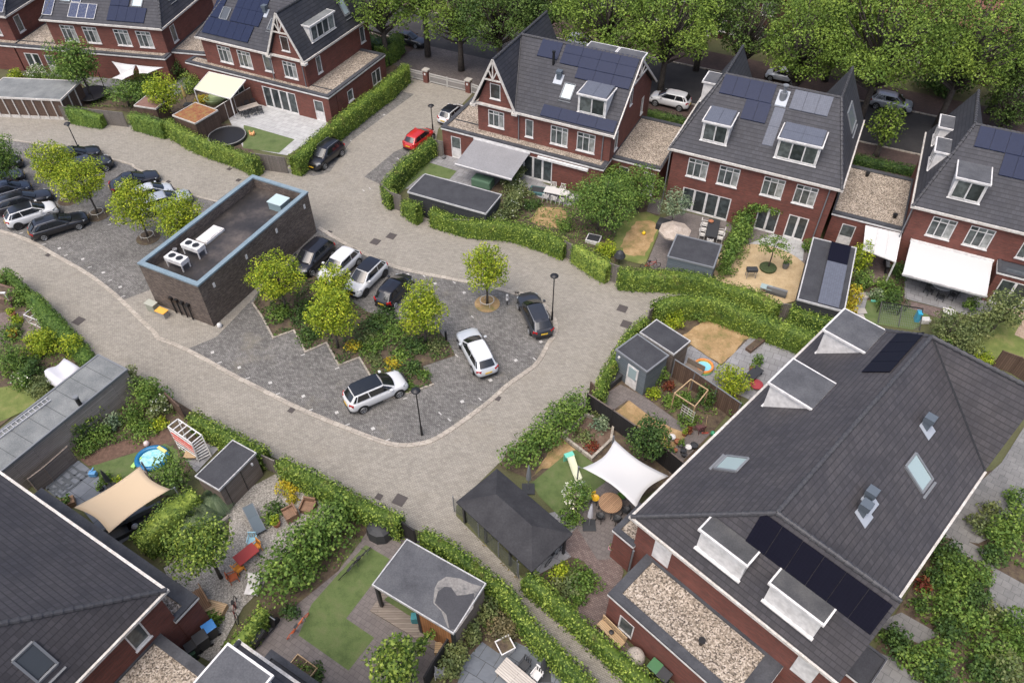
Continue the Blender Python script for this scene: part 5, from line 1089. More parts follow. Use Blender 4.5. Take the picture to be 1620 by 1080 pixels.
p = P(10, 1180, 30); t = T('bollard', 'dark bollard at the corner of the planting island', 'bollard', p); m = M(); m.cyl((0,0,0), .09, .9, 10); m.build('post', BLACK, t)
# ---------------------------------------------------------------- sheds and garden roofs
def shed(a, b, c, z, label, wm, rm, rim=PALER, name='garden_shed', cat='shed', rw=.1, door=None, slope=0., open_front=False, group=None, posts=None, rimh=.12):
    o, an, L, w = rect(a, b, c); t = T(name, label, cat, (o.x, o.y, 0), an, group)
    if w < 0: y0, y1 = w, 0
    else: y0, y1 = 0, w
    if wm and not open_front:
        m = M(); m.box(.08, y0+.08, 0, L-.08, y1-.08, z-.1); m.build('wall', wm, t)
    r = M(); r.box(0, y0, z-.12, L, y0+rw, z+.04); r.box(0, y1-rw, z-.12, L, y1, z+.04); r.box(0, y0+rw, z-.12, rw, y1-rw, z+.04); r.box(L-rw, y0+rw, z-.12, L, y1-rw, z+.04); r.build('roof_edge', rim, t)
    f = M(); f.box(rw, y0+rw, z-.12, L-rw, y1-rw, z-.01); f.build('flat_roof', rm, t)
    if door:
        for (x0, x1, side) in door:
            q = M(); yy = y0+.08 if side == 'f' else y1-.08; s_ = -1 if side == 'f' else 1; q.box(x0, yy-.0*s_, 0.05, x1, yy+.04*s_, 2.05); d = q.build('door', WHITE, t); q = M(); q.box(x0+.15, yy+.04*s_, .95, x1-.15, yy+.055*s_, 1.85); q.build('pane', GLASSL, d)
    return t, L, y0, y1
# grey long garage at the left with a ladder on top
t, L, y0, y1 = shed(P(9, 600, 115, 2.6), P(9, -300, 810, 2.6), P(9, 775, 212, 2.6), 2.6, 'long grey flat roofed garage with a ladder lying on it', m_boards('grey_cladding', (.27,.235,.205), (.35,.31,.275), .14), BITUG, GREYM, 'garage', 'garage', .12)
m = M()
for i in range(1, 9): m.box(L*i/9-.015, y0+.12, 2.59, L*i/9+.015, y1-.12, 2.6)
m.build('roof_seam', mat('seam', (.06,.065,.065)), t)
a, b = P(9, -20, 625, 2.66), P(9, 300, 388, 2.66); d = (b-a).normalized(); s_ = Vector((-d.y, d.x, 0)); t = T('ladder', 'aluminium ladder lying flat on the grey garage roof', 'ladder', (a.x, a.y, 2.62)); m = M()
for k in (-.2, .2): m.beam(s_*k+Vector((0,0,.05)), (b-a)+s_*k+Vector((0,0,.05)), .04, .07)
m.build('rail', mat('aluminium', (.55,.55,.55), .4, .3), t); m = M(); L_ = (b-a).length; n = int(L_/.3)
for i in range(n): m.beam(d*(L_*(i+.5)/n)-s_*.2+Vector((0,0,.05)), d*(L_*(i+.5)/n)+s_*.2+Vector((0,0,.05)), .035, .03)
m.build('rung', mat('aluminium', (.55,.55,.55)), t)
p = P(9, 478, 405, 2.9); t = T('flue_pipe', 'black capped flue on the long grey garage', 'flue', (p.x, p.y, 2.58)); m = M(); m.cyl((0,0,0), .14, .7, 12); m.build('pipe', BLACK, t); m = M(); m.cyl((0,0,.68), .17, .14, 12); m.build('cap', GREYM, t)
t, L, y0, y1 = shed(P(9, 1420, 638, 2.35), P(9, 1188, 862, 2.35), P(9, 1565, 718, 2.35), 2.35, 'small grey brown shed with a black flat roof and white edge by the gravel garden', SHEDG, BITUD, PALER, door=None, rw=.06)
q = M(); q.box(L*.45, y1-.08, .05, L*.45+.03, y1-.05, 2.1); q.box(L*.85, y1-.08, .05, L*.85+.03, y1-.05, 2.1); q.build('door_gap', BLACK, t); q = M(); q.box(.5, y1-.08, 1.7, .62, y1+.02, 1.9); q.build('wall_light', WHITE, t)
t, L, y0, y1 = shed(P(6, 1050, 58, 2.3), P(6, 1520, 185, 2.3), P(6, 940, 168, 2.3), 2.3, 'long black shed with a white rimmed dark roof behind the ivy fence', SHEDD, BITUD, PALER, rw=.06)
t, L, y0, y1 = shed(P(7, 1042, 425, 2.35), P(7, 1322, 492, 2.35), P(7, 972, 560, 2.35), 2.35, 'blue grey boarded shed with a dark flat roof behind the tall hedge', SHEDB, BITUD, GREYM, rw=.12)
t, L, y0, y1 = shed(P(8, 332, 445, 2.6), P(8, 600, 510, 2.6), P(8, 232, 822, 2.6), 2.6, 'long dark garden room with grey solar panels on its flat roof', SHEDD, BITUD, PALER, 'garden_room', 'garden room', .09)
yt = y0 + (y1-y0)*.12; n = 6
for i in range(n):
    q = M(); ya = y0+.15+(y1-y0-.4)*i/n; yb = y0+.15+(y1-y0-.4)*(i+1)/n-.06; q.slab([[(L*.42, ya, 2.72), (L*.86, ya, 2.72), (L*.86, yb, 2.86), (L*.42, yb, 2.86)]], .04); q.build('solar_panel', SOLG if i < 4 else SOLK, t)
sh1 = shed(P(11, 805, -10, 2.55), P(11, 1000, 125, 2.55), P(11, 690, 105, 2.55), 2.55, 'blue grey boarded shed with a white glazed door and dark roof', SHEDB, BITUD, GREYM, rw=.12)
t, L, y0, y1 = sh1; q = M(); q.box(.08-.04, y0+.55, .05, .08, y0+1.5, 2.1); 
# door faces the terrace (long lower side)
a = P(11, 722, 300); b = P(11, 800, 348)
inv = lambda t_, v: Matrix.Rotation(-t_.rotation_euler.z, 3, 'Z') @ (Vector(v)-Vector(t_.location))
la, lb = inv(t, a), inv(t, b)
q = M(); yy = y0+.08; q.box(la.x, yy-.05, .05, la.x+.95, yy-.005, 2.1); dd_ = q.build('door', WHITE, t); q = M(); q.box(la.x+.14, yy-.065, .95, la.x+.81, yy-.05, 1.95); q.build('pane', GLASSL, dd_); q = M(); q.box(la.x+.82, yy-.1, 1.0, la.x+.9, yy-.05, 1.05); q.build('handle', GREYM, dd_)
q = M(); q.box(.35, yy-.12, 2.0, .5, yy, 2.15); q.build('wall_light', WHITE, t)
shed(P(7, 920, 945, 2.3), P(7, 1130, 1078, 2.3), P(7, 812, 1022, 2.3), 2.3, 'greige boarded shed with a white rimmed roof beside the dry lawn', SHEDG, BITUD, PALER, rw=.07)
# veranda at lower middle with ponded roof
a, b, c = P(14, 940, 200, 2.75), P(14, 1425, 472, 2.75), P(14, 732, 485, 2.75); o, an, L, w = rect(a, b, c); t = T('garden_room', 'open fronted garden room with a stained dark flat roof over a deck', 'garden room', (o.x, o.y, 0), an); y0, y1 = (w, 0)
m = M(); rw = .06; z = 2.75; m.box(0, y0, z-.16, L, y0+rw, z+.04); m.box(0, y1-rw, z-.16, L, y1, z+.04); m.box(0, y0+rw, z-.16, rw, y1-rw, z+.04); m.box(L-rw, y0+rw, z-.16, L, y1-rw, z+.04); m.build('roof_edge', PALER, t)
BST = m_noise('stained_bitumen', (.050, .052, .058), (.078, .081, .088), .8, .85, .15, (.10, .103, .108))
m = M(); m.box(rw, y0+rw, z-.16, L-rw, y1-rw, z-.01); fr_ = m.build('flat_roof', BST, t)
def inroof(*pts): return [inv(t, P(14, x, y, 2.75)) for x, y in pts]
m = M(); m.sheet(inroof((1110,500),(1130,460),(1180,430),(1260,440),(1330,470),(1395,490),(1350,560),(1345,620),(1240,770),(1190,740),(1150,640),(1100,590)), z-.006); m.build('dried_puddle', m_noise('dry_silt', (.14,.135,.125), (.22,.21,.195), 1.2, .9, .05, (.10,.10,.10), 8), fr_)
m = M(); m.sheet(inroof((1130,520),(1170,490),(1210,495),(1245,545),(1300,540),(1350,530),(1350,560),(1240,755),(1200,750),(1180,660),(1110,590)), z-.002); m.build('wet_patch', m_noise('wet_felt', (.038,.038,.042), (.046,.046,.05), .8, .5, .05), fr_)
m = M(); m.box(L*.56, y0+.1, 0, L-.1, y1-.1, z-.16); m.build('store_wall', SHEDG, t); m = M(); m.box(L*.57, y0+.04, .1, L-.12, y0+.1, z-.2); m.build('board_front', WOODO, t); m = M(); m.box(.1, y1-.16, 0, L*.56, y1-.1, z-.16); m.build('rear_wall', SHEDG, t)
for x, y in ((.15, y0+.15), (L*.56, y0+.1), (L-.12, y0+.1), (.15, y1-.2)): m = M(); m.box(x-.09, y-.09, 0, x+.09, y+.09, z-.16); m.build('post', DARK, t)
# dark hipped pavilion
a, b, c = P(10, 1490, 810, 2.35), P(15, 410, 165, 2.35), P(10, 1245, 1018, 2.35); o, an, L, w = rect(a, b, c); t = T('garden_pavilion', 'black hipped roof pavilion with mesh sides beside the lane', 'pavilion', (o.x, o.y, 0), an); yb = w; d_ = abs(w)
m = M(); hz = 3.15; ri = d_/2; e_ = 2.3; ym = w/2
m.slab([[(0,0,e_), (L,0,e_), (L-ri, ym, hz), (ri, ym, hz)], [(0,w,e_), (L,w,e_), (L-ri, ym, hz), (ri, ym, hz)], [(0,0,e_), (0,w,e_), (ri,ym,hz)], [(L,0,e_), (L,w,e_), (L-ri,ym,hz)]], .1); m.build('roof', m_noise('black_shingle', (.022,.022,.025), (.036,.036,.039), 1.2, .85, .2, None, 10), t)
for x in (.3, L*.35, L*.68, L-.3):
    for y in (-.3, w+.3): m = M(); m.box(x-.07, y-.07, 0, x+.07, y+.07, 2.25); m.build('post', DARK, t)
m = M(); m.box(.5, w*.5, 0, L*.5, w*.5-.1, 1.9); m.build('inner_wall', FENCED, t)
# wooden garages at the far left
a, b, c = P(1, -120, 590, 2.3), P(1, 370, 612, 2.3), P(1, -60, 470, 2.3); o, an, L, w = rect(a, b, c)
t = T('garage', 'row of brown wooden garages with white posts at the left edge', 'garage', (o.x, o.y, 0), an); m = M(); m.box(.1, .1, 0, L-.1, w-.1, 2.2); m.build('wall', FENCE, t); m = M(); m.box(0, 0, 2.15, L, .1, 2.34); m.box(0, w-.1, 2.15, L, w, 2.34); m.box(0, .1, 2.15, .1, w-.1, 2.34); m.box(L-.1, .1, 2.15, L, w-.1, 2.34); m.build('roof_edge', CREAMT, t); m = M(); m.box(.1, .1, 2.15, L-.1, w-.1, 2.3); m.build('flat_roof', BITUG, t)
for i in range(9): x = .1+(L-.2)*i/8; m = M(); m.box(x-.05, .02, 0, x+.05, .11, 2.2); m.build('post', CREAMT, t)
for i in range(8):
    x0, x1 = .1+(L-.2)*i/8+.06, .1+(L-.2)*(i+1)/8-.06; m = M(); m.box(x0, .06, 0, x1, .1, .32); m.build('plinth', CREAMT, t)
for yy in (.35, .65): m = M(); m.box(L-.11, w*yy-.05, 0, L-.02, w*yy+.05, 2.2); m.build('post', CREAMT, t)
for k, cs, lb in ((1, (1050,705,1190,755,1200,628), 'low shed with a red brown sedum roof beside the wooden fence'), (1, (815,645,950,665,870,580), 'small shed with a russet flat roof among the trees')):
    t, L, y0, y1 = shed(P(k, cs[0], cs[1], 2.1), P(k, cs[2], cs[3], 2.1), P(k, cs[4], cs[5], 2.1), 2.1, lb, FENCE, SEDUM if 'sedum' in lb else m_noise('russet_felt', (.16,.085,.065), (.21,.12,.095), 2), CREAMT, rw=.06)
# covered shelter and grey structure at far left garden
a, b, c = P(9, 222, 205, 1.6), P(9, 380, 95, 1.6), P(9, 270, 255, 1.6); o, an, L, w = rect(a, b, P(9, 430, 225, 1.6)); t = T('covered_furniture', 'garden furniture under a pale grey cover by the long garage', 'cover', (o.x, o.y, 0), an)
m = M(); n = 8; vs = []; random.seed(3)
for i in range(n+1):
    for j in range(n+1): 
        u, v = i/n, j/n; ed = min(u, 1-u, v, 1-v); vs.append((L*u, w*v, 1.15 + .14*math.sin(u*7+v*3) + .06*random.random() if ed > 0 else (.45 if (i+j) % 2 else .55)))
m.add(vs, [(i*(n+1)+j, (i+1)*(n+1)+j, (i+1)*(n+1)+j+1, i*(n+1)+j+1) for i in range(n) for j in range(n)]); m.build('cover', mat('pale_tarp', (.52, .52, .54), .5), t, smooth=True); m = M(); m.box(.1, w*.9 if w < 0 else .1, 0, L-.1, -.1 if w < 0 else w*.9, .5); m.build('table', FENCE, t)
# ---------------------------------------------------------------- fences
def F(k, *a): return pl(k, *a)
TH = 1.8
fence(F(1, 1215, 800, 1300, 740, 1430, 650, 1560, 560) if False else pl(1, 1225, 820, 1340, 760, 1450, 690, 1560, 625), 1.8, FENCE, 'tall brown board fence between the sedum shed and the dining patio', pm=CREAMT)
fence(pl(1, 400, 735, 600, 755, 780, 775), 1.6, FENCEG, 'grey board fence with shrubs growing over it, right of the wooden garages')
fence(pl(1, 940, 800, 1000, 815), 1.7, FENCEG, 'narrow grey gate between two ivy hedges', 'gate', 'garden_gate')
fence(pl(2, 15, 1030, 215, 1058), 1.7, FENCEG, 'wide grey board gate below the trampoline garden', 'gate', 'garden_gate')
fence(pl(2, 1105, 945, 1165, 960), 1.7, FENCEG, 'grey board gate beside the red hatchback', 'gate', 'garden_gate')
fence(pl(6, 790, 210, 850, 265, 915, 290), 1.7, FENCEG, 'grey board fence at the lane corner beside the black shed'); fence(pl(6, 1230, 420, 1320, 425), 1.5, FENCEG, 'short grey gate in the ivy by the black shed', 'gate', 'garden_gate')
fence(pl(7, 355, 560, 410, 590), 1.6, FENCEG, 'grey slatted gate set in the tall hedge', 'gate', 'garden_gate'); fence(pl(7, 625, 705, 680, 725), 1.75, FENCEG, 'grey board gate with a black umbrella behind it', 'gate', 'garden_gate')
fence(pl(7, 862, 985, 905, 950), 1.6, FENCEG, 'small board gate at the corner of the curved hedge', 'gate', 'garden_gate'); fence(pl(8, 115, 950, 190, 960), 1.7, FENCEG, 'dark slatted gate below the ochre terrace', 'gate', 'garden_gate')
fence(pl(9, 1050, 440, 1135, 520), 1.5, FENCE, 'brown hurdle fence at the end of the shrub border'); fence(pl(10, 85, 815, 160, 850), 1.5, FENCEG, 'dark board gate by the small black roofed shed', 'gate', 'garden_gate')
fence(pl(14, 930, 190, 1000, 240), 1.7, FENCED, 'black board gate at the lane by the mauve paved garden', 'gate', 'garden_gate')
fence(pl(11, 490, 460, 640, 560, 780, 660) , 1.8, FENCED, 'black fence along the red soil bed', cap=mat('fence_cap', (.12,.095,.08))); fence(pl(11, 780, 660, 960, 800, 1060, 880), 1.8, FENCED, 'black fence behind the white sail', cap=mat('fence_cap', (.12,.095,.08)))
fence(pl(11, 1010, 255, 1130, 330, 1260, 420, 1400, 520), 1.8, FENCE, 'brown fence between the two upper gardens of the big roof', pm=GREYM); fence(pl(11, 510, 380, 550, 420), 1.6, FENCE, 'dark board gate next to the black storage chest', 'gate', 'garden_gate')
fence(pl(12, 1430, 190, 1540, 230, 1620, 280), 1.6, FENCE, 'brown fence at the right edge beyond the big roof')
fence(pl(14, 1200, 880, 1110, 1020, 1060, 1110), 1.5, FENCED, 'thin dark fence beside the slate patio'); 
# slatted terrace wall behind the tiled patio
t = fence(pl(9, 240, 960, 330, 890, 470, 765), 1.5, m_boards('bleached_slats', (.17,.14,.12), (.25,.21,.18), .1), 'bleached slatted screen with pale panels behind the tiled patio')
# mesh fence at pavilion
def mesh_fence(pts, h, label):
    t = T('mesh_fence', label, 'fence', (pts[0][0], pts[0][1], 0)); o = Vector((pts[0][0], pts[0][1], 0)); w = M()
    for i in range(len(pts)-1):
        a, b = Vector(pts[i])-o, Vector(pts[i+1])-o; n = max(1, int((b-a).length/.12))
        for j in range(n): p = a.lerp(b, j/n); w.beam(p+Vector((0,0,.05)), p+Vector((0,0,h)), .012, .012)
        for k in range(9): z = h*(k+.5)/9; w.beam(a+Vector((0,0,z)), b+Vector((0,0,z)), .012, .012)
        n2 = max(1, round((b-a).length/2))
        for j in range(n2+1 if i == len(pts)-2 else n2): p = a.lerp(b, j/n2); q = M(); q.cyl(p, .035, h+.1, 8); q.build('post', GREYM, t)
    w.build('wire_mesh', mat('fence_wire', (.10,.11,.10)), t)
mesh_fence(pl(10, 1230, 1075, 1300, 1130) + pl(14, 1380, 190, 1500, 310, 1620, 440) + pl(15, 70, 420), 1.6, 'thin wire mesh fence along the alley side of the black pavilion')
p = P(15, 60, 420)
# ---------------------------------------------------------------- sails
def sail(corners, zs, m, label, poles=(), sag=.25, n=14, curve=.12):
    C = [Vector((*P(k, x, y, z)[:2], z)) for (k, x, y), z in zip(corners, zs)]; ctr = sum(C, Vector())/4; t = T('shade_sail', label, 'shade sail', (ctr.x, ctr.y, 0)); o = Vector((ctr.x, ctr.y, 0)); q = M(); vs = []
    def edge(a, b, u):  # concave edges
        p = a.lerp(b, u); return p + (ctr-p)*curve*4*u*(1-u)
    for i in range(n+1):
        for j in range(n+1):
            u, v = i/n, j/n; e0 = edge(C[0], C[1], u); e1 = edge(C[3], C[2], u); f0 = edge(C[0], C[3], v); f1 = edge(C[1], C[2], v)
            b = C[0]*(1-u)*(1-v)+C[1]*u*(1-v)+C[2]*u*v+C[3]*(1-u)*v; p = e0*(1-v)+e1*v+f0*(1-u)+f1*u-b; p.z -= sag*math.sin(math.pi*u)*math.sin(math.pi*v)*.6; vs.append(p-o)
    q.add(vs, [(i*(n+1)+j, (i+1)*(n+1)+j, (i+1)*(n+1)+j+1, i*(n+1)+j+1) for i in range(n) for j in range(n)]); s = q.build('cloth', m, t, smooth=True); md = s.modifiers.new('thickness', 'SOLIDIFY'); md.thickness = .015
    for i in poles: c = C[i]-o; d = (c-Vector((0,0,c.z))).normalized()*.25; w = M(); w.cyl((c.x+d.x, c.y+d.y, 0), .05, c.z+.1, 8); w.tube([(c.x, c.y, c.z), (c.x+d.x, c.y+d.y, c.z+.05)], .015, 5); w.build('pole', GREYM, t)
    return t
sail([(11,665,640),(11,995,860),(11,795,1050),(11,470,810)], (2.7, 2.4, 2.7, 2.4), CLOTHW, 'large bright white shade sail next to the big tiled roof', (0, 3), curve=.17)
sail([(9,855,800),(9,1040,940),(13,665,165),(13,450,10)], (2.5, 2.3, 2.6, 2.5), CLOTHS, 'sand coloured shade sail above the tiled patio', (0, 1), curve=.12)
sail([(1,680,375),(1,830,398),(1,800,440),(1,735,455)], (2.6, 2.8, 2.5, 2.5), CLOTHW, 'left of the three small white sails by the upper left house', curve=.1, n=8)
sail([(1,830,398),(1,1000,412),(1,900,450),(1,850,450)], (2.8, 2.5, 2.5, 2.5), CLOTHW, 'right of the three small white sails by the upper left house', curve=.1, n=8)
sail([(1,825,405),(1,815,455),(1,745,490),(1,680,480)], (2.8, 2.6, 2.4, 2.3), CLOTHW, 'lower of the three small white sails by the upper left house', curve=.1, n=8)
# free standing awnings
def canopy(k, a, zs, m, label, posts=True, name='awning'):
    C = [Vector((*P(k, a[2*i], a[2*i+1], z)[:2], z)) for i, z in enumerate(zs)]; o = Vector((C[0].x, C[0].y, 0)); t = T(name, label, 'awning', o); q = M(); q.slab([[c-o for c in C]], .04); q.build('cloth', m, t)
    w = M()
    for i in range(4): w.beam(C[i]-o, C[(i+1)%4]-o, .07, .09)
    w.build('frame', WHITE, t)
    if posts:
        for c in (C[2], C[3]): w = M(); w.box(c.x-o.x-.05, c.y-o.y-.05, 0, c.x-o.x+.05, c.y-o.y+.05, c.z); w.build('post', WHITE, t)
    return t, C, o
canopy(1, (1275,440,1500,490,1405,605,1185,545), (2.9, 2.9, 2.3, 2.3), CLOTHC, 'cream awning over the garden left of the glazed dining room')
t, C, o = canopy(8, (655,375,870,425,835,595,640,520), (2.85, 2.85, 2.35, 2.35), CLOTHW, 'white three panel canopy beside the garden room with solar panels')
for u in (.35, .68): w = M(); w.beam(C[0].lerp(C[1], u)-o+Vector((0,0,.03)), C[3].lerp(C[2], u)-o+Vector((0,0,.03)), .05, .05); w.build('rafter', WHITE, t)
# ---------------------------------------------------------------- garden furniture and toys
def table(p, L, w, h, an, m, label, legm=None, rnd_=False, group=None):
    t = T('garden_table', label, 'table', p, an, group); q = M()
    if rnd_: q.cyl((0,0,h-.04), L/2, .04, 24)
    else: q.box(-L/2, -w/2, h-.05, L/2, w/2, h)
    q.build('tabletop', m, t); lx, ly = (L*.3, L*.3) if rnd_ else (L/2-.1, w/2-.08)
    for sx in (-1, 1):
        for sy in (-1, 1): q = M(); q.beam((sx*lx, sy*ly, h-.05), (sx*lx*(1.15 if rnd_ else 1), sy*ly*(1.15 if rnd_ else 1), 0), .05, .05); q.build('leg', legm or m, t)
    return t
def chair(p, an, m, label, group=None, legm=None, h=.9):
    t = T('garden_chair', label, 'chair', p, an, group); q = M(); q.box(-.24, -.23, .42, .24, .23, .46); q.build('seat', m, t, bevel=.01)
    q = M(); 
    for x in (-.2, -.07, .07, .2): q.beam((x, .22, .45), (x, .30, h), .06, .025)
    q.beam((-.24, .30, h), (.24, .30, h), .06, .04); q.build('backrest', m, t)
    for sx in (-.21, .21):
        for sy in (-.2, .22): q = M(); q.beam((sx, sy, .43), (sx*1.05, sy*1.1, 0), .04, .04); q.build('leg', legm or m, t)
        q = M(); q.beam((sx*1.15, -.22, .62), (sx*1.15, .26, .64), .05, .03); q.build('armrest', m, t)
    return t
WG = mat('grey_white_wood', (.50,.49,.46), .7); CH = mat('charcoal', (.03,.032,.035), .6)
def around(tp, L, w, an, spots, m, labels, group, legm=None):
    for (u, v, r), lb in zip(spots, labels):
        d = Matrix.Rotation(an, 3, 'Z') @ Vector((u, v, 0)); chair((tp.x+d.x, tp.y+d.y, 0), an+r, m, lb, group, legm)
def parasol_closed(p, h, m, label, an=0, base=True):
    t = T('folded_parasol', label, 'parasol', p, an); q = M(); q.cyl((0,0,0), .03, h, 8); q.build('pole', GREYM, t); q = M(); q.lathe((0,0,0), [(.08, h*.38), (.17, h*.45), (.15, h*.6), (.09, h*.85), (.02, h+.02)], 9); q.build('cloth', m, t)
    if base: q = M(); q.box(-.4, -.4, 0, .4, .4, .08); q.build('base', CH, t)
def pot(k, x, y, r, h, m, leaf, label, bh=.5, cat='potted plant'):
    p = P(k, x, y); t = T('potted_plant', label, cat, p); q = M(); q.lathe((0,0,0), [(r*.7, 0), (r, h), (r*.88, h), (r*.85, h-.05)], 14); q.build('pot', m, t)
    if leaf: 
        c, nr = blob_points(crown_blobs((0,0,h+bh*.45), r*1.5, r*1.5, bh*.6, 5, int(x)), .9, .1); quads_object('foliage', leaf_arrays(c, nr, .12), leaf, t)
    return t
TERRA = mat('terracotta', (.30, .12, .06)); GPOT = mat('grey_pot', (.13,.13,.13)); WOODT = m_boards('teak', (.27,.16,.09), (.34,.21,.12), .1); WOODL = m_boards('light_teak', (.42,.29,.16), (.5,.36,.21), .1)
# A patio dining set
tp = P(1, 1525, 690); table(tp, 2.2, .9, .75, -R(-20)+R(15), m_boards('grey_plank', (.30,.27,.23), (.37,.33,.29), .14), 'grey plank table on the light patio of the top left house', CH)
around(tp, 0, 0, R(35), [(-.6,.75,0),(.2,.75,0),(.9,.75,0),(-.6,-.75,math.pi),(.2,-.75,math.pi),(.9,-.75,math.pi)], CH, ['black chair at the grey plank table, %s' % s for s in ('house side, left', 'house side, middle', 'house side, right', 'garden side, left', 'garden side, middle', 'garden side, right')], 'black chairs round the grey plank table')
p = P(1, 1390, 845); t = T('trampoline', 'large round black trampoline sunk behind the curved hedge', 'trampoline', p); q = M(); q.cyl((0,0,.28), 1.75, .02, 40); q.build('mat', mat('trampoline_mat', (.015,.015,.017), .6), t); q = M(); q.tube([(1.85*math.cos(i*math.pi/20), 1.85*math.sin(i*math.pi/20), .33) for i in range(40)], .06, 6, closed=True); q.build('rim', mat('rim_grey', (.20,.20,.19)), t); q = M(); q.lathe((0,0,0), [(1.95, 0), (1.93, .3), (1.8, .31)], 40); q.build('skirt', BLACK, t)
p = P(1, 1540, 828); q = M(); q.beam(p+Vector((-.25,0,.15)), p+Vector((.25,.1,.2)), .3, .22); q.beam(p+Vector((.1,-.2,.1)), p+Vector((.2,.3,.3)), .12, .3); q.beam(p+Vector((-.2,.1,.2)), p+Vector((-.25,.15,.5)), .16, .14); prop(q.build('ride_on_toy', mat('toy_orange', (.62,.33,.14)), None, p, bevel=.04), 'small orange ride-on toy on the turf beside the trampoline', 'toy')
parasol_closed(P(1, 1145, 640), 2.3, mat('ochre_cloth', (.50,.38,.13)), 'folded ochre parasol between the trees and the green tub')
p = P(1, 1320, 625); t = T('paddling_tub', 'oval pale green tub left of the cream awning', 'tub', p, R(10)); q = M(); q.lathe((0,0,0), [(.8,0),(.9,.45),(.95,.55),(.85,.55),(.78,.15)], 24, sx=1.3); q.build('shell', mat('pale_green_tub', (.36,.46,.22), .4), t, smooth=True); q = M(); q.cyl((0,0,0), .01, .01, 3); q.lathe((0,0,.2), [(.78,0),(.78,.02)], 24, sx=1.3); q.build('water', mat('tub_water', (.20,.27,.13), .1), t)
pot(1, 1575, 625, .35, .4, TERRA, LREDD, 'terracotta pot with a reddish plant at the end of the brown fence', .7)
p = P(1, 570, 600)
t = T('trampoline', 'dark trampoline under the tall tree at the upper left', 'trampoline', p); q = M(); q.cyl((0,0,.55), 1.6, .03, 30); q.build('mat', mat('trampoline_mat', (.015,.015,.017)), t); q = M(); q.tube([(1.7*math.cos(i*math.pi/15), 1.7*math.sin(i*math.pi/15), .58) for i in range(30)], .06, 6, closed=True); q.build('rim', BLACK, t)
for i in range(6): q = M(); q.cyl((1.7*math.cos(i*math.pi/3), 1.7*math.sin(i*math.pi/3), 0), .03, 2.3, 6); q.build('net_pole', BLACK, t)
# B gardens
p = P(6, 1405, 130); t = T('covered_grill', 'green fabric cover over garden furniture by the black shed', 'cover', p, -R(26)); q = M(); q.box(-1.0, -.55, 0, 1.0, .55, .85); q.build('cover', mat('green_cover', (.085,.16,.10), .7), t, bevel=.12)
pot(6, 1552, 120, .25, .5, GPOT, None, 'round grey pot beside the green covered furniture')
p = P(2, 1165, 968); q = M(); q.lathe(p, [(.12,0),(.2,.1),(.18,.25),(.1,.3)], 12); prop(q.build('pot', GPOT, None, p, smooth=True), 'small round pot by the white side door', 'pot')
tp = P(7, 310, 205); an = R(-20); table(tp, 2.3, .95, .75, an, WG, 'grey white wooden table in front of the glazed doors, among white chairs')
around(tp, 0, 0, an, [(-.8,-.8,math.pi),(0,-.8,math.pi),(.8,-.8,math.pi),(-.6,.8,0),(.3,.8,0),(1.5,-.1,-math.pi/2)], WG, ['white slatted chair at the grey white table, %s' % s for s in ('garden side, left', 'garden side, middle', 'garden side, right', 'house side, left', 'house side, right', 'at its right end')], 'white slatted chairs round the grey white table')
p = P(7, 195, 170); t = T('paddling_tub', 'square blue green sand tub left of the white chairs', 'tub', p, R(-15)); q = M(); q.box(-.75, -.55, 0, .75, .55, .3); q.build('shell', mat('teal_tub', (.05,.12,.12)), t, bevel=.06); q = M(); q.box(-.6, -.4, .3, .6, .4, .31); q.build('lid', CH, t)
p = P(7, 535, 468); t = T('cold_frame', 'white rimmed planter frame under the large green tree', 'cold frame', p, R(-20)); q = M(); q.box(-.6, -.5, 0, .6, .5, .35); q.build('box', WHITE, t); q = M(); q.box(-.52, -.42, .35, .52, .42, .36); q.build('soil', CH, t)
q = M(); p = P(7, 842, 428); q.lathe(p, [(.02,0),(.12,.05),(.17,.17),(.12,.29),(.02,.34)], 14); prop(q.build('ball', mat('yellow_ball', (.75,.5,.02), .5), None, p, smooth=True), 'bright yellow ball on the scorched lawn', 'ball')
p = P(7, 690, 605); t = T('folded_parasol', 'black collapsed parasol just behind the board gate', 'parasol', p); q = M(); q.lathe((0,0,0), [(.5,.8),(.3,1.2),(.03,1.4)], 8); q.build('cloth', CH, t); q = M(); q.cyl((0,0,0), .03, 1.45, 6); q.build('pole', CH, t)
c = P(7, 1035, 395, 2.2); t = T('parasol', 'round beige open parasol behind the dark roofed shed', 'parasol', (c.x, c.y, 0)); q = M(); n = 8; q.add([(1.35*math.cos(i*math.pi/4), 1.35*math.sin(i*math.pi/4), 2.05) for i in range(n)]+[(0,0,2.6)]+[(1.35*math.cos(i*math.pi/4), 1.35*math.sin(i*math.pi/4), 1.9) for i in range(n)], [(i, (i+1)%n, n) for i in range(n)]+[(n+1+i, n+1+(i+1)%n, (i+1)%n, i) for i in range(n)]); q.build('canopy', m_noise('beige_cloth', (.30,.25,.20), (.42,.36,.30), 2.5, .85, .1), t); q = M(); q.cyl((0,0,0), .03, 2.6, 8); q.build('pole', GREYM, t)
tp = P(7, 1255, 430); an = R(72); table(tp, 2.6, 1.0, .76, an, CH, 'long black table on the grey patio right of the beige parasol')
around(tp, 0, 0, an, [(-.8,.75,0),(0,.75,0),(.8,.75,0),(-.8,-.75,math.pi),(0,-.75,math.pi),(-1.6,0,math.pi/2)], WG, ['pale chair at the long black table, %s' % s for s in ('left side, nearest', 'left side, middle', 'left side, farthest', 'right side, nearest', 'right side, middle', 'at the near end')], 'pale chairs round the long black table')
q = M(); p = P(7, 1252, 350, .8); q.lathe((p.x, p.y, .765), [(.1,0),(.25,.12),(.22,.14),(.1,.05)], 12); prop(q.build('bowl', TERRA, None, (p.x, p.y, .765), smooth=True), 'terracotta bowl at the house end of the long black table', 'bowl')
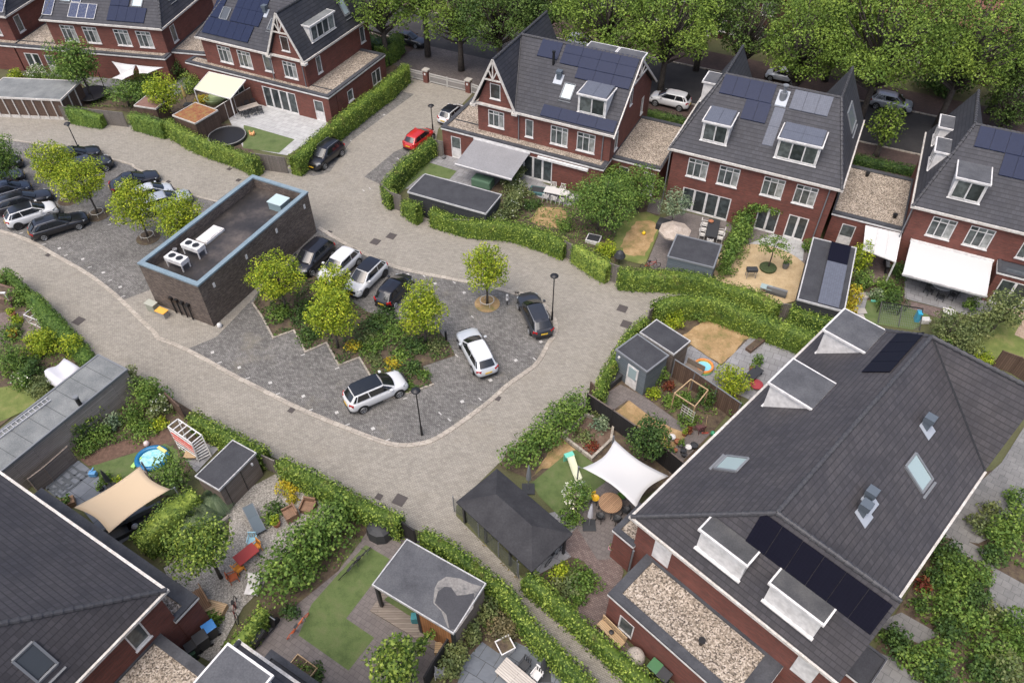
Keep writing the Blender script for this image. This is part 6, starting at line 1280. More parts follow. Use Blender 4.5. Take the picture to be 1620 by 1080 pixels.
t = T('planter_box', 'dark planter box holding the silver olive tree', 'planter', P(7, 960, 385), -R(26)); q = M(); q.box(-.55, -.55, 0, .55, .55, .6); q.build('box', SHEDD, t)
# bicycles
def bike(p, an, fm, label, lean=.1, tyre=BLACK):
    t = T('bicycle', label, 'bicycle', p, an); t.rotation_euler = (lean, 0, an)
    for x in (-.52, .52):
        q = M(); q.tube([(x+.33*math.cos(i*math.pi/10), 0, .34+.33*math.sin(i*math.pi/10)) for i in range(20)], .024, 5, closed=True)
        w = q.build('wheel', tyre, t); q = M()
        for i in range(5): a = i*math.pi/5; q.beam((x+.31*math.cos(a), 0, .34+.31*math.sin(a)), (x-.31*math.cos(a), 0, .34-.31*math.sin(a)), .006, .006)
        q.build('spokes', GREYM, w)
    q = M(); 
    for a, b in (((-.52,0,.34),(-.08,0,.30)), ((-.08,0,.30),(-.18,0,.85)), ((-.52,0,.34),(-.17,0,.72)), ((-.08,0,.30),(.38,0,.72)), ((-.17,0,.74),(.36,0,.82)), ((.34,0,.98),(.52,0,.34))): q.tube([a, b], .022, 6)
    q.build('frame', fm, t); q = M(); q.box(-.32, -.07, .88, -.06, .07, .94); q.build('saddle', BLACK, t); q = M(); q.tube([(.26,-.28,1.0),(.36,-.1,1.02),(.36,.1,1.02),(.26,.28,1.0)], .018, 6); q.build('handlebar', BLACK, t)
bike(P(14, 585, 390), R(52), BLACK, 'black bicycle lying along the green climber, lower left of the pair', .45); bike(P(14, 650, 325), R(50), BLACK, 'black bicycle nearest the folded black cover', .35)
bike(P(14, 275, 740), R(58), mat('orange_frame', (.62,.13,.03), .4), 'orange wheeled bicycle at the foot of the climber', .3, mat('orange_tyre', (.42,.08,.03)))
bike(P(13, 1450, 650), R(-72), mat('maroon_frame', (.2,.03,.03), .4), 'dark bicycle with a basket standing on the gravel', .05); bike(P(7, 880, 632), R(5), mat('red_frame', (.35,.05,.03), .4), 'red bicycle behind the tall hedge at the dry lawn', .2)
bike(P(15, 290, 320), R(50), GREYM, 'bicycle parked under the edge of the black pavilion', .1)
# ochre terrace
c = P(8, 55, 640); t = tree((c.x, c.y, 0), 3.0, 1.55, LG, 'umbrella shaped young tree in a dark ring on the ochre terrace', trunk_h=2, size=.15, n=10, dens=.7, tr=.05, low=.68); q = M(); q.lathe((c.x, c.y, 0), [(.65,0),(.7,.25),(.6,.3),(.1,.34)], 20); prop(q.build('tree_ring', m_noise('ring_planting', (.03,.05,.015),(.06,.08,.03),6), None, c), 'dark planted ring under the umbrella shaped tree', 'planting ring')
pot(8, 160, 635, .28, .5, GPOT, LG, 'leafy shrub in a grey pot at the edge of the ochre terrace', .9)
p = P(7, 1490, 690); t = T('kettle_grill', 'black barbecue on the left of the ochre terrace', 'barbecue', p); q = M(); q.box(-.45, -.25, .7, .45, .25, 1.0); q.build('hood', CH, t, bevel=.08)
for sx in (-.35, .35):
    for sy in (-.2, .2): q = M(); q.beam((sx, sy, 0), (sx, sy, .7), .04, .04); q.build('leg', GREYM, t)
p = P(8, 40, 775); table(p, .9, .6, .5, R(-26), GLASSL, 'small pale side table by the lounge bench on the ochre terrace'); p = P(8, 105, 790); t = T('lounge_bench', 'dark wicker lounge bench at the rim of the ochre terrace', 'bench', p, -R(26)); q = M(); q.box(-.8, -.35, .1, .8, .35, .42); q.build('seat', GREYM, t, bevel=.04); q = M(); q.box(-.8, -.35, .1, .8, -.22, .8); q.build('backrest', GREYM, t, bevel=.03)
# D garden
tp = P(8, 1100, 770); table(tp, 1.7, 1.7, .75, R(10), mat('pale_table', (.42,.44,.45), .4), 'round pale grey table under the large white awning', CH, True)
for i, (a, s) in enumerate(((200, 'left'), (250, 'lower left'), (300, 'lower right'), (20, 'right'), (70, 'house side, right'), (130, 'house side, left'))): chair((tp.x+1.15*math.cos(R(a)), tp.y+1.15*math.sin(R(a)), 0), R(a-90), CH, 'black chair at the round pale table, %s' % s, 'black chairs under the large white awning')
p = P(8, 768, 640); t = T('motor_scooter', 'black and white scooter standing under the white canopy', 'scooter', p, R(75)); q = M(); q.beam((-.6,0,.55), (.15,0,.6), .3, .35); q.beam((.15,0,.25), (.55,0,.3), .3, .1); q.beam((.5,0,.25), (.7,0,.95), .32, .12); q.build('body', BLACK, t, bevel=.05)
for x in (-.55, .75): q = M(); q.cyl((x,-.06,.25), .25, .12, 16, axis=(0,1,0)); q.build('wheel', TYRE, t)
q = M(); q.beam((-.6,0,.76), (.1,0,.78), .28, .1); q.build('saddle', GREYM, t); q = M(); q.beam((.66,-.3,1.02), (.66,.3,1.02), .04, .04); q.build('handlebar', WHITE, t)
p = P(8, 850, 960); t = T('goal_net', 'small black framed goal with grey netting on the turf', 'goal', p, R(-15)); q = M(); s3 = [(-1.5,-.6,0),(-1.5,.7,1.1),(1.5,.7,1.1),(1.5,-.6,0)]
for a, b in ((0,1),(1,2),(2,3)): q.beam(s3[a], s3[b], .06, .06)
for x in (-1.5, 0, 1.5): q.beam((x,.7,1.1), (x,-.6,.0), .05, .05); q.beam((x,.7,1.1), (x,.7,0), .05, .05)
q.beam((-1.5,.7,0),(1.5,.7,0),.05,.05); q.build('frame', BLACK, t); q = M()
for i in range(24): x = -1.5+i*.13; q.beam((x,.7,1.08), (x,-.6,.02), .008, .008)
for i in range(10): v = i/9; q.beam((-1.5,.7-1.3*v,1.08-1.06*v), (1.5,.7-1.3*v,1.08-1.06*v), .008, .008)
q.build('netting', GREYM, t)
q = M(); p = P(8, 965, 965); q.beam(p, p+Vector((.1,.5,0)), .35, 1.8); prop(q.build('paddle_board', mat('cyan_plastic', (.03,.32,.5), .4), None, p, bevel=.05), 'bright blue board standing beside the goal', 'board')
q = M(); p = P(8, 1010, 965); q.box(p.x-.35, p.y-.2, 0, p.x+.35, p.y+.25, .4); prop(q.build('storage_box', WHITE, None, p, bevel=.04), 'white plastic box right of the blue board', 'box')
p = P(8, 1150, 925); t = table(p, .9, .7, .5, R(-20), WHITE, 'small white table at the edge of the turf'); q = M(); p = P(8, 715, 838); q.beam(p+Vector((-.4,0,.1)), p+Vector((.5,-.1,.1)), .16, .1); prop(q.build('hose', mat('mint_plastic', (.15,.5,.38), .4), None, p), 'mint green sprinkler toy on the turf edge', 'toy')
for i, (x, y) in enumerate(((620, 895), (612, 935), (655, 800))): p = P(8, x, y); q = M(); q.box(p.x-.45, p.y-.3, .0, p.x+.45, p.y+.3, .055); prop(q.build('stepping_stone', mat('stone_pale', (.36,.34,.31)), None, p), 'square stepping stone by the golden shrubs, %s of three' % ('middle', 'lowest', 'topmost')[i], 'stepping stone')
# E garden : storage chest, pool, planters
p = P(11, 655, 280); t = T('storage_chest', 'black slatted storage chest beside the glazed shed door', 'storage chest', p, R(45)); q = M(); q.box(-.85, -.4, 0, .85, .4, .6); q.build('chest', CH, t, bevel=.02); q = M(); q.box(-.9, -.45, .6, .9, .45, .68); q.build('lid', SHEDD, t)
pot(11, 600, 400, .2, .3, GPOT, None, 'grey pot at the corner of the black storage chest')
p = P(11, 1205, 205); t = T('paddling_pool', 'small round paddling pool with an orange rim', 'paddling pool', p)
for i, (z, cc) in enumerate(((.1, (.1,.45,.25)), (.22, (.65,.5,.08)), (.34, (.62,.22,.05)))): q = M(); q.tube([(.62*math.cos(i_*math.pi/12), .62*math.sin(i_*math.pi/12), z) for i_ in range(24)], .09, 8, closed=True); q.build('inflated_ring', mat('ring%d' % i, cc, .4), t, smooth=True)
q = M(); q.cyl((0,0,.05), .56, .17, 24); q.build('water', mat('pool_water', (.22,.55,.68), .1), t)
p = P(11, 1140, 230); t = T('lounge_bench', 'grey slatted bench between the fence and the paddling pool', 'bench', p, R(-40)); q = M(); q.box(-.7, -.3, .35, .7, .3, .42); q.build('seat', DECK, t); q = M(); q.box(-.7, .25, .35, .7, .32, .9); q.build('backrest', DECK, t)
for sx in (-.6, .6): q = M(); q.box(sx-.04, -.28, 0, sx+.04, .28, .35); q.build('leg', DECK, t)
t = T('raised_bed', 'narrow brown planted trough at the corner of the upper patio', 'planter', P(11, 1530, 60), R(42)); q = M(); q.box(-1.1, -.25, 0, 1.1, .25, .3); q.build('box', FENCE, t); q = M(); q.box(-1.02, -.18, .3, 1.02, .18, .32); q.build('soil', SOIL, t)
pot(11, 1498, 215, .2, .35, TERRA, LG, 'small potted shrub beside the grey planter table', .4)
p = P(11, 1510, 255); t = table(p, 1.3, .7, .5, R(42), CH, 'low black table near the gutter of the big roof'); p = P(11, 1525, 310); q = M(); q.lathe(p, [(.1,0),(.45,.12),(.5,.2),(.45,.25)], 14); prop(q.build('beanbag', mat('red_fabric', (.35,.05,.06)), None, p, smooth=True), 'red round cushion beside the low black table', 'cushion')
# pale pergola frame
t = T('plant_frame', 'pale square timber frame standing over the vegetable bed', 'plant frame', P(11, 1135, 440)); o = Vector(t.location); cs = [P(11, x, y, 1.6) for x, y in ((1130,270),(1235,335),(1155,435),(1030,355))]; q = M()
for i in range(4): q.beam(Vector(cs[i])-o, Vector(cs[(i+1)%4])-o, .07, .07)
q.build('top_frame', WOODL, t)
for c in cs: q = M(); q.box(c.x-o.x-.035, c.y-o.y-.035, 0, c.x-o.x+.035, c.y-o.y+.035, 1.57); q.build('post', WOODL, t)
q = M(); a, b = cs[3]-o, cs[2]-o
for i in range(5): z = .3+.25*i; q.beam((a.x*.6+b.x*.4, a.y*.6+b.y*.4-.3, z), (b.x, b.y-.3, z), .02, .02)
for i in range(5): u = .4+.15*i; q.beam((a.x*(1-u)+b.x*u, a.y*(1-u)+b.y*u-.3, .2), (a.x*(1-u)+b.x*u, a.y*(1-u)+b.y*u-.3, 1.4), .02, .02)
q.build('trellis', WHITE, t)
for i, (x, y, r, h, mt, lf, lb) in enumerate(((1010,640,.24,.4,WHITE,None,'white pot in the crowd of pots below the fence'),(1045,660,.2,.3,TERRA,None,'empty clay pot beside the white pot'),(1065,680,.2,.3,GPOT,LG,'green plant in a grey pot among the pots'),(1080,720,.2,.35,CH,None,'black pot at the foot of the pot cluster'),(1110,700,.22,.35,WHITE,None,'pale pot leaning in the pot cluster'),(1145,685,.26,.3,CH,None,'square black pot at the right of the pot cluster'),(1010,725,.16,.25,GPOT,LG,'small pot with sprouts at the left of the cluster'),(1090,610,.2,.3,TERRA,LY,'clay pot with lime coloured leaves by the path'),(1120,600,.18,.28,TERRA,LREDD,'clay pot with red leaves by the path'),(1085,740,.18,.3,CH,None,'nearest black pot of the cluster, at the gutter'),(1035,710,.15,.22,TERRA,None,'little clay pot between two plants'))): pot(11, x, y, r, h, mt, lf, lb, .4)
p = P(11, 965, 660); q = M(); q.beam(p, p+Vector((.1,.5,0)), .1, .15); q.beam(p+Vector((-.1,-.3,0)), p+Vector((.35,-.35,0)), .1, .15); prop(q.build('toy', mat('yellow_plastic', (.7,.6,.05), .4), None, p), 'yellow plastic toy on the scorched grass', 'toy')
p = P(11, 1215, 600); t = T('broom', 'red headed broom standing against the vegetable bed', 'broom', p); q = M(); q.tube([(0,0,.08), (0,.45,1.35)], .018, 6); q.build('handle', WOODL, t); q = M(); q.box(-.22,-.05,0,.22,.05,.1); q.build('head', mat('red_bristle', (.35,.06,.04)), t)
chair(P(11, 1180, 590), R(200), mat('plum_metal', (.10,.04,.04)), 'folded dark red chair beside the broom'); p = P(11, 1260, 610); q = M(); q.lathe(p, [(.12,0),(.16,.3),(.05,.4)], 10); prop(q.build('watering_can', mat('green_plastic', (.05,.3,.15), .4), None, p, smooth=True), 'green watering can near the gutter of the big roof', 'watering can')
# slide, post, parasols
p = P(11, 415, 830); t = T('play_slide', 'small pale slide with a mint top on the turf', 'slide', p, R(-68)); q = M(); q.slab([[(-.6,-.2,.8),(-.6,.2,.8),(.2,.2,.25),(.2,-.2,.25)], [(.2,.2,.25),(.2,-.2,.25),(.75,-.2,.08),(.75,.2,.08)]], .05)
for s_ in (-.22, .22): q.beam((-.6,s_,.86),(.2,s_,.31),.04,.1); q.beam((.2,s_,.31),(.75,s_,.13),.04,.1)
q.build('chute', mat('pale_chute', (.6,.62,.45), .4), t); q = M(); q.box(-.95,-.3,0,-.88,.3,.8); q.box(-.95,-.3,.78,-.6,.3,.84); q.build('ladder', mat('mint_plastic', (.15,.5,.38), .4), t)
parasol_closed(P(11, 138, 940), 2.6, GREYM, 'folded grey parasol on a base between the pavilion and the turf'); parasol_closed(P(15, 508, 120), 2.4, mat('pale_grey_cloth', (.45,.45,.47)), 'folded pale grey parasol beside the round wooden table')
parasol_closed(P(15, 228, 1030), 2.2, CH, 'folded black parasol on the slate patio', base=True); parasol_closed(P(9, 690, 935), 2.0, CH, 'folded charcoal parasol on the tiled patio')
tp = P(15, 632, 20); tp.z = 0; table(tp, 1.45, 1.45, .76, R(45), WOODT, 'round brown wooden table under the corner of the white sail', CH, True)
for a, mt, lb in ((150, mat('yellow_seat', (.65,.4,.02), .4), 'yellow shell chair at the round wooden table'), (40, mat('green_seat', (.05,.12,.02), .5), 'dark green shell chair at the round wooden table'), (230, CH, 'black chair at the round wooden table, lower left'), (290, CH, 'black chair at the round wooden table, below'), (340, CH, 'black chair at the round wooden table, right')):
    c = (tp.x+1.0*math.cos(R(a)), tp.y+1.0*math.sin(R(a)), 0); t = T('shell_chair', lb, 'chair', c, R(a-90), 'shell chairs round the wooden table'); q = M(); q.lathe((0,0,.42), [(.05,0),(.22,.02),(.27,.12),(.24,.12),(.2,.06)], 14); q.add([(.27*math.cos(b), .27*math.sin(b)+.0, z) for z in (.5, .85) for b in [R(20+i*20) for i in range(8)]], [(i, i+1, 9+i, 8+i) for i in range(7)]); s = q.build('shell', mt, t, smooth=True); sm_ = s.modifiers.new('thickness', 'SOLIDIFY'); sm_.thickness = .02
    for sx in (-.18,.18):
        for sy in (-.18,.18): q = M(); q.beam((sx*.7, sy*.7, .42), (sx*1.2, sy*1.2, 0), .03, .03); q.build('leg', BLACK, t)
# bench, jar, bins along the near wall of the big house
a, b = P(15, 590, 720, .45), P(15, 700, 830, .45); c = (a+b)/2; an = math.atan2((b-a).y, (b-a).x); t = T('wooden_bench', 'light wooden garden bench under the white window', 'bench', (c.x, c.y, 0), an); q = M(); q.box(-.85, -.25, .42, .85, .22, .48); q.build('seat', WOODL, t); q = M(); 
for z in (.6, .75, .9): q.box(-.85, .2, z, .85, .25, z+.09)
q.build('backrest', WOODL, t)
for sx in (-.78, .78):
    for sy in (-.2, .2): q = M(); q.box(sx-.04, sy-.04, 0, sx+.04, sy+.04, .42 if sy < 0 else .98); q.build('leg', WOODL, t)
q = M(); q.lathe((c.x+.0, c.y-.0, .48), [(.1,0),(.14,.1),(.12,.12)], 12); prop(q.build('bowl', DARK, None, (c.x, c.y, .48), smooth=True), 'small dark bowl on the light wooden bench', 'bowl')
p = P(15, 783, 945); t = T('stone_jar', 'big pale round lidded jar between the bench and the bins', 'jar', p); q = M(); q.lathe((0,0,0), [(.35,0),(.5,.3),(.52,.6),(.4,.9),(.2,1.02),(.0,1.04)], 22); q.build('jar', m_noise('aged_stone', (.30,.27,.23), (.42,.38,.33), 3), t, smooth=True); q = M(); q.lathe((0,0,1.02), [(.1,0),(.08,.06),(0,.08)], 10); q.build('knob', m_noise('aged_stone', (.30,.27,.23), (.42,.38,.33), 3), t, smooth=True)
def bin_(k, x, y, an, bm, lm, label, h=1.0, s=.29):
    p = P(k, x, y); t = T('wheelie_bin', label, 'bin', p, an, 'wheelie bins'); q = M(); q.add([(-s*.8,-s*.8,.05),(s*.8,-s*.8,.05),(s*.8,s*.8,.05),(-s*.8,s*.8,.05),(-s,-s,h),(s,-s,h),(s,s*1.1,h),(-s,s*1.1,h)], [(3,2,1,0),(4,5,6,7),(0,1,5,4),(1,2,6,5),(2,3,7,6),(3,0,4,7)]); q.build('bin_body', bm, t); q = M(); q.box(-s-.02, -s-.04, h, s+.02, s*1.1+.02, h+.06); q.build('lid', lm, t, bevel=.02)
    for sx in (-1, 1): q = M(); q.cyl((sx*s*.85-.03, s*.85, .1), .1, .06, 12, axis=(1,0,0)); q.build('wheel', TYRE, t)
GB = mat('bin_grey', (.035,.037,.04), .5)
bin_(15, 895, 1020, R(-45), GB, mat('bin_green_lid', (.06,.16,.07), .4), 'grey bin with a green lid beside the stone jar'); bin_(15, 950, 1075, R(-45), GB, GB, 'black bin just behind the green lidded bin')
bin_(13, 1305, 785, R(-48), GB, mat('bin_blue_lid', (.05,.20,.48), .4), 'grey bin with a bright blue lid by the red wall'); bin_(13, 1255, 850, R(-48), GB, GB, 'large black bin between the blue lidded bin and the small one', 1.05, .31); bin_(13, 1195, 895, R(-48), GB, GB, 'smaller black bin at the end of the bin row', .9, .27); bin_(13, 1180, 930, R(-48), mat('bin_dark_green', (.02,.06,.03)), mat('bin_dark_green', (.02,.06,.03)), 'low dark green bin half behind the row of bins', .7, .22)
# gravel garden items
def wicker(k, x, y, an, label):
    p = P(k, x, y); t = T('wicker_chair', label, 'armchair', p, R(an), 'brown wicker armchairs'); W_ = m_boards('brown_wicker', (.22,.13,.08), (.30,.18,.11), .05); q = M(); q.box(-.38,-.38,0,.38,.38,.4); q.build('seat', W_, t, bevel=.03); q = M(); q.box(-.4,.3,0,.4,.42,.78); q.build('backrest', W_, t, bevel=.03)
    for s in (-1, 1): q = M(); q.box(s*.4-.05,-.38,0,s*.4+.05,.32,.6); q.build('armrest', W_, t, bevel=.02)
wicker(14, 235, 65, -55, 'left brown wicker armchair on the gravel'); wicker(14, 345, 20, -10, 'right brown wicker armchair on the gravel, near the lime hedge')
def lounger(k, x0, y0, x1, y1, m, label, fm=WHITE, z=.35):
    a, b = P(k, x0, y0, z), P(k, x1, y1, z); c = (a+b)/2; an = math.atan2((b-a).y, (b-a).x); L = (b-a).length; t = T('sun_lounger', label, 'sun lounger', (c.x, c.y, 0), an); q = M(); q.slab([[(-L/2,-.3,.36),(L*.15,-.3,.36),(L*.15,.3,.36),(-L/2,.3,.36)], [(L*.15,-.3,.36),(L/2,-.3,.75),(L/2,.3,.75),(L*.15,.3,.36)]], .05); q.build('lying_surface', m, t); q = M()
    for s in (-.32, .32): q.beam((-L/2,s,.35),(L*.15,s,.35),.04,.04); q.beam((L*.15,s,.35),(L/2,s,.74),.04,.04); q.beam((-L*.42,s,.34),(-L*.42,s,0),.04,.04); q.beam((L*.25,s,.34),(L*.3,s,0),.04,.04)
    q.beam((L/2,-.32,.75),(L/2,.32,.75),.04,.04); q.build('frame', fm, t)
lounger(13, 1525, 540, 1560, 430, WHITE, 'white framed sun lounger on the gravel'); lounger(9, 1590, 1200, 1520, 1060, mat('slate_sling', (.10,.13,.15)), 'dark slate sun lounger near the ornamental grass', GREYM)
tp = P(13, 1520, 330); table(tp, 1.3, .8, .73, R(48), mat('red_tabletop', (.36,.04,.03), .5), 'red rectangular table beside the round green tree', CH)
for (k, x, y, an, mt, lb) in ((13,1470,400,140,mat('orange_seat', (.65,.25,.02), .5),'orange chair left of the red table'),(13,1570,275,-40,mat('orange_seat', (.65,.25,.02), .5),'orange chair right of the red table'),(13,1435,455,120,mat('brick_seat', (.36,.09,.03), .5),'rust coloured stool under the green tree'),(13,1550,235,0,mat('pale_blue_seat', (.3,.52,.6), .5),'pale blue chair behind the red table')): chair(P(k, x, y), R(an), mt, lb)
pot(14, 150, 120, .26, .35, TERRA, LY, 'clay pot with lime leaves left of the wicker chairs', .7)
p = P(13, 1240, 590); t = T('wooden_crate_bench', 'brown wooden planter bench against the red wall corner', 'bench', p, R(-50)); q = M(); q.box(-.7,-.3,0,.7,.3,.45); q.build('seat', WOODT, t); q = M(); q.box(-.7,.25,.45,.7,.32,.9); q.build('backrest', WOODT, t); p = P(13, 1315, 635); t = T('wooden_crate_bench', 'lighter wooden planter box next to the brown one', 'planter', p, R(-15)); q = M(); q.box(-.65,-.35,0,.65,.35,.4); q.build('box', WOODL, t)
bush((P(13,1320,700).x, P(13,1320,700).y, 0), .5, .5, .7, LG, 'leafy fern beside the blue lidded bin', size=.12)
# mauve paved garden
p = P(14, 775, 180); t = T('covered_grill', 'barbecue under a creased black cover by the lane hedge', 'cover', p, R(-20)); q = M(); q.lathe((0,0,0), [(.62,.03),(.6,.4),(.55,.8),(.35,.95),(.05,1.0)], 9, sx=1.3); q.build('cover', CH, t)
p = P(14, 75, 800); t = T('motor_scooter', 'black scooter parked beside the lower hedge', 'scooter', p, R(58)); q = M(); q.beam((-.75,0,.55), (.15,0,.6), .38, .4); q.beam((.15,0,.3), (.6,0,.3), .36, .12); q.beam((.55,0,.25), (.8,0,1.05), .4, .14); q.build('body', BLACK, t, bevel=.08)
for x in (-.65, .85): q = M(); q.cyl((x,-.07,.27), .27, .14, 18, axis=(0,1,0)); q.build('wheel', TYRE, t)
q = M(); q.beam((-.75,0,.8), (.1,0,.82), .3, .1); q.build('saddle', CH, t); q = M(); q.beam((.75,-.32,1.1), (.75,.32,1.1), .05, .05); q.build('handlebar', GREYM, t)
p = P(14, 315, 995); t = T('raised_bed', 'pale wooden raised bed in two halves with young plants', 'planter', p, R(-32)); q = M()
for a in ((-.7,-.35,.7,-.3),(-.7,.3,.7,.35),(-.7,-.3,-.65,.3),(.65,-.3,.7,.3),(-.025,-.3,.025,.3)): q.box(a[0],a[1],0,a[2],a[3],.4)
q.build('board_frame', WOODL, t); q = M(); q.box(-.65,-.3,0,.65,.3,.3); q.build('soil', SOIL, t); c, nr = blob_points(crown_blobs((0,0,.4), .6, .28, .12, 6, 3), .8, .1); quads_object('plants', leaf_arrays(c, nr, .1), LG, t)
for x, y, lb in ((390, 985, 'rambling green plant right of the raised bed'), (395, 1040, 'low rambling plant below the raised bed')): bpx(14, x, y, 85, .5, LD, lb, size=.12)
p = P(14, 1540, 880); t = T('planter_box', 'square white planter with a dry plant on the slate patio', 'planter', p, R(28)); q = M(); q.add([(-.3,-.3,0),(.3,-.3,0),(.3,.3,0),(-.3,.3,0),(-.42,-.42,.75),(.42,-.42,.75),(.42,.42,.75),(-.42,.42,.75),(-.36,-.36,.75),(.36,-.36,.75),(.36,.36,.75),(-.36,.36,.75),(-.36,-.36,.65),(.36,-.36,.65),(.36,.36,.65),(-.36,.36,.65)], [(3,2,1,0),(0,1,5,4),(1,2,6,5),(2,3,7,6),(3,0,4,7),(4,5,9,8),(5,6,10,9),(6,7,11,10),(7,4,8,11),(8,9,13,12),(9,10,14,13),(10,11,15,14),(11,8,12,15)]); q.build('box', WHITE, t); q = M(); q.box(-.36,-.36,.6,.36,.36,.66); q.build('soil', SOIL, t)
tp = P(15, 60, 1075); table(tp, 2.0, .95, .75, R(-40), m_boards('pale_plank', (.45,.41,.36), (.52,.48,.42), .12), 'pale plank table at the bottom edge on the slate patio')
for i, (u, v, r_) in enumerate(((-.1,.85,0),(.7,.85,0))): d = Matrix.Rotation(R(-40), 3, 'Z') @ Vector((u, v, 0)); chair((tp.x+d.x, tp.y+d.y, 0), R(-40)+r_, WHITE if i else CH, ('black and white chair at the pale plank table, nearer the parasol', 'black chair at the pale plank table, nearer the hedge')[1-i])
p = P(14, 1165, 880); q = M(); q.box(p.x-.45, p.y-.28, 0, p.x+.45, p.y+.28, .4); prop(q.build('wooden_box', WOODL, None, p), 'light wooden box at the corner of the open garden room', 'box')
p = P(14, 1120, 955); q = M(); q.beam(p, p+Vector((.25,.45,.05)), .04, 1.0); prop(q.build('lean_board', WHITE, None, p), 'white board leaning on the thin dark fence', 'board'); p = P(14, 1145, 1040); t = T('storage_trolley', 'grey wire trolley by the thin dark fence', 'trolley', p); q = M(); q.box(-.25,-.2,.3,.25,.2,.36); q.build('shelf', GREYM, t); q = M(); q.box(-.25,-.2,.7,.25,.2,.74); q.build('shelf', GREYM, t)
for sx in (-.24,.24):
    for sy in (-.19,.19): q = M(); q.beam((sx,sy,0),(sx,sy,.9),.03,.03); q.build('leg', WHITE, t)
p = P(14, 1005, 705); q = M(); q.box(p.x-.3, p.y-.2, .15, p.x+.25, p.y+.2, .75); prop(q.build('toy_box', mat('teal_fabric', (.05,.22,.25)), None, p, bevel=.04), 'blue and green toy bag beside the orange board wall', 'toy bag')
# play garden
p = P(9, 935, 760); t = T('paddling_pool', 'blue shell shaped paddling pool with a yellow toy on the turf', 'paddling pool', p); q = M(); q.tube([(.95*math.cos(i*math.pi/14), .85*math.sin(i*math.pi/14), .18) for i in range(28)], .17, 8, closed=True); q.build('inflated_ring', mat('blue_ring', (.01,.14,.30), .35), t, smooth=True); q = M(); q.cyl((0,0,.05), .85, .14, 28); q.build('water', m_noise('pool_pattern', (.18,.48,.55), (.42,.68,.70), 4, .15, 0), t); q = M(); q.beam((.2,.75,.35),(.85,.35,.35),.2,.14); q.build('toy_bar', mat('yellow_toy', (.62,.55,.2), .4), t)
q = M(); p2 = P(9, 840, 790); q.beam(p2+Vector((-.2,-.3,.1)), p2+Vector((.1,.5,.15)), .3, .15); prop(q.build('toy_slide', mat('lime_plastic', (.35,.6,.15), .4), None, p2, bevel=.04), 'lime green toy slide at the pool edge', 'toy'); q = M(); p2 = P(9, 900, 672); q.lathe(p2, [(.1,0),(.2,.15),(.15,.35),(.02,.4)], 12); prop(q.build('toy', mat('pale_pink_plastic', (.62,.5,.48), .4), None, p2, smooth=True), 'pale pink toy behind the blue pool', 'toy')
t = T('climbing_frame', 'white and red painted climbing frame with a slatted ramp', 'climbing frame', P(9, 1160, 720)); o = Vector(t.location); A = [P(9,1025,558,1.7), P(9,1085,512,1.7), P(9,1230,610,1.7), P(9,1170,660,1.7)]; B = [P(9,1100,700), P(9,1140,640), P(9,1290,740), P(9,1215,775)]; q = M()
for i in range(4): q.beam(A[i]-o, A[(i+1)%4]-o, .07, .07); q.beam(A[i]-o, B[i]-o, .07, .07)
for i in range(7): u = i/7; q.beam(A[0].lerp(B[0], u)-o, A[3].lerp(B[3], u)-o+Vector((0,0,.0)), .05, .05)
q.build('frame', WHITE, t); q = M()
for i in range(8): u = i/8; q.beam(A[2].lerp(B[2], u)-o, A[3].lerp(B[3], u)-o, .07, .04)
for i in range(5): u = i/5; q.beam(A[0].lerp(A[3], u)-o, A[1].lerp(A[2], u)-o, .07, .04)
q.build('slats', WHITE, t); q = M()
for i in range(2, 5): u = i/8; q.beam(A[0].lerp(B[0], u)-o, A[3].lerp(B[3], u)-o, .06, .06)
q.build('red_rung', mat('red_paint', (.5,.08,.05), .5), t); q = M(); a_ = (B[0]+B[3])/2-o; q.box(a_.x-.2, a_.y-.4, .3, a_.x+.6, a_.y+.2, .36); q.build('platform', WOODL, t)
p = P(9, 575, 860); q = M(); q.box(p.x-.2, p.y-.15, .1, p.x+.25, p.y+.15, .45); q.beam(p+Vector((-.1,0,.4)), p+Vector((.1,.25,.6)), .1, .1); prop(q.build('toy_car', mat('blue_toy', (.10,.28,.5), .4), None, p, bevel=.04), 'blue ride-on toy on the tiled patio', 'toy')
t = T('planter_box', 'brown square planter with green leaves by the flat roof edge', 'planter', P(9, 425, 1035), R(31)); q = M(); q.box(-.4,-.3,0,.4,.3,.45); q.build('box', WOODT, t); c, nr = blob_points(crown_blobs((0,0,.6), .45, .35, .35, 6, 5), .9, .12); quads_object('foliage', leaf_arrays(c, nr, .14), LG, t)
pot(9, 622, 945, .2, .3, CH, LG, 'small dark pot beside the folded charcoal parasol', .4); fence(pl(9, 870, 860, 1010, 930), .9, SHEDG, 'low board screen hung with a yellow hose beside the sail', 'screen', 'board_screen')
for (k, x, y, L_, w_, lb) in ((13, 900, 90, 2.2, .8, 'dark lounge sofa under the edge of the sand sail'), (13, 740, 170, 1.6, .9, 'black padded seat below the sand sail')):
    p = P(k, x, y); t = T('lounge_sofa', lb, 'sofa', p, R(35)); q = M(); q.box(-L_/2,-w_/2,.05,L_/2,w_/2,.4); q.build('seat', CH, t, bevel=.05); q = M(); q.box(-L_/2,w_/2-.2,.05,L_/2,w_/2,.75); q.build('backrest', GREYM, t, bevel=.04)
q = M(); p = P(13, 825, 125, .45); q.lathe((p.x, p.y, .41), [(.15,0),(.2,.1),(.05,.25)], 10); prop(q.build('cushion', mat('pale_cushion', (.6,.6,.62)), None, (p.x, p.y, .41), smooth=True), 'pale cushion on the dark lounge sofa', 'cushion')
fence(pl(13, 1080, 165, 1180, 240, 1300, 160, 1400, 80), .35, mat('concrete_edge', (.26,.24,.21)), 'low pale concrete rim round the ornamental grass', 'edging', 'low_wall', t=.18, post=9)
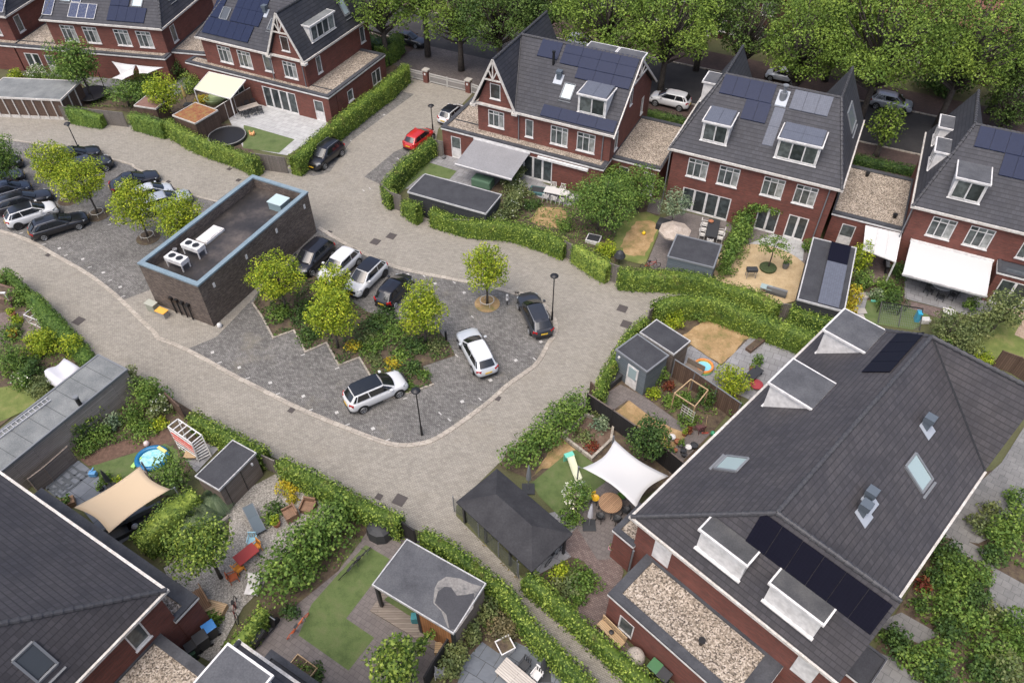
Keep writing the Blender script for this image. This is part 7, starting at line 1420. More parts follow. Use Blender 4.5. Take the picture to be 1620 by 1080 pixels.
# left edge garden
p = P(5, 250, 960); t = T('plant_frame', 'white open box frame on the deck of the left garden', 'plant frame', p, R(-25)); q = M()
for z in (.1, .9):
    for a, b in (((-.7,-.5),(.7,-.5)),((.7,-.5),(.7,.5)),((.7,.5),(-.7,.5)),((-.7,.5),(-.7,-.5)),((0,-.5),(0,.5))): q.beam((*a,z),(*b,z),.05,.05)
for a in ((-.7,-.5),(.7,-.5),(.7,.5),(-.7,.5)): q.beam((*a,0),(*a,.9),.05,.05)
q.build('frame', WHITE, t); t = T('raised_bed', 'brown brick raised bed with a dark opening at the left edge', 'planter', P(5, 50, 820), R(-20)); q = M(); q.box(-1.2,-.7,0,1.2,.7,.7); q.build('box', m_wall('small_brown_brick', (.13,.07,.05), (.17,.1,.07), (.1,.08,.07)), t); q = M(); q.box(-1.0,-.5,.7,1.0,.5,.72); q.build('soil', SOIL, t)
for (k, x, y, mt, lb) in ((9, 95, 20, mat('red_pot', (.3,.05,.03)), 'red pot with orange flowers at the left deck'), (5, 85, 930, TERRA, 'clay pot with a lime plant on the left deck')): pot(k, x, y, .28, .4, mt, LGOLD if 'orange' in lb else LY, lb, .5)
q = M(); p = P(5, 85, 870); t = T('garden_light', 'thin white garden lamp at the left edge', 'garden lamp', p); q.tube([(0,0,0),(-.2,.1,1.4)], .03, 6); q.build('pole', WHITE, t); q = M(); q.beam((-.45,.1,1.4),(0,.05,1.45),.15,.08); q.build('lamp_head', WHITE, t)
q = M(); p = P(15, 650, 250, .9); c = p; t = T('flower_basket', 'pink flowering plant at the red wall corner', 'potted plant', (p.x, p.y, 0)); q.lathe((0,0,.55), [(.1,0),(.2,.3)], 10); q.cyl((0,0,0), .03, .56, 6); q.build('pot', GPOT, t); cc, nr = blob_points(crown_blobs((0,0,1.05), .28, .28, .28, 6, 9), .9, .08); quads_object('foliage', leaf_arrays(cc, nr, .09), [LG, LP], t, mi=(NPR.random(len(cc)) < .5).astype(int))
# ---------------------------------------------------------------- hedges (polylines follow the hedge top; z = height of the top)
def hg(pts_spec, h, w, leaf, label, **k):
    pts = []
    for s in pts_spec: kk = s[0]; pts += [P(kk, s[i], s[i+1], h*.95) for i in range(1, len(s), 2)]
    return hedge(pts, h, w, leaf, label, **k)
hg([(1, 1010, 735, 1150, 815, 1250, 860, 1400, 905, 1560, 975)], 1.8, .95, LH, 'curved green hedge around the trampoline garden')
hg([(1, 790, 690, 880, 710, 985, 745)], 1.9, .8, LG, 'ivy hedge between the grey board fence and the narrow gate')
hg([(1, 405, 665, 500, 680, 610, 690)], 1.6, .9, LG, 'loose green shrubs over the fence right of the wooden garages', bulge=1.2)
hg([(2, 245, 965, 420, 810, 620, 645, 800, 515, 935, 400)], 2.0, 1.15, LH, 'long straight hedge along the driveway with the black SUV')
hg([(2, 1095, 850, 990, 930, 900, 1010), (6, 870, 60, 790, 115, 800, 150, 850, 175)], 1.8, .95, LH, 'hedge running from the red hatchback to the board fence corner')
hg([(2, -40, 960, 10, 980)], 1.8, .9, LH, 'short hedge piece left of the wide grey gate')
hg([(6, 915, 205, 960, 240, 1010, 265), ], 1.8, .8, LH, 'ivy clump on the fence in front of the black shed', bulge=1.); hg([(6, 1090, 275, 1230, 320, 1310, 345, 1480, 350, 1620, 365), (7, 100, 385, 220, 415, 370, 475)], 1.7, 1.0, LH, 'hedge in front of the leafy garden, from the black shed to the slatted gate')
hg([(7, 420, 490, 520, 550, 635, 620)], 1.75, .95, LH, 'short hedge between the slatted gate and the board gate'); hg([(7, 695, 650, 900, 655, 1080, 665, 1250, 700, 1400, 745, 1620, 815), (8, 120, 865)], 1.8, 1.0, LH, 'long hedge in front of the blue grey shed'); hg([(8, 205, 875, 350, 920, 500, 965)], 1.8, 1.0, LH, 'hedge below the garden room with solar panels')
hg([(7, 915, 870, 1010, 825, 1120, 810, 1250, 820, 1400, 870, 1620, 955), (8, 180, 985, 340, 1045)], 1.9, 1.2, LH, 'broad curved hedge at the far end of the big roof gardens'); hg([(7, 860, 935, 770, 1005), (11, 660, 150, 590, 250, 570, 370)], 1.7, .7, LH, 'thin hedge at the back of the blue grey sheds')
mass(pl(11, 440, 480, 340, 560, 250, 640, 160, 720, 90, 810), 1.35, 2.5, LG, 'high bushy hedge between the lane and the red soil bed', 'hedge', 'hedge', size=.17)
hg([(15, 130, 415, 260, 530, 400, 650, 560, 800, 700, 920, 880, 1080, 1000, 1180)], 1.5, .85, LH, 'right hand hedge of the narrow brick alley'); hg([(14, 1035, 160, 1200, 250, 1400, 400, 1620, 585), (15, 100, 690, 250, 830, 380, 960, 500, 1090, 600, 1200)], 1.7, .95, LH, 'left hand hedge of the narrow brick alley, past the garden room')
hg([(10, 165, 765, 330, 850, 470, 925, 620, 985), (14, 620, -20, 760, 20, 900, 95)], 1.8, .95, LH, 'hedge along the lane above the gravel garden')
hg([(9, 1160, 475, 1260, 540, 1400, 610, 1560, 690), (10, 60, 710)], 1.7, .95, LH, 'hedge between the climbing frame and the lane')
mass(pl(14, 150, 560, 250, 420, 350, 300, 470, 190, 590, 90), 1.75, 2.8, LG, 'huge rambling climber between the gravel and the mauve paved garden', size=.2)
hg([(14, 60, 620, 0, 700), (13, 1560, 700, 1480, 780, 1390, 870)], 1.6, .8, LH, 'low hedge between the dark bicycle and the black scooter')
hg([(13, 830, 195, 900, 140, 1000, 60, 1080, -20), (9, 1180, 950)], 2.0, 1.3, LH, 'dense ivy wall beside the ornamental grass', bulge=.8)
mass([P(9, 400, 590, 1.2), P(9, 480, 530, 1.2), P(9, 560, 460, 1.2), P(9, 640, 390, 1.2), P(9, 720, 310, 1.2)], .75, 2.5, LH, 'ivy covering the side of the long grey garage', size=.15)
hg([(5, 40, 660, 120, 730, 200, 800), (5, 250, 880, 330, 960, 420, 1050), (9, 480, 60, 520, 130)], 1.5, .8, LG, 'loose green hedge along the lane at the left edge', bulge=1.5)
mass(pl(6, 1600, 260, 1540, 340, 1480, 400), .95, 1.9, LO, 'olive coloured flowering hedge beside the black shed', 'hedge', 'hedge', size=.15, flower=LW, ff=.03); mass(pl(7, 10, 160, 80, 80, 150, 20), .8, 2.0, LO, 'leafy hedge between the grey awning and the white chairs', 'hedge', 'hedge', size=.15)
mass(pl(7, 1440, 380, 1420, 480, 1380, 560, 1330, 660), 1.0, 2.6, LG, 'tall climber wall between the long black table and the ochre terrace', size=.17)
mass(pl(7, 1450, 400, 1540, 400, 1620, 420) + pl(8, 60, 430), .5, 1.0, LG, 'leafy pergola against the red house wall above the ochre terrace', size=.17, z0=1.9)
hg([(3, 180, 1010, 320, 1060)], .01, .01, LG, 'x') if False else None
for pts, lb in (([CL(-44, 15), CL(-38, 14)], 'dark hedge in front of the house left of the gate'),): hedge(pts, 2.0, 2.6, LD, lb, bulge=1., size=.2)
hedge([CL(-37.8, 12), CL(-38.2, 16.5)], 2.0, 1.6, LG, 'green bush hedge at the street end of the driveway', bulge=1., size=.18)
hedge([CL(-6.6, 15.0), CL(-2.2, 15.0)], .7, .8, LD, 'low hedge behind the first large gravel roof', size=.14); hedge([CL(14.8, 15.2), CL(20.3, 15.4)], .8, 1.0, LD, 'low hedge behind the right gravel roof', size=.14)
# ---------------------------------------------------------------- small lime coloured trees of the parking area
GT = 'lime green trees of the parking area'
def ptree(k, bx, by, tx, ty_, w, label, leaf=LY, ring=True, **kw):
    g = P(k, bx, by); h = top_z((k, bx, by), (k, tx, ty_)); r = w*420/1620*mpp((g.x, g.y, h*.6))/2
    t = tree(g, h, r, leaf, label, group=GT, size=.15, n=34, dens=.72, tr=.085, low=.27, **kw)
    if ring:
        q = M(); rr = .55; q.tube([(g.x+rr*math.cos(i*math.pi/10), g.y+rr*math.sin(i*math.pi/10), .42) for i in range(20)], .035, 6, closed=True)
        for i in range(4): q.cyl((g.x+rr*math.cos(i*math.pi/2+.4), g.y+rr*math.sin(i*math.pi/2+.4), 0), .025, .42, 6)
        prop(q.build('tree_guard', mat('pale_hoop', (.40,.38,.33), .6), None, g), label.replace(label.split(' tree')[0]+' tree', 'pale round hoop guarding the '+label.split(' tree')[0]+' tree'), 'tree guard', 'round hoops around the tree trunks')
        q = M(); q.cyl((g.x, g.y, .0), 1.0, .03, 20); o = q.build('tree_pit', DRY if k == 6 else SOIL); o['kind'] = 'structure'
ptree(6, 1430, 850, 1425, 488, 270, 'single lime green tree standing apart beside the charging post')
ptree(5, 110, 165, 20, -200, 230, 'darker green tree at the left edge of the tree row', LG); ptree(5, 425, 215, 290, -135, 270, 'second lime green tree from the left in the row'); ptree(5, 600, 310, 500, -45, 290, 'third lime green tree from the left in the row'); ptree(5, 600, 300, 560, -0, 150, 'smaller lime green tree in the middle of the row') if False else None
ptree(5, 905, 450, 760, 90, 300, 'yellow green tree between the third one and the brown building'); ptree(5, 1160, 515, 1060, 190, 280, 'yellow green tree touching the brown building')
ptree(6, 205, 890, 200, 560, 310, 'yellow green tree in the planting by the brown building corner', ring=False); ptree(6, 520, 860, 510, 650, 240, 'small yellow green tree in front of the white cars', ring=False); ptree(6, 520, 1120, 500, 760, 310, 'large yellow tree in the middle of the planting island', ring=False); ptree(6, 1055, 1090, 1050, 745, 310, 'yellow green tree right of the small black hatchback', ring=False)
ptree(5, 580, 290, 540, 20, 200, 'slim lime green tree behind the wider third one', ring=False) if False else None
# understory of the island
UG = 'low shrubs of the planting island'
for i, (x, y, w, h, lf, lb) in enumerate(((330,900,200,.9,LD,'dark shrub left of the zigzag kerb'),(160,900,160,.9,LG,'shrub beside the brown building corner in the island'),(330,1040,160,.7,LD,'low dark shrub above the zigzag kerb'),(740,960,190,.9,LD,'dark green shrub behind the middle yellow tree'),(850,1020,180,.8,LG,'green shrub in the middle of the island'),(700,1060,150,.7,LO,'olive shrub in the island'),(820,900,140,.8,LD,'dark shrub near the small black hatchback'))): bpx(6, x, y, w, h, lf, lb, group=UG, size=.16)
for i, (x, y, w, h, lf, lb) in enumerate(((720,60,170,.7,LG,'green shrub above the white SUV'),(620,60,110,.5,LGOLD,'gold leaved low plant by the zigzag kerb'),(900,120,120,.6,LG,'round green shrub near the right island corner'),(850,170,110,.5,LGOLD,'rusty gold low plant above the white SUV'),(970,200,130,.7,LD,'dark shrub in the lower island'),(1040,240,100,.6,LG,'small green shrub near the lamp post top'),(950,300,80,.5,LG,'lowest green shrub by the white SUV headlight'),(980,60,180,.8,LD,'dark shrub under the right yellow green tree'),(1120,60,130,.6,LO,'olive low shrub at the right island corner'),(740,150,120,.5,LO,'grey green ground plant above the white SUV'))): bpx(10, x, y, w, h, lf, lb, group=UG, size=.15)
# ---------------------------------------------------------------- garden trees and bushes
treepx((1, 560, 600), (1, 500, 225), 260, LG, 'tall light green tree among the upper left gardens', size=.22, n=22, dens=.7, low=.25)
treepx((1, 790, 650), (1, 760, 510), 250, LG, 'spreading tree with feathery leaves beside the russet roof', size=.18, n=14, dens=.6, low=.35); treepx((1, 1040, 720), (1, 1030, 440), 210, LY, 'bright green upright tree left of the sedum shed', size=.18, n=18, dens=.7, low=.15)
for a in ((1, 330, 340, 150, 2.2, LO, 'climbing rose with pale blossom on the upper left house', LW), (1, 90, 450, 90, 1.2, LY, 'small lime bush behind the wooden garages', None), (1, 210, 440, 130, 1.6, LG, 'light green bush behind the wooden garages', LW), (1, 370, 450, 190, 2., LG, 'mixed green bushes right behind the garages', None), (1, 880, 490, 260, 2.3, LG, 'green arbour below the small white sails', None), (1, 1070, 415, 150, 2.2, LD, 'green bush right of the small white sails', None), (1, 1165, 500, 150, 2., LH, 'round light green shrub left of the cream awning', None), (1, 1250, 415, 110, 2.3, LY, 'lime climber at the top corner of the cream awning', None), (1, 1235, 605, 90, .8, LGOLD, 'yellow leaved shrub under the cream awning', None), (1, 860, 590, 100, 1.5, LG, 'rounded shrub at the end of the russet roof', None)):
    bpx(*a[:7], flower=a[7], ff=.25)
treepx((7, 560, 400), (3, 640, 1080), 420, LG, 'largest leafy tree between the white chairs and the scorched lawn', size=.16, n=26, dens=.7, low=.15); treepx((7, 800, 280), (7, 760, 20), 280, LG, 'leafy tree against the wall beside the small white window', size=.16, n=18, dens=.7, low=.15); treepx((7, 640, 180), (7, 600, 10), 260, LG, 'leafy tree just in front of the glazed doors', size=.16, n=16, dens=.7, low=.2)
bpx(7, 620, 510, 150, 1.3, LY, 'lime green bamboo-like bush by the cold frame'); bpx(7, 360, 370, 110, 1., LG, 'green shrub beside the dry lawn patch'); bpx(7, 60, 160, 190, 1.5, LO, 'flowering bush left of the teal sand tub', flower=LW, ff=.06); bpx(7, 160, 240, 120, .8, LD, 'dark low shrub at the edge of the dry lawn')
treepx((7, 1010, 370), (7, 1030, 150), 190, LS, 'silver leaved olive tree beside the wide glazed doors', size=.14, n=14, dens=.6, low=.25, tr=.06)
bpx(7, 1340, 630, 110, 1.5, LG, 'shrub by the right corner of the blue grey shed'); bpx(8, 300, 490, 80, 1.1, LG, 'small shrub left of the garden room'); bpx(8, 575, 475, 50, .8, LG, 'green sapling at the white door of the link building')
for a in ((8, 630, 560, 130, 3.2, LY, 'tall golden bamboo beside the garden room', None), (8, 640, 700, 150, 2., LG, 'green bamboo below the white canopy', None), (8, 580, 800, 110, 2.4, LGOLD, 'bright yellow bamboo at the garden room corner', None), (8, 560, 880, 90, 1.6, LGOLD, 'low yellow shrub at the end of the garden room', None), (8, 860, 640, 130, 1.2, LD, 'dark green shrub left of the big white awning', None), (8, 790, 750, 170, 1.1, LG, 'bright green shrub in the bed by the awning', None), (8, 800, 830, 200, .9, LD, 'dark low planting along the turf', None), (8, 720, 790, 90, .9, LS, 'grey leaved shrub in the bed', None), (8, 1310, 850, 100, 1.3, LG, 'green shrub under the right end of the awning', None), (8, 1430, 760, 90, 1.6, LG, 'green shrub by the red wall at the right edge', None)): bpx(*a[:7])
treepx((8, 1420, 1020), (8, 1430, 780), 260, LO, 'pale green willow-like tree at the right edge behind the big roof', size=.18, n=20, dens=.65, low=.15); treepx((8, 1130, 1080), (8, 1120, 920), 260, LO, 'lower pale green tree in front of the blue board', size=.18, n=18, dens=.65, low=.12); treepx((8, 1280, 1060), (8, 1290, 930), 220, LO, 'pale green tree in the middle of the willowy group', size=.18, n=16, dens=.65, low=.12)
for a in ((12, 1120, 60, 120, 1.2, LG, 'low green shrub behind the roof ridge end', None), (12, 1270, 60, 200, 1.5, LO, 'pale shrub behind the big roof beside the lawn', None), (12, 1370, 130, 120, .9, LY, 'lime shrub at the board fence behind the roof', None)): bpx(*a[:7])
for a in ((7, 1030, 940, 130, 1.5, LY, 'lime shrub inside the curved hedge, left'), (7, 1200, 900, 110, 1.3, LG, 'green shrub inside the curved hedge, middle'), (7, 1440, 940, 110, 1.6, LY, 'yellow green shrub inside the curved hedge, right'), (11, 1385, 270, 210, 2.1, LY, 'large lime bamboo beside the low black table'), (11, 940, 230, 110, 1.6, LG, 'green climber on the wall of the blue grey shed'), (11, 900, 350, 90, .8, LY, 'lime plant at the shed foot'), (11, 1010, 400, 110, .8, LG, 'leafy vegetables in the bed'), (11, 1090, 380, 110, .9, LG, 'vegetables under the timber frame'), (11, 1110, 510, 130, .8, LG, 'low greens at the end of the vegetable bed'), (11, 1230, 370, 130, 1.6, LD, 'dark bush beside the timber frame'), (11, 1410, 440, 100, 1.2, LG, 'green bush by the gutter of the big roof'), (11, 1000, 310, 80, .6, LREDD, 'reddish flowering plant by the shed'), (11, 580, 540, 120, 1.1, LS, 'grey green lavender shrub in the red soil bed'), (11, 560, 480, 80, .9, LO, 'wispy plant against the black fence'), (11, 480, 620, 140, .4, LO, 'low sprawling herbs in the red soil bed'), (11, 530, 680, 100, .4, LREDD, 'rusty low plants at the tip of the red soil bed')): bpx(*a)
treepx((11, 850, 760), (11, 870, 520), 260, LD, 'dark green tree behind the white sail', size=.16, n=20, dens=.75, low=.1, tr=.07)
bpx(11, 940, 215, 60, 1.2, LG, 'tall thin plant by the shed wall'); bpx(11, 1545, 150, 70, .9, LG, 'potted small tree on the upper patio of the big roof')
treepx((11, 430, 1060), (11, 420, 900), 170, LG, 'round bush covered in white blossom on the turf', size=.13, n=12, dens=.9, low=.15, tr=.05)
bpx(11, 430, 960, 160, 2.2, LG, 'white flowering crown of the blossom bush', flower=LW, ff=.75, size=.12); bpx(15, 400, 70, 150, .9, LG, 'low green bush at the edge of the turf')
bpx(15, 480, 450, 190, 1.1, LG, 'light green ground cover right of the pavilion'); bpx(15, 370, 480, 190, 1.1, LO, 'olive coloured half of the bed by the pavilion'); bpx(15, 340, 400, 120, 1.2, LY, 'lime tuft at the top of the bed by the pavilion'); bpx(15, 440, 560, 120, .7, LG, 'lowest plants of the bed by the pavilion')
# lower left gardens
for a in ((9, 780, 260, 180, 2.4, LO, 'olive shrub at the far corner of the border', None), (9, 900, 350, 220, 2.4, LG, 'big round shrub in the border by the lane', None), (9, 970, 430, 150, 1.6, LO, 'pale shrub at the end of the border', LW), (9, 685, 525, 110, 1.2, LS, 'silver blue ball shrub in the border', None), (9, 800, 480, 130, 1.3, LG, 'mid green bush beside the silver ball', None), (9, 620, 600, 190, 1.1, LG, 'low green planting in the border, left', None), (9, 860, 560, 200, .8, LG, 'low green planting in the border, middle', None), (9, 970, 540, 110, .7, LY, 'lime ground plant near the bark path', None), (9, 520, 680, 150, .9, LG, 'green plants by the grey panels', None), (9, 470, 600, 150, 1.5, LD, 'dark green shrub against the ivy', None)): bpx(*a[:7], flower=a[7])
treepx((9, 1100, 930), (9, 1110, 740), 220, LG, 'small airy tree beside the small black roofed shed', size=.15, n=14, dens=.6, low=.15, tr=.05)
bpx(9, 640, 870, 80, .8, LG, 'green potted bush on the tiled patio'); bpx(9, 720, 880, 60, .7, LY, 'lime spiky plant beside the folded parasol')
def grass_tuft(k, x, y, w, h, label, leaf=LS):
    c = P(k, x, y, h*.4); r = w*420/1620*mpp(c)/2; n = 1500; an = NPR.random(n)*2*math.pi; tl = .25+.75*NPR.random(n)**.6; V = []
    for i in range(n):
        d = np.array([math.cos(an[i]), math.sin(an[i]), 0]); s_ = np.array([-d[1], d[0], 0])*.018; b0 = d*.12*tl[i]; m1 = d*r*.5*tl[i]+np.array([0,0,h*(1.05-.2*tl[i])]); e = d*r*tl[i]+np.array([0,0,h*(.55-.45*tl[i])+.02]); V += [b0-s_, b0+s_, m1+s_, m1-s_, m1-s_, m1+s_, e+s_*.3, e-s_*.3]
    o = quads_object('ornamental_grass', np.array(V)+np.array([c.x, c.y, 0]), leaf, None, (c.x, c.y, 0)); prop(o, label, 'ornamental grass')
grass_tuft(13, 1200, 90, 330, 1.5, 'large ornamental grass tuft by the dark slate lounger'); grass_tuft(9, 1310, 1010, 240, 1.4, 'ornamental grass tuft behind the larger one')
bpx(13, 960, 190, 190, 1., LG, 'low green shrubs at the foot of the ivy wall'); bpx(13, 1040, 250, 140, .8, LG, 'bushy perennials beside the gravel'); bpx(13, 1140, 250, 70, .7, LY, 'small lime shrub at the concrete rim')
treepx((13, 1350, 440), (13, 1320, 160), 400, LY if False else LH, 'broad flat crowned light green tree on the gravel', size=.16, n=26, dens=.8, low=.42, tr=.09)
for a in ((10, 230, 910, 160, .9, LGOLD, 'golden bush beside the lane hedge'), (10, 240, 1000, 80, .5, LGOLD, 'lemon yellow low bush on the gravel'), (10, 130, 1060, 150, .5, LD, 'dark flat ground cover on the gravel'), (14, 100, 80, 110, .6, LG, 'round green cushion plant on the gravel'), (14, 40, 1010, 60, .4, LD, 'small dark plant by the lower hedge')): bpx(*a)
treepx((14, 920, 1120), (14, 940, 850), 320, LH, 'bright green tree at the bottom edge of the mauve paving', size=.18, n=22, dens=.8, low=.2, tr=.08)
mass(pl(14, 1010, 980, 1060, 900, 1110, 840), .35, 1.0, LH, 'arching branch of green leaves reaching the garden room', z0=1.2)
for a in ((14, 1240, 900, 170, 1.5, LO, 'grey green bamboo beside the garden room, upper'), (14, 1190, 990, 150, 1.4, LO, 'grey green bamboo beside the slate patio, lower'), (14, 1330, 770, 150, 1.5, LO, 'grey green bamboo at the rear corner of the garden room'), (14, 1420, 640, 170, 1.3, LO, 'olive shrub between the garden room and the alley hedge'), (14, 1520, 740, 190, 1.2, m_leaf('leaf_dry', (.12,.10,.05), (.17,.15,.08), (.24,.20,.12)), 'dry brownish shrub above the white planter'), (15, 20, 740, 130, 1.1, m_leaf('leaf_dry', (.12,.10,.05), (.17,.15,.08), (.24,.20,.12)), 'dry shrub beside the alley hedge'), (14, 230, 640, 120, .7, LD, 'dark ground plants at the foot of the climber')): bpx(*a)
for a in ((9, 60, 150, 200, 2.2, LG, 'green shrub mass at the left edge'), (9, 230, 50, 200, 2., LY, 'lime shrub behind the covered furniture'), (9, 190, 190, 160, 1.6, LD, 'dark shrub left of the covered furniture'), (9, 130, 270, 130, 1.2, LG, 'white flowering bush by the lawn'), (9, 250, 300, 170, 1.1, LO, 'pale shrub between the lawn and the long garage'), (9, 430, 60, 150, 1.6, LY, 'lime hedge shrub near the lane at the left'), (5, 110, 800, 130, 1.4, LG, 'green climber above the brown raised bed'), (5, 90, 950, 80, .8, LY, 'spiky lime plant on the left deck'), (5, 60, 1020, 150, .9, LG, 'green shrubs at the far left below the deck'), (5, 220, 850, 100, 1.3, LG, 'climbing plant with white flowers at the left'), (5, 240, 1050, 150, 1.2, LY, 'lime shrub below the white box frame'), (5, 10, 700, 90, 1., LG, 'shrub with red flowers cut by the left edge')): bpx(*a, flower=LW if 'white flower' in a[6] else (LREDD if 'red flower' in a[6] else None), ff=.1)
# front gardens right of the big roof
i = 0
for a in ((16, 1150, 280, 200, 1.6, LD, 'dark shrub next to the white gutter of the big roof'), (16, 1200, 360, 200, 1.5, LG, 'green shrub, second along the big roof gutter'), (16, 1340, 430, 200, 1.6, LG, 'fresh green shrub in the front garden'), (16, 1180, 480, 200, 1.4, LG, 'rounded green shrub in the middle of the front garden'), (16, 1330, 540, 180, 1.5, LD, 'dark green shrub near the round paved corner'), (16, 1080, 440, 130, 1.1, LD, 'dark shrub by the reddish plants'), (16, 1010, 480, 100, .8, LREDD, 'reddish flowering shrub beside the white gutter tip'), (16, 990, 600, 110, .8, LD, 'variegated low bush below the reddish shrub'), (16, 1180, 640, 240, 1.5, LG, 'broad green shrub right of the grey path'), (16, 1180, 760, 200, 1.4, LD, 'dark bush at the end of the grey path'), (16, 1320, 690, 150, 1.4, LG, 'green bush with yellow tips in the front garden'), (16, 860, 830, 200, 1.4, LD, 'dark hedge bush at the corner of the solar roof'), (16, 960, 930, 220, 1.5, LG, 'green bush below the grey path'), (16, 1100, 900, 200, 1.5, LG, 'green bush in the lowest front garden'), (16, 1080, 1020, 220, 1.5, LD, 'dark bush at the bottom edge'), (16, 1440, 900, 240, 1.8, LG, 'large green bush at the lower right'), (16, 1500, 980, 240, 1.9, LO, 'yellow green bush in the lower right corner'), (16, 1380, 1000, 180, 1.6, LD, 'dark green bush in the lower right'), (16, 1600, 860, 200, 1.8, LG, 'green bush cut by the right edge'), (16, 1560, 720, 220, 1.8, LG, 'bright green bush at the right edge under the corner path'), (16, 1450, 660, 130, 1.3, LO, 'lime shrub near the round paved corner'), (16, 1500, 180, 220, 1.8, LG, 'green bush above the corner path'), (16, 1580, 90, 180, 2., LG, 'high green bush at the right edge'), (16, 1440, 300, 150, 1.3, LD, 'dark bush left of the corner path'), (16, 1370, 110, 170, 1.1, LO, 'grassy shrub below the gravel strip'), (12, 1580, 990, 150, 1.6, LG, 'green bush at the right edge beside the drain grid'), (12, 1430, 1060, 130, 1., LO, 'dull green shrub near the white gutter corner')): bpx(*a, size=.17)
# ---------------------------------------------------------------- street trees and the houses across the street
GS = 'large street trees'
def st(x, y, h, r, leaf, label, seed, low=.3, **k): g = CL(x, y); return tree(g, h, r, leaf, label, group=GS, size=k.pop('size', .36), n=k.pop('n', 42), dens=k.pop('dens', .62), tr=.3, low=low, seed=seed, **k)
def stc(k, x, y, zc, h, r, leaf, label, seed, low=.28, **kw):      # crown middle seen at a pixel, zc metres up
    g = P(k, x, y, zc); return tree((g.x, g.y, 0), h, r, leaf, label, group=GS, size=kw.pop('size', .21), n=kw.pop('n', 90), dens=kw.pop('dens', .8), tr=.3, low=low, seed=seed, **kw)
g = CL(-34.4, 16.9); tree(g, 12, 5.2, LST, 'tall street tree with its trunk beside the dark blue grey saloon', group=GS, size=.34, n=46, dens=.66, tr=.3, low=.45, seed=5)
stc(2, 1500, -20, 9, 13, 5.5, LSD, 'dark street tree above the gate between two bright crowns', 8); stc(3, 640, 60, 8.5, 13.5, 6.2, LST, 'bright street tree behind the pointed roof of the solar panel house', 6); stc(3, 1010, 110, 8.5, 13, 5.2, LST, 'street tree with its crown over the white street SUV', 12)
stc(3, 1500, 150, 7, 11, 3.6, LSD, 'dark street tree left of the widest bright crown', 14); stc(4, 300, 250, 8, 12.5, 4.2, LST, 'green street tree at the left flank of the widest crown', 15)
stc(4, 820, 190, 10, 17, 7.6, LST, 'widest bright yellow green street tree', 21, .24, n=120); stc(4, 1330, 230, 9.5, 15, 5.6, LST, 'bright green street tree right of the widest crown', 23, .28, n=90); stc(4, 560, 0, 9, 14, 6, LST, 'green street tree behind the widest crown', 24)
stc(4, 1600, 300, 7, 12, 4.5, LSD, 'dark street tree at the upper right corner', 27); stc(4, 1560, 640, 3, 6, 2.6, LSD, 'dark tree behind the right house tip', 29, .1); g = CL(16.6, 17.4); tree(g, 6.2, 1.7, LST, 'slim ivy clad tree behind the right gravel roof', group=GS, size=.24, n=16, dens=.6, tr=.25, low=.15, seed=31)
stc(2, 760, -90, 9, 13, 5, LST, 'street tree beyond the saloon at the top of the driveway', 33); stc(3, 200, -60, 9, 14, 6, LSD, 'dark street tree above the first pointed roof', 34); stc(2, 1250, 0, 8, 12, 4.5, LST, 'bright street tree hanging over the pavement above the gate', 35); stc(3, 1250, -60, 9, 14, 5.5, LSD, 'dark street tree in front of the brick house across the street', 36)
for i, (x, y, h, r, lb) in enumerate(((5, 34.5, 4, 2.5, 'dark shrub in front of the house across the street'), (-9, 34, 4, 3, 'dark bushes below the big street tree'), (21, 34, 4.5, 3, 'shrubs under the widest crown'), (30, 34, 4.5, 3, 'dark shrubs at the right across the street'), (-20, 34.5, 4, 3, 'dark bushes opposite the driveway'), (-31, 34.5, 4, 3, 'dark bushes opposite the saloon'))): g = CL(x, y); bush((g[0], g[1], 0), r, r*.8, h, LD, lb, size=.28)
def far_house(x0, x1, y0, dpt, e, hr, label, roofm):
    o = CL(x0, y0); t = T('brick_house', label, 'house', (o[0], o[1], 0), -R(26), 'brick houses across the street'); L = x1-x0; w = M(); H_ = []
    for i in range(int(L/3.2)): u = 1+i*3.2; H_ += [(u, u+1.0, 0, 2.3, 'd'), (u+1.6, u+2.8, .9, 2.3, 'w2')] if i % 2 == 0 else [(u, u+1.8, .8, 2.4, 'w3')]; H_ += [(u, u+1.6, 3.7, 5.2, 'w3')]
    H_ = [h for h in H_ if h[1] < L-.3]
    for p0, p1, hs in (((0,0),(L,0),H_), ((L,0),(L,dpt),[]), ((L,dpt),(0,dpt),[]), ((0,dpt),(0,0),[])): wallface(w, p0, p1, 0, e, [h[:4] for h in hs])
    w.add([(0,0,e),(0,dpt,e),(0,dpt/2,hr)], [(0,1,2)]); w.add([(L,0,e),(L,dpt,e),(L,dpt/2,hr)], [(0,1,2)]); w.build('wall', m_wall('far_brick', (.10,.04,.028), (.07,.03,.022), (.06,.045,.04)), t)
    for h in H_: window(t, (0,0), (L,0), *h, name='door' if h[4] == 'd' else 'window')
    r = M(); r.slab([[(-.3,-.4,e),(L+.3,-.4,e),(L+.3,dpt/2,hr),(-.3,dpt/2,hr)], [(-.3,dpt+.4,e),(L+.3,dpt+.4,e),(L+.3,dpt/2,hr),(-.3,dpt/2,hr)]], .15); r.build('roof', roofm, t)
    return t
OT = m_tiles('orange_tile', (.15, .06, .04)); 
far_house(-14, 4, 37, 9, 6, 10.5, 'brick house with dark doors seen between the street trees', OT); far_house(6, 26, 38, 9, 6, 10.5, 'brick house with an orange tiled roof behind the widest crown', OT); far_house(-36, -16, 38, 9, 6, 10.5, 'brick house hidden behind the trees at the top', OT); far_house(28, 48, 38, 9, 6, 10.5, 'brick house in the upper right corner behind the trees', OT)
far_house(-60, -39, 38, 9, 6, 10.5, 'brick house beyond the street at the top left', OT)

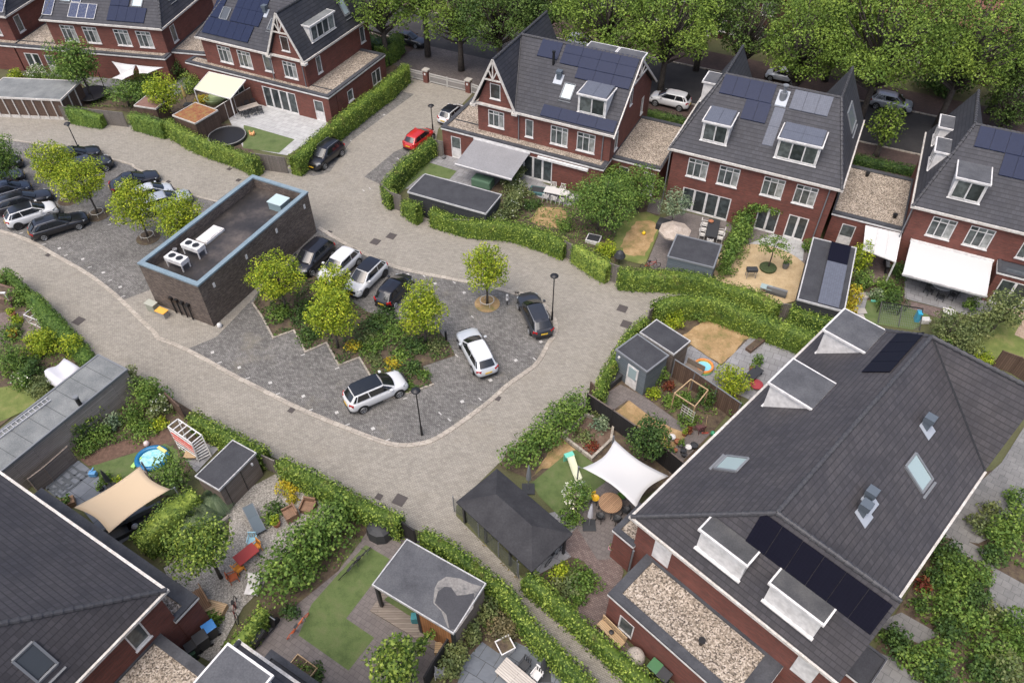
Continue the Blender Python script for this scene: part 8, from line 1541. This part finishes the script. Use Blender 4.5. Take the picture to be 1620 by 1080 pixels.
# ---------------------------------------------------------------- ground cover nobody could count
def cover_plants(label, polys, leaf, size, per, hmax=.35, name='ground_cover', z0=.05, patch=.45):
    from mathutils import noise
    C_ = []; 
    for poly in polys:
        q = np.array([(p[0], p[1]) for p in poly]); lo, hi = q.min(0), q.max(0); n = int((hi-lo)[0]*(hi-lo)[1]*per); pt = lo+NPR.random((n, 2))*(hi-lo)
        ins = np.zeros(n, bool); j = len(q)-1
        for i in range(len(q)):
            a, b = q[i], q[j]; cnd = ((a[1] > pt[:, 1]) != (b[1] > pt[:, 1])) & (pt[:, 0] < (b[0]-a[0])*(pt[:, 1]-a[1])/(b[1]-a[1]+1e-12)+a[0]); ins ^= cnd; j = i
        pt = pt[ins]; f = np.array([noise.noise((x*.9, y*.9, 3.)) for x, y in pt]); f = f*.5+.5; k = f > patch; pt, f = pt[k], f[k]
        C_.append(np.concatenate([pt, (z0+hmax*NPR.random(len(pt))*(f-patch+.15)*2.2)[:, None]], 1))
    c = np.concatenate(C_); nr = np.tile([0, 0, 1.], (len(c), 1)); o = quads_object(name, leaf_arrays(c, nr, size, .9), leaf, None, (float(c[0, 0]), float(c[0, 1]), 0)); prop(o, label, 'ground cover', None, 'stuff')
cover_plants('low mixed ground cover filling the planting island', [isl], LD, .16, 55, .4, patch=.38); cover_plants('olive and dry low plants between the island shrubs', [isl], LO, .13, 35, .25, patch=.5)
fg = RN([pl(16, 880, 620, 1100, 260, 1240, 300, 1420, 400, 1400, 620, 1620, 790, 1900, 900, 1900, 1300, 900, 1300, 1000, 1000, 830, 900, 700, 830, 760, 740, 950, 860, 1090, 790)])
cover_plants('dense low greenery of the front gardens at the lower right', [fg, pl(16, 1500, 60, 1900, 0, 1900, 420, 1620, 400, 1440, 300)], LG, .18, 60, .6, patch=.34)
gl = [pl(7, 0, 60, 200, 200, 380, 260, 640, 130, 880, 210, 700, 330, 650, 620, 580, 600, 400, 470, 180, 390, 0, 370), pl(7, 1350, 350, 1520, 350, 1480, 560, 1400, 700, 1300, 690), pl(8, 700, 700, 900, 700, 880, 850, 660, 830), pl(11, 880, 330, 1010, 300, 1260, 400, 1300, 520, 1130, 570, 960, 460), pl(15, 180, 430, 420, 300, 560, 460, 430, 620),
      pl(9, 400, 600, 700, 330, 900, 300, 1040, 400, 1100, 500, 980, 600, 700, 670, 480, 730), pl(5, -100, 660, 100, 720, 330, 930, 430, 1080, 250, 1060, 60, 900), pl(9, 0, 20, 480, 40, 300, 300, 180, 280, 0, 300), pl(14, 1420, 480, 1620, 600, 1700, 900, 1450, 800, 1340, 900, 1200, 1080, 1180, 900), pl(1, 330, 590, 500, 420, 1180, 420, 1180, 560, 1010, 700, 780, 660, 420, 660), pl(13, 1000, 380, 780, 200, 900, 160, 1180, 260, 1100, 320), pl(14, 150, 720, 600, 300, 690, 180, 600, 200, 100, 640)]
cover_plants('low garden greenery and weeds in the beds behind the houses', gl, LG, .14, 50, .35, patch=.42)
tufts = [pl(1, 1010, 815, 1200, 905, 1600, 1015, 1590, 1035, 1200, 925, 1000, 835), pl(6, 940, 285, 1300, 395, 1620, 415, 1620, 440, 1290, 420, 940, 310), pl(15, 20, 380, 480, 780, 520, 860, 0, 400), pl(7, 0, 455, 200, 465, 400, 570, 620, 690, 600, 710, 380, 590, 200, 490, 0, 478), pl(14, 1240, 60, 1620, 430, 1620, 460, 1230, 80)]
cover_plants('dry weeds growing along the foot of the hedges', tufts, m_leaf('leaf_weed', (.12,.10,.04), (.19,.15,.07), (.26,.22,.11)), .09, 60, .08, patch=.42, z0=.02)
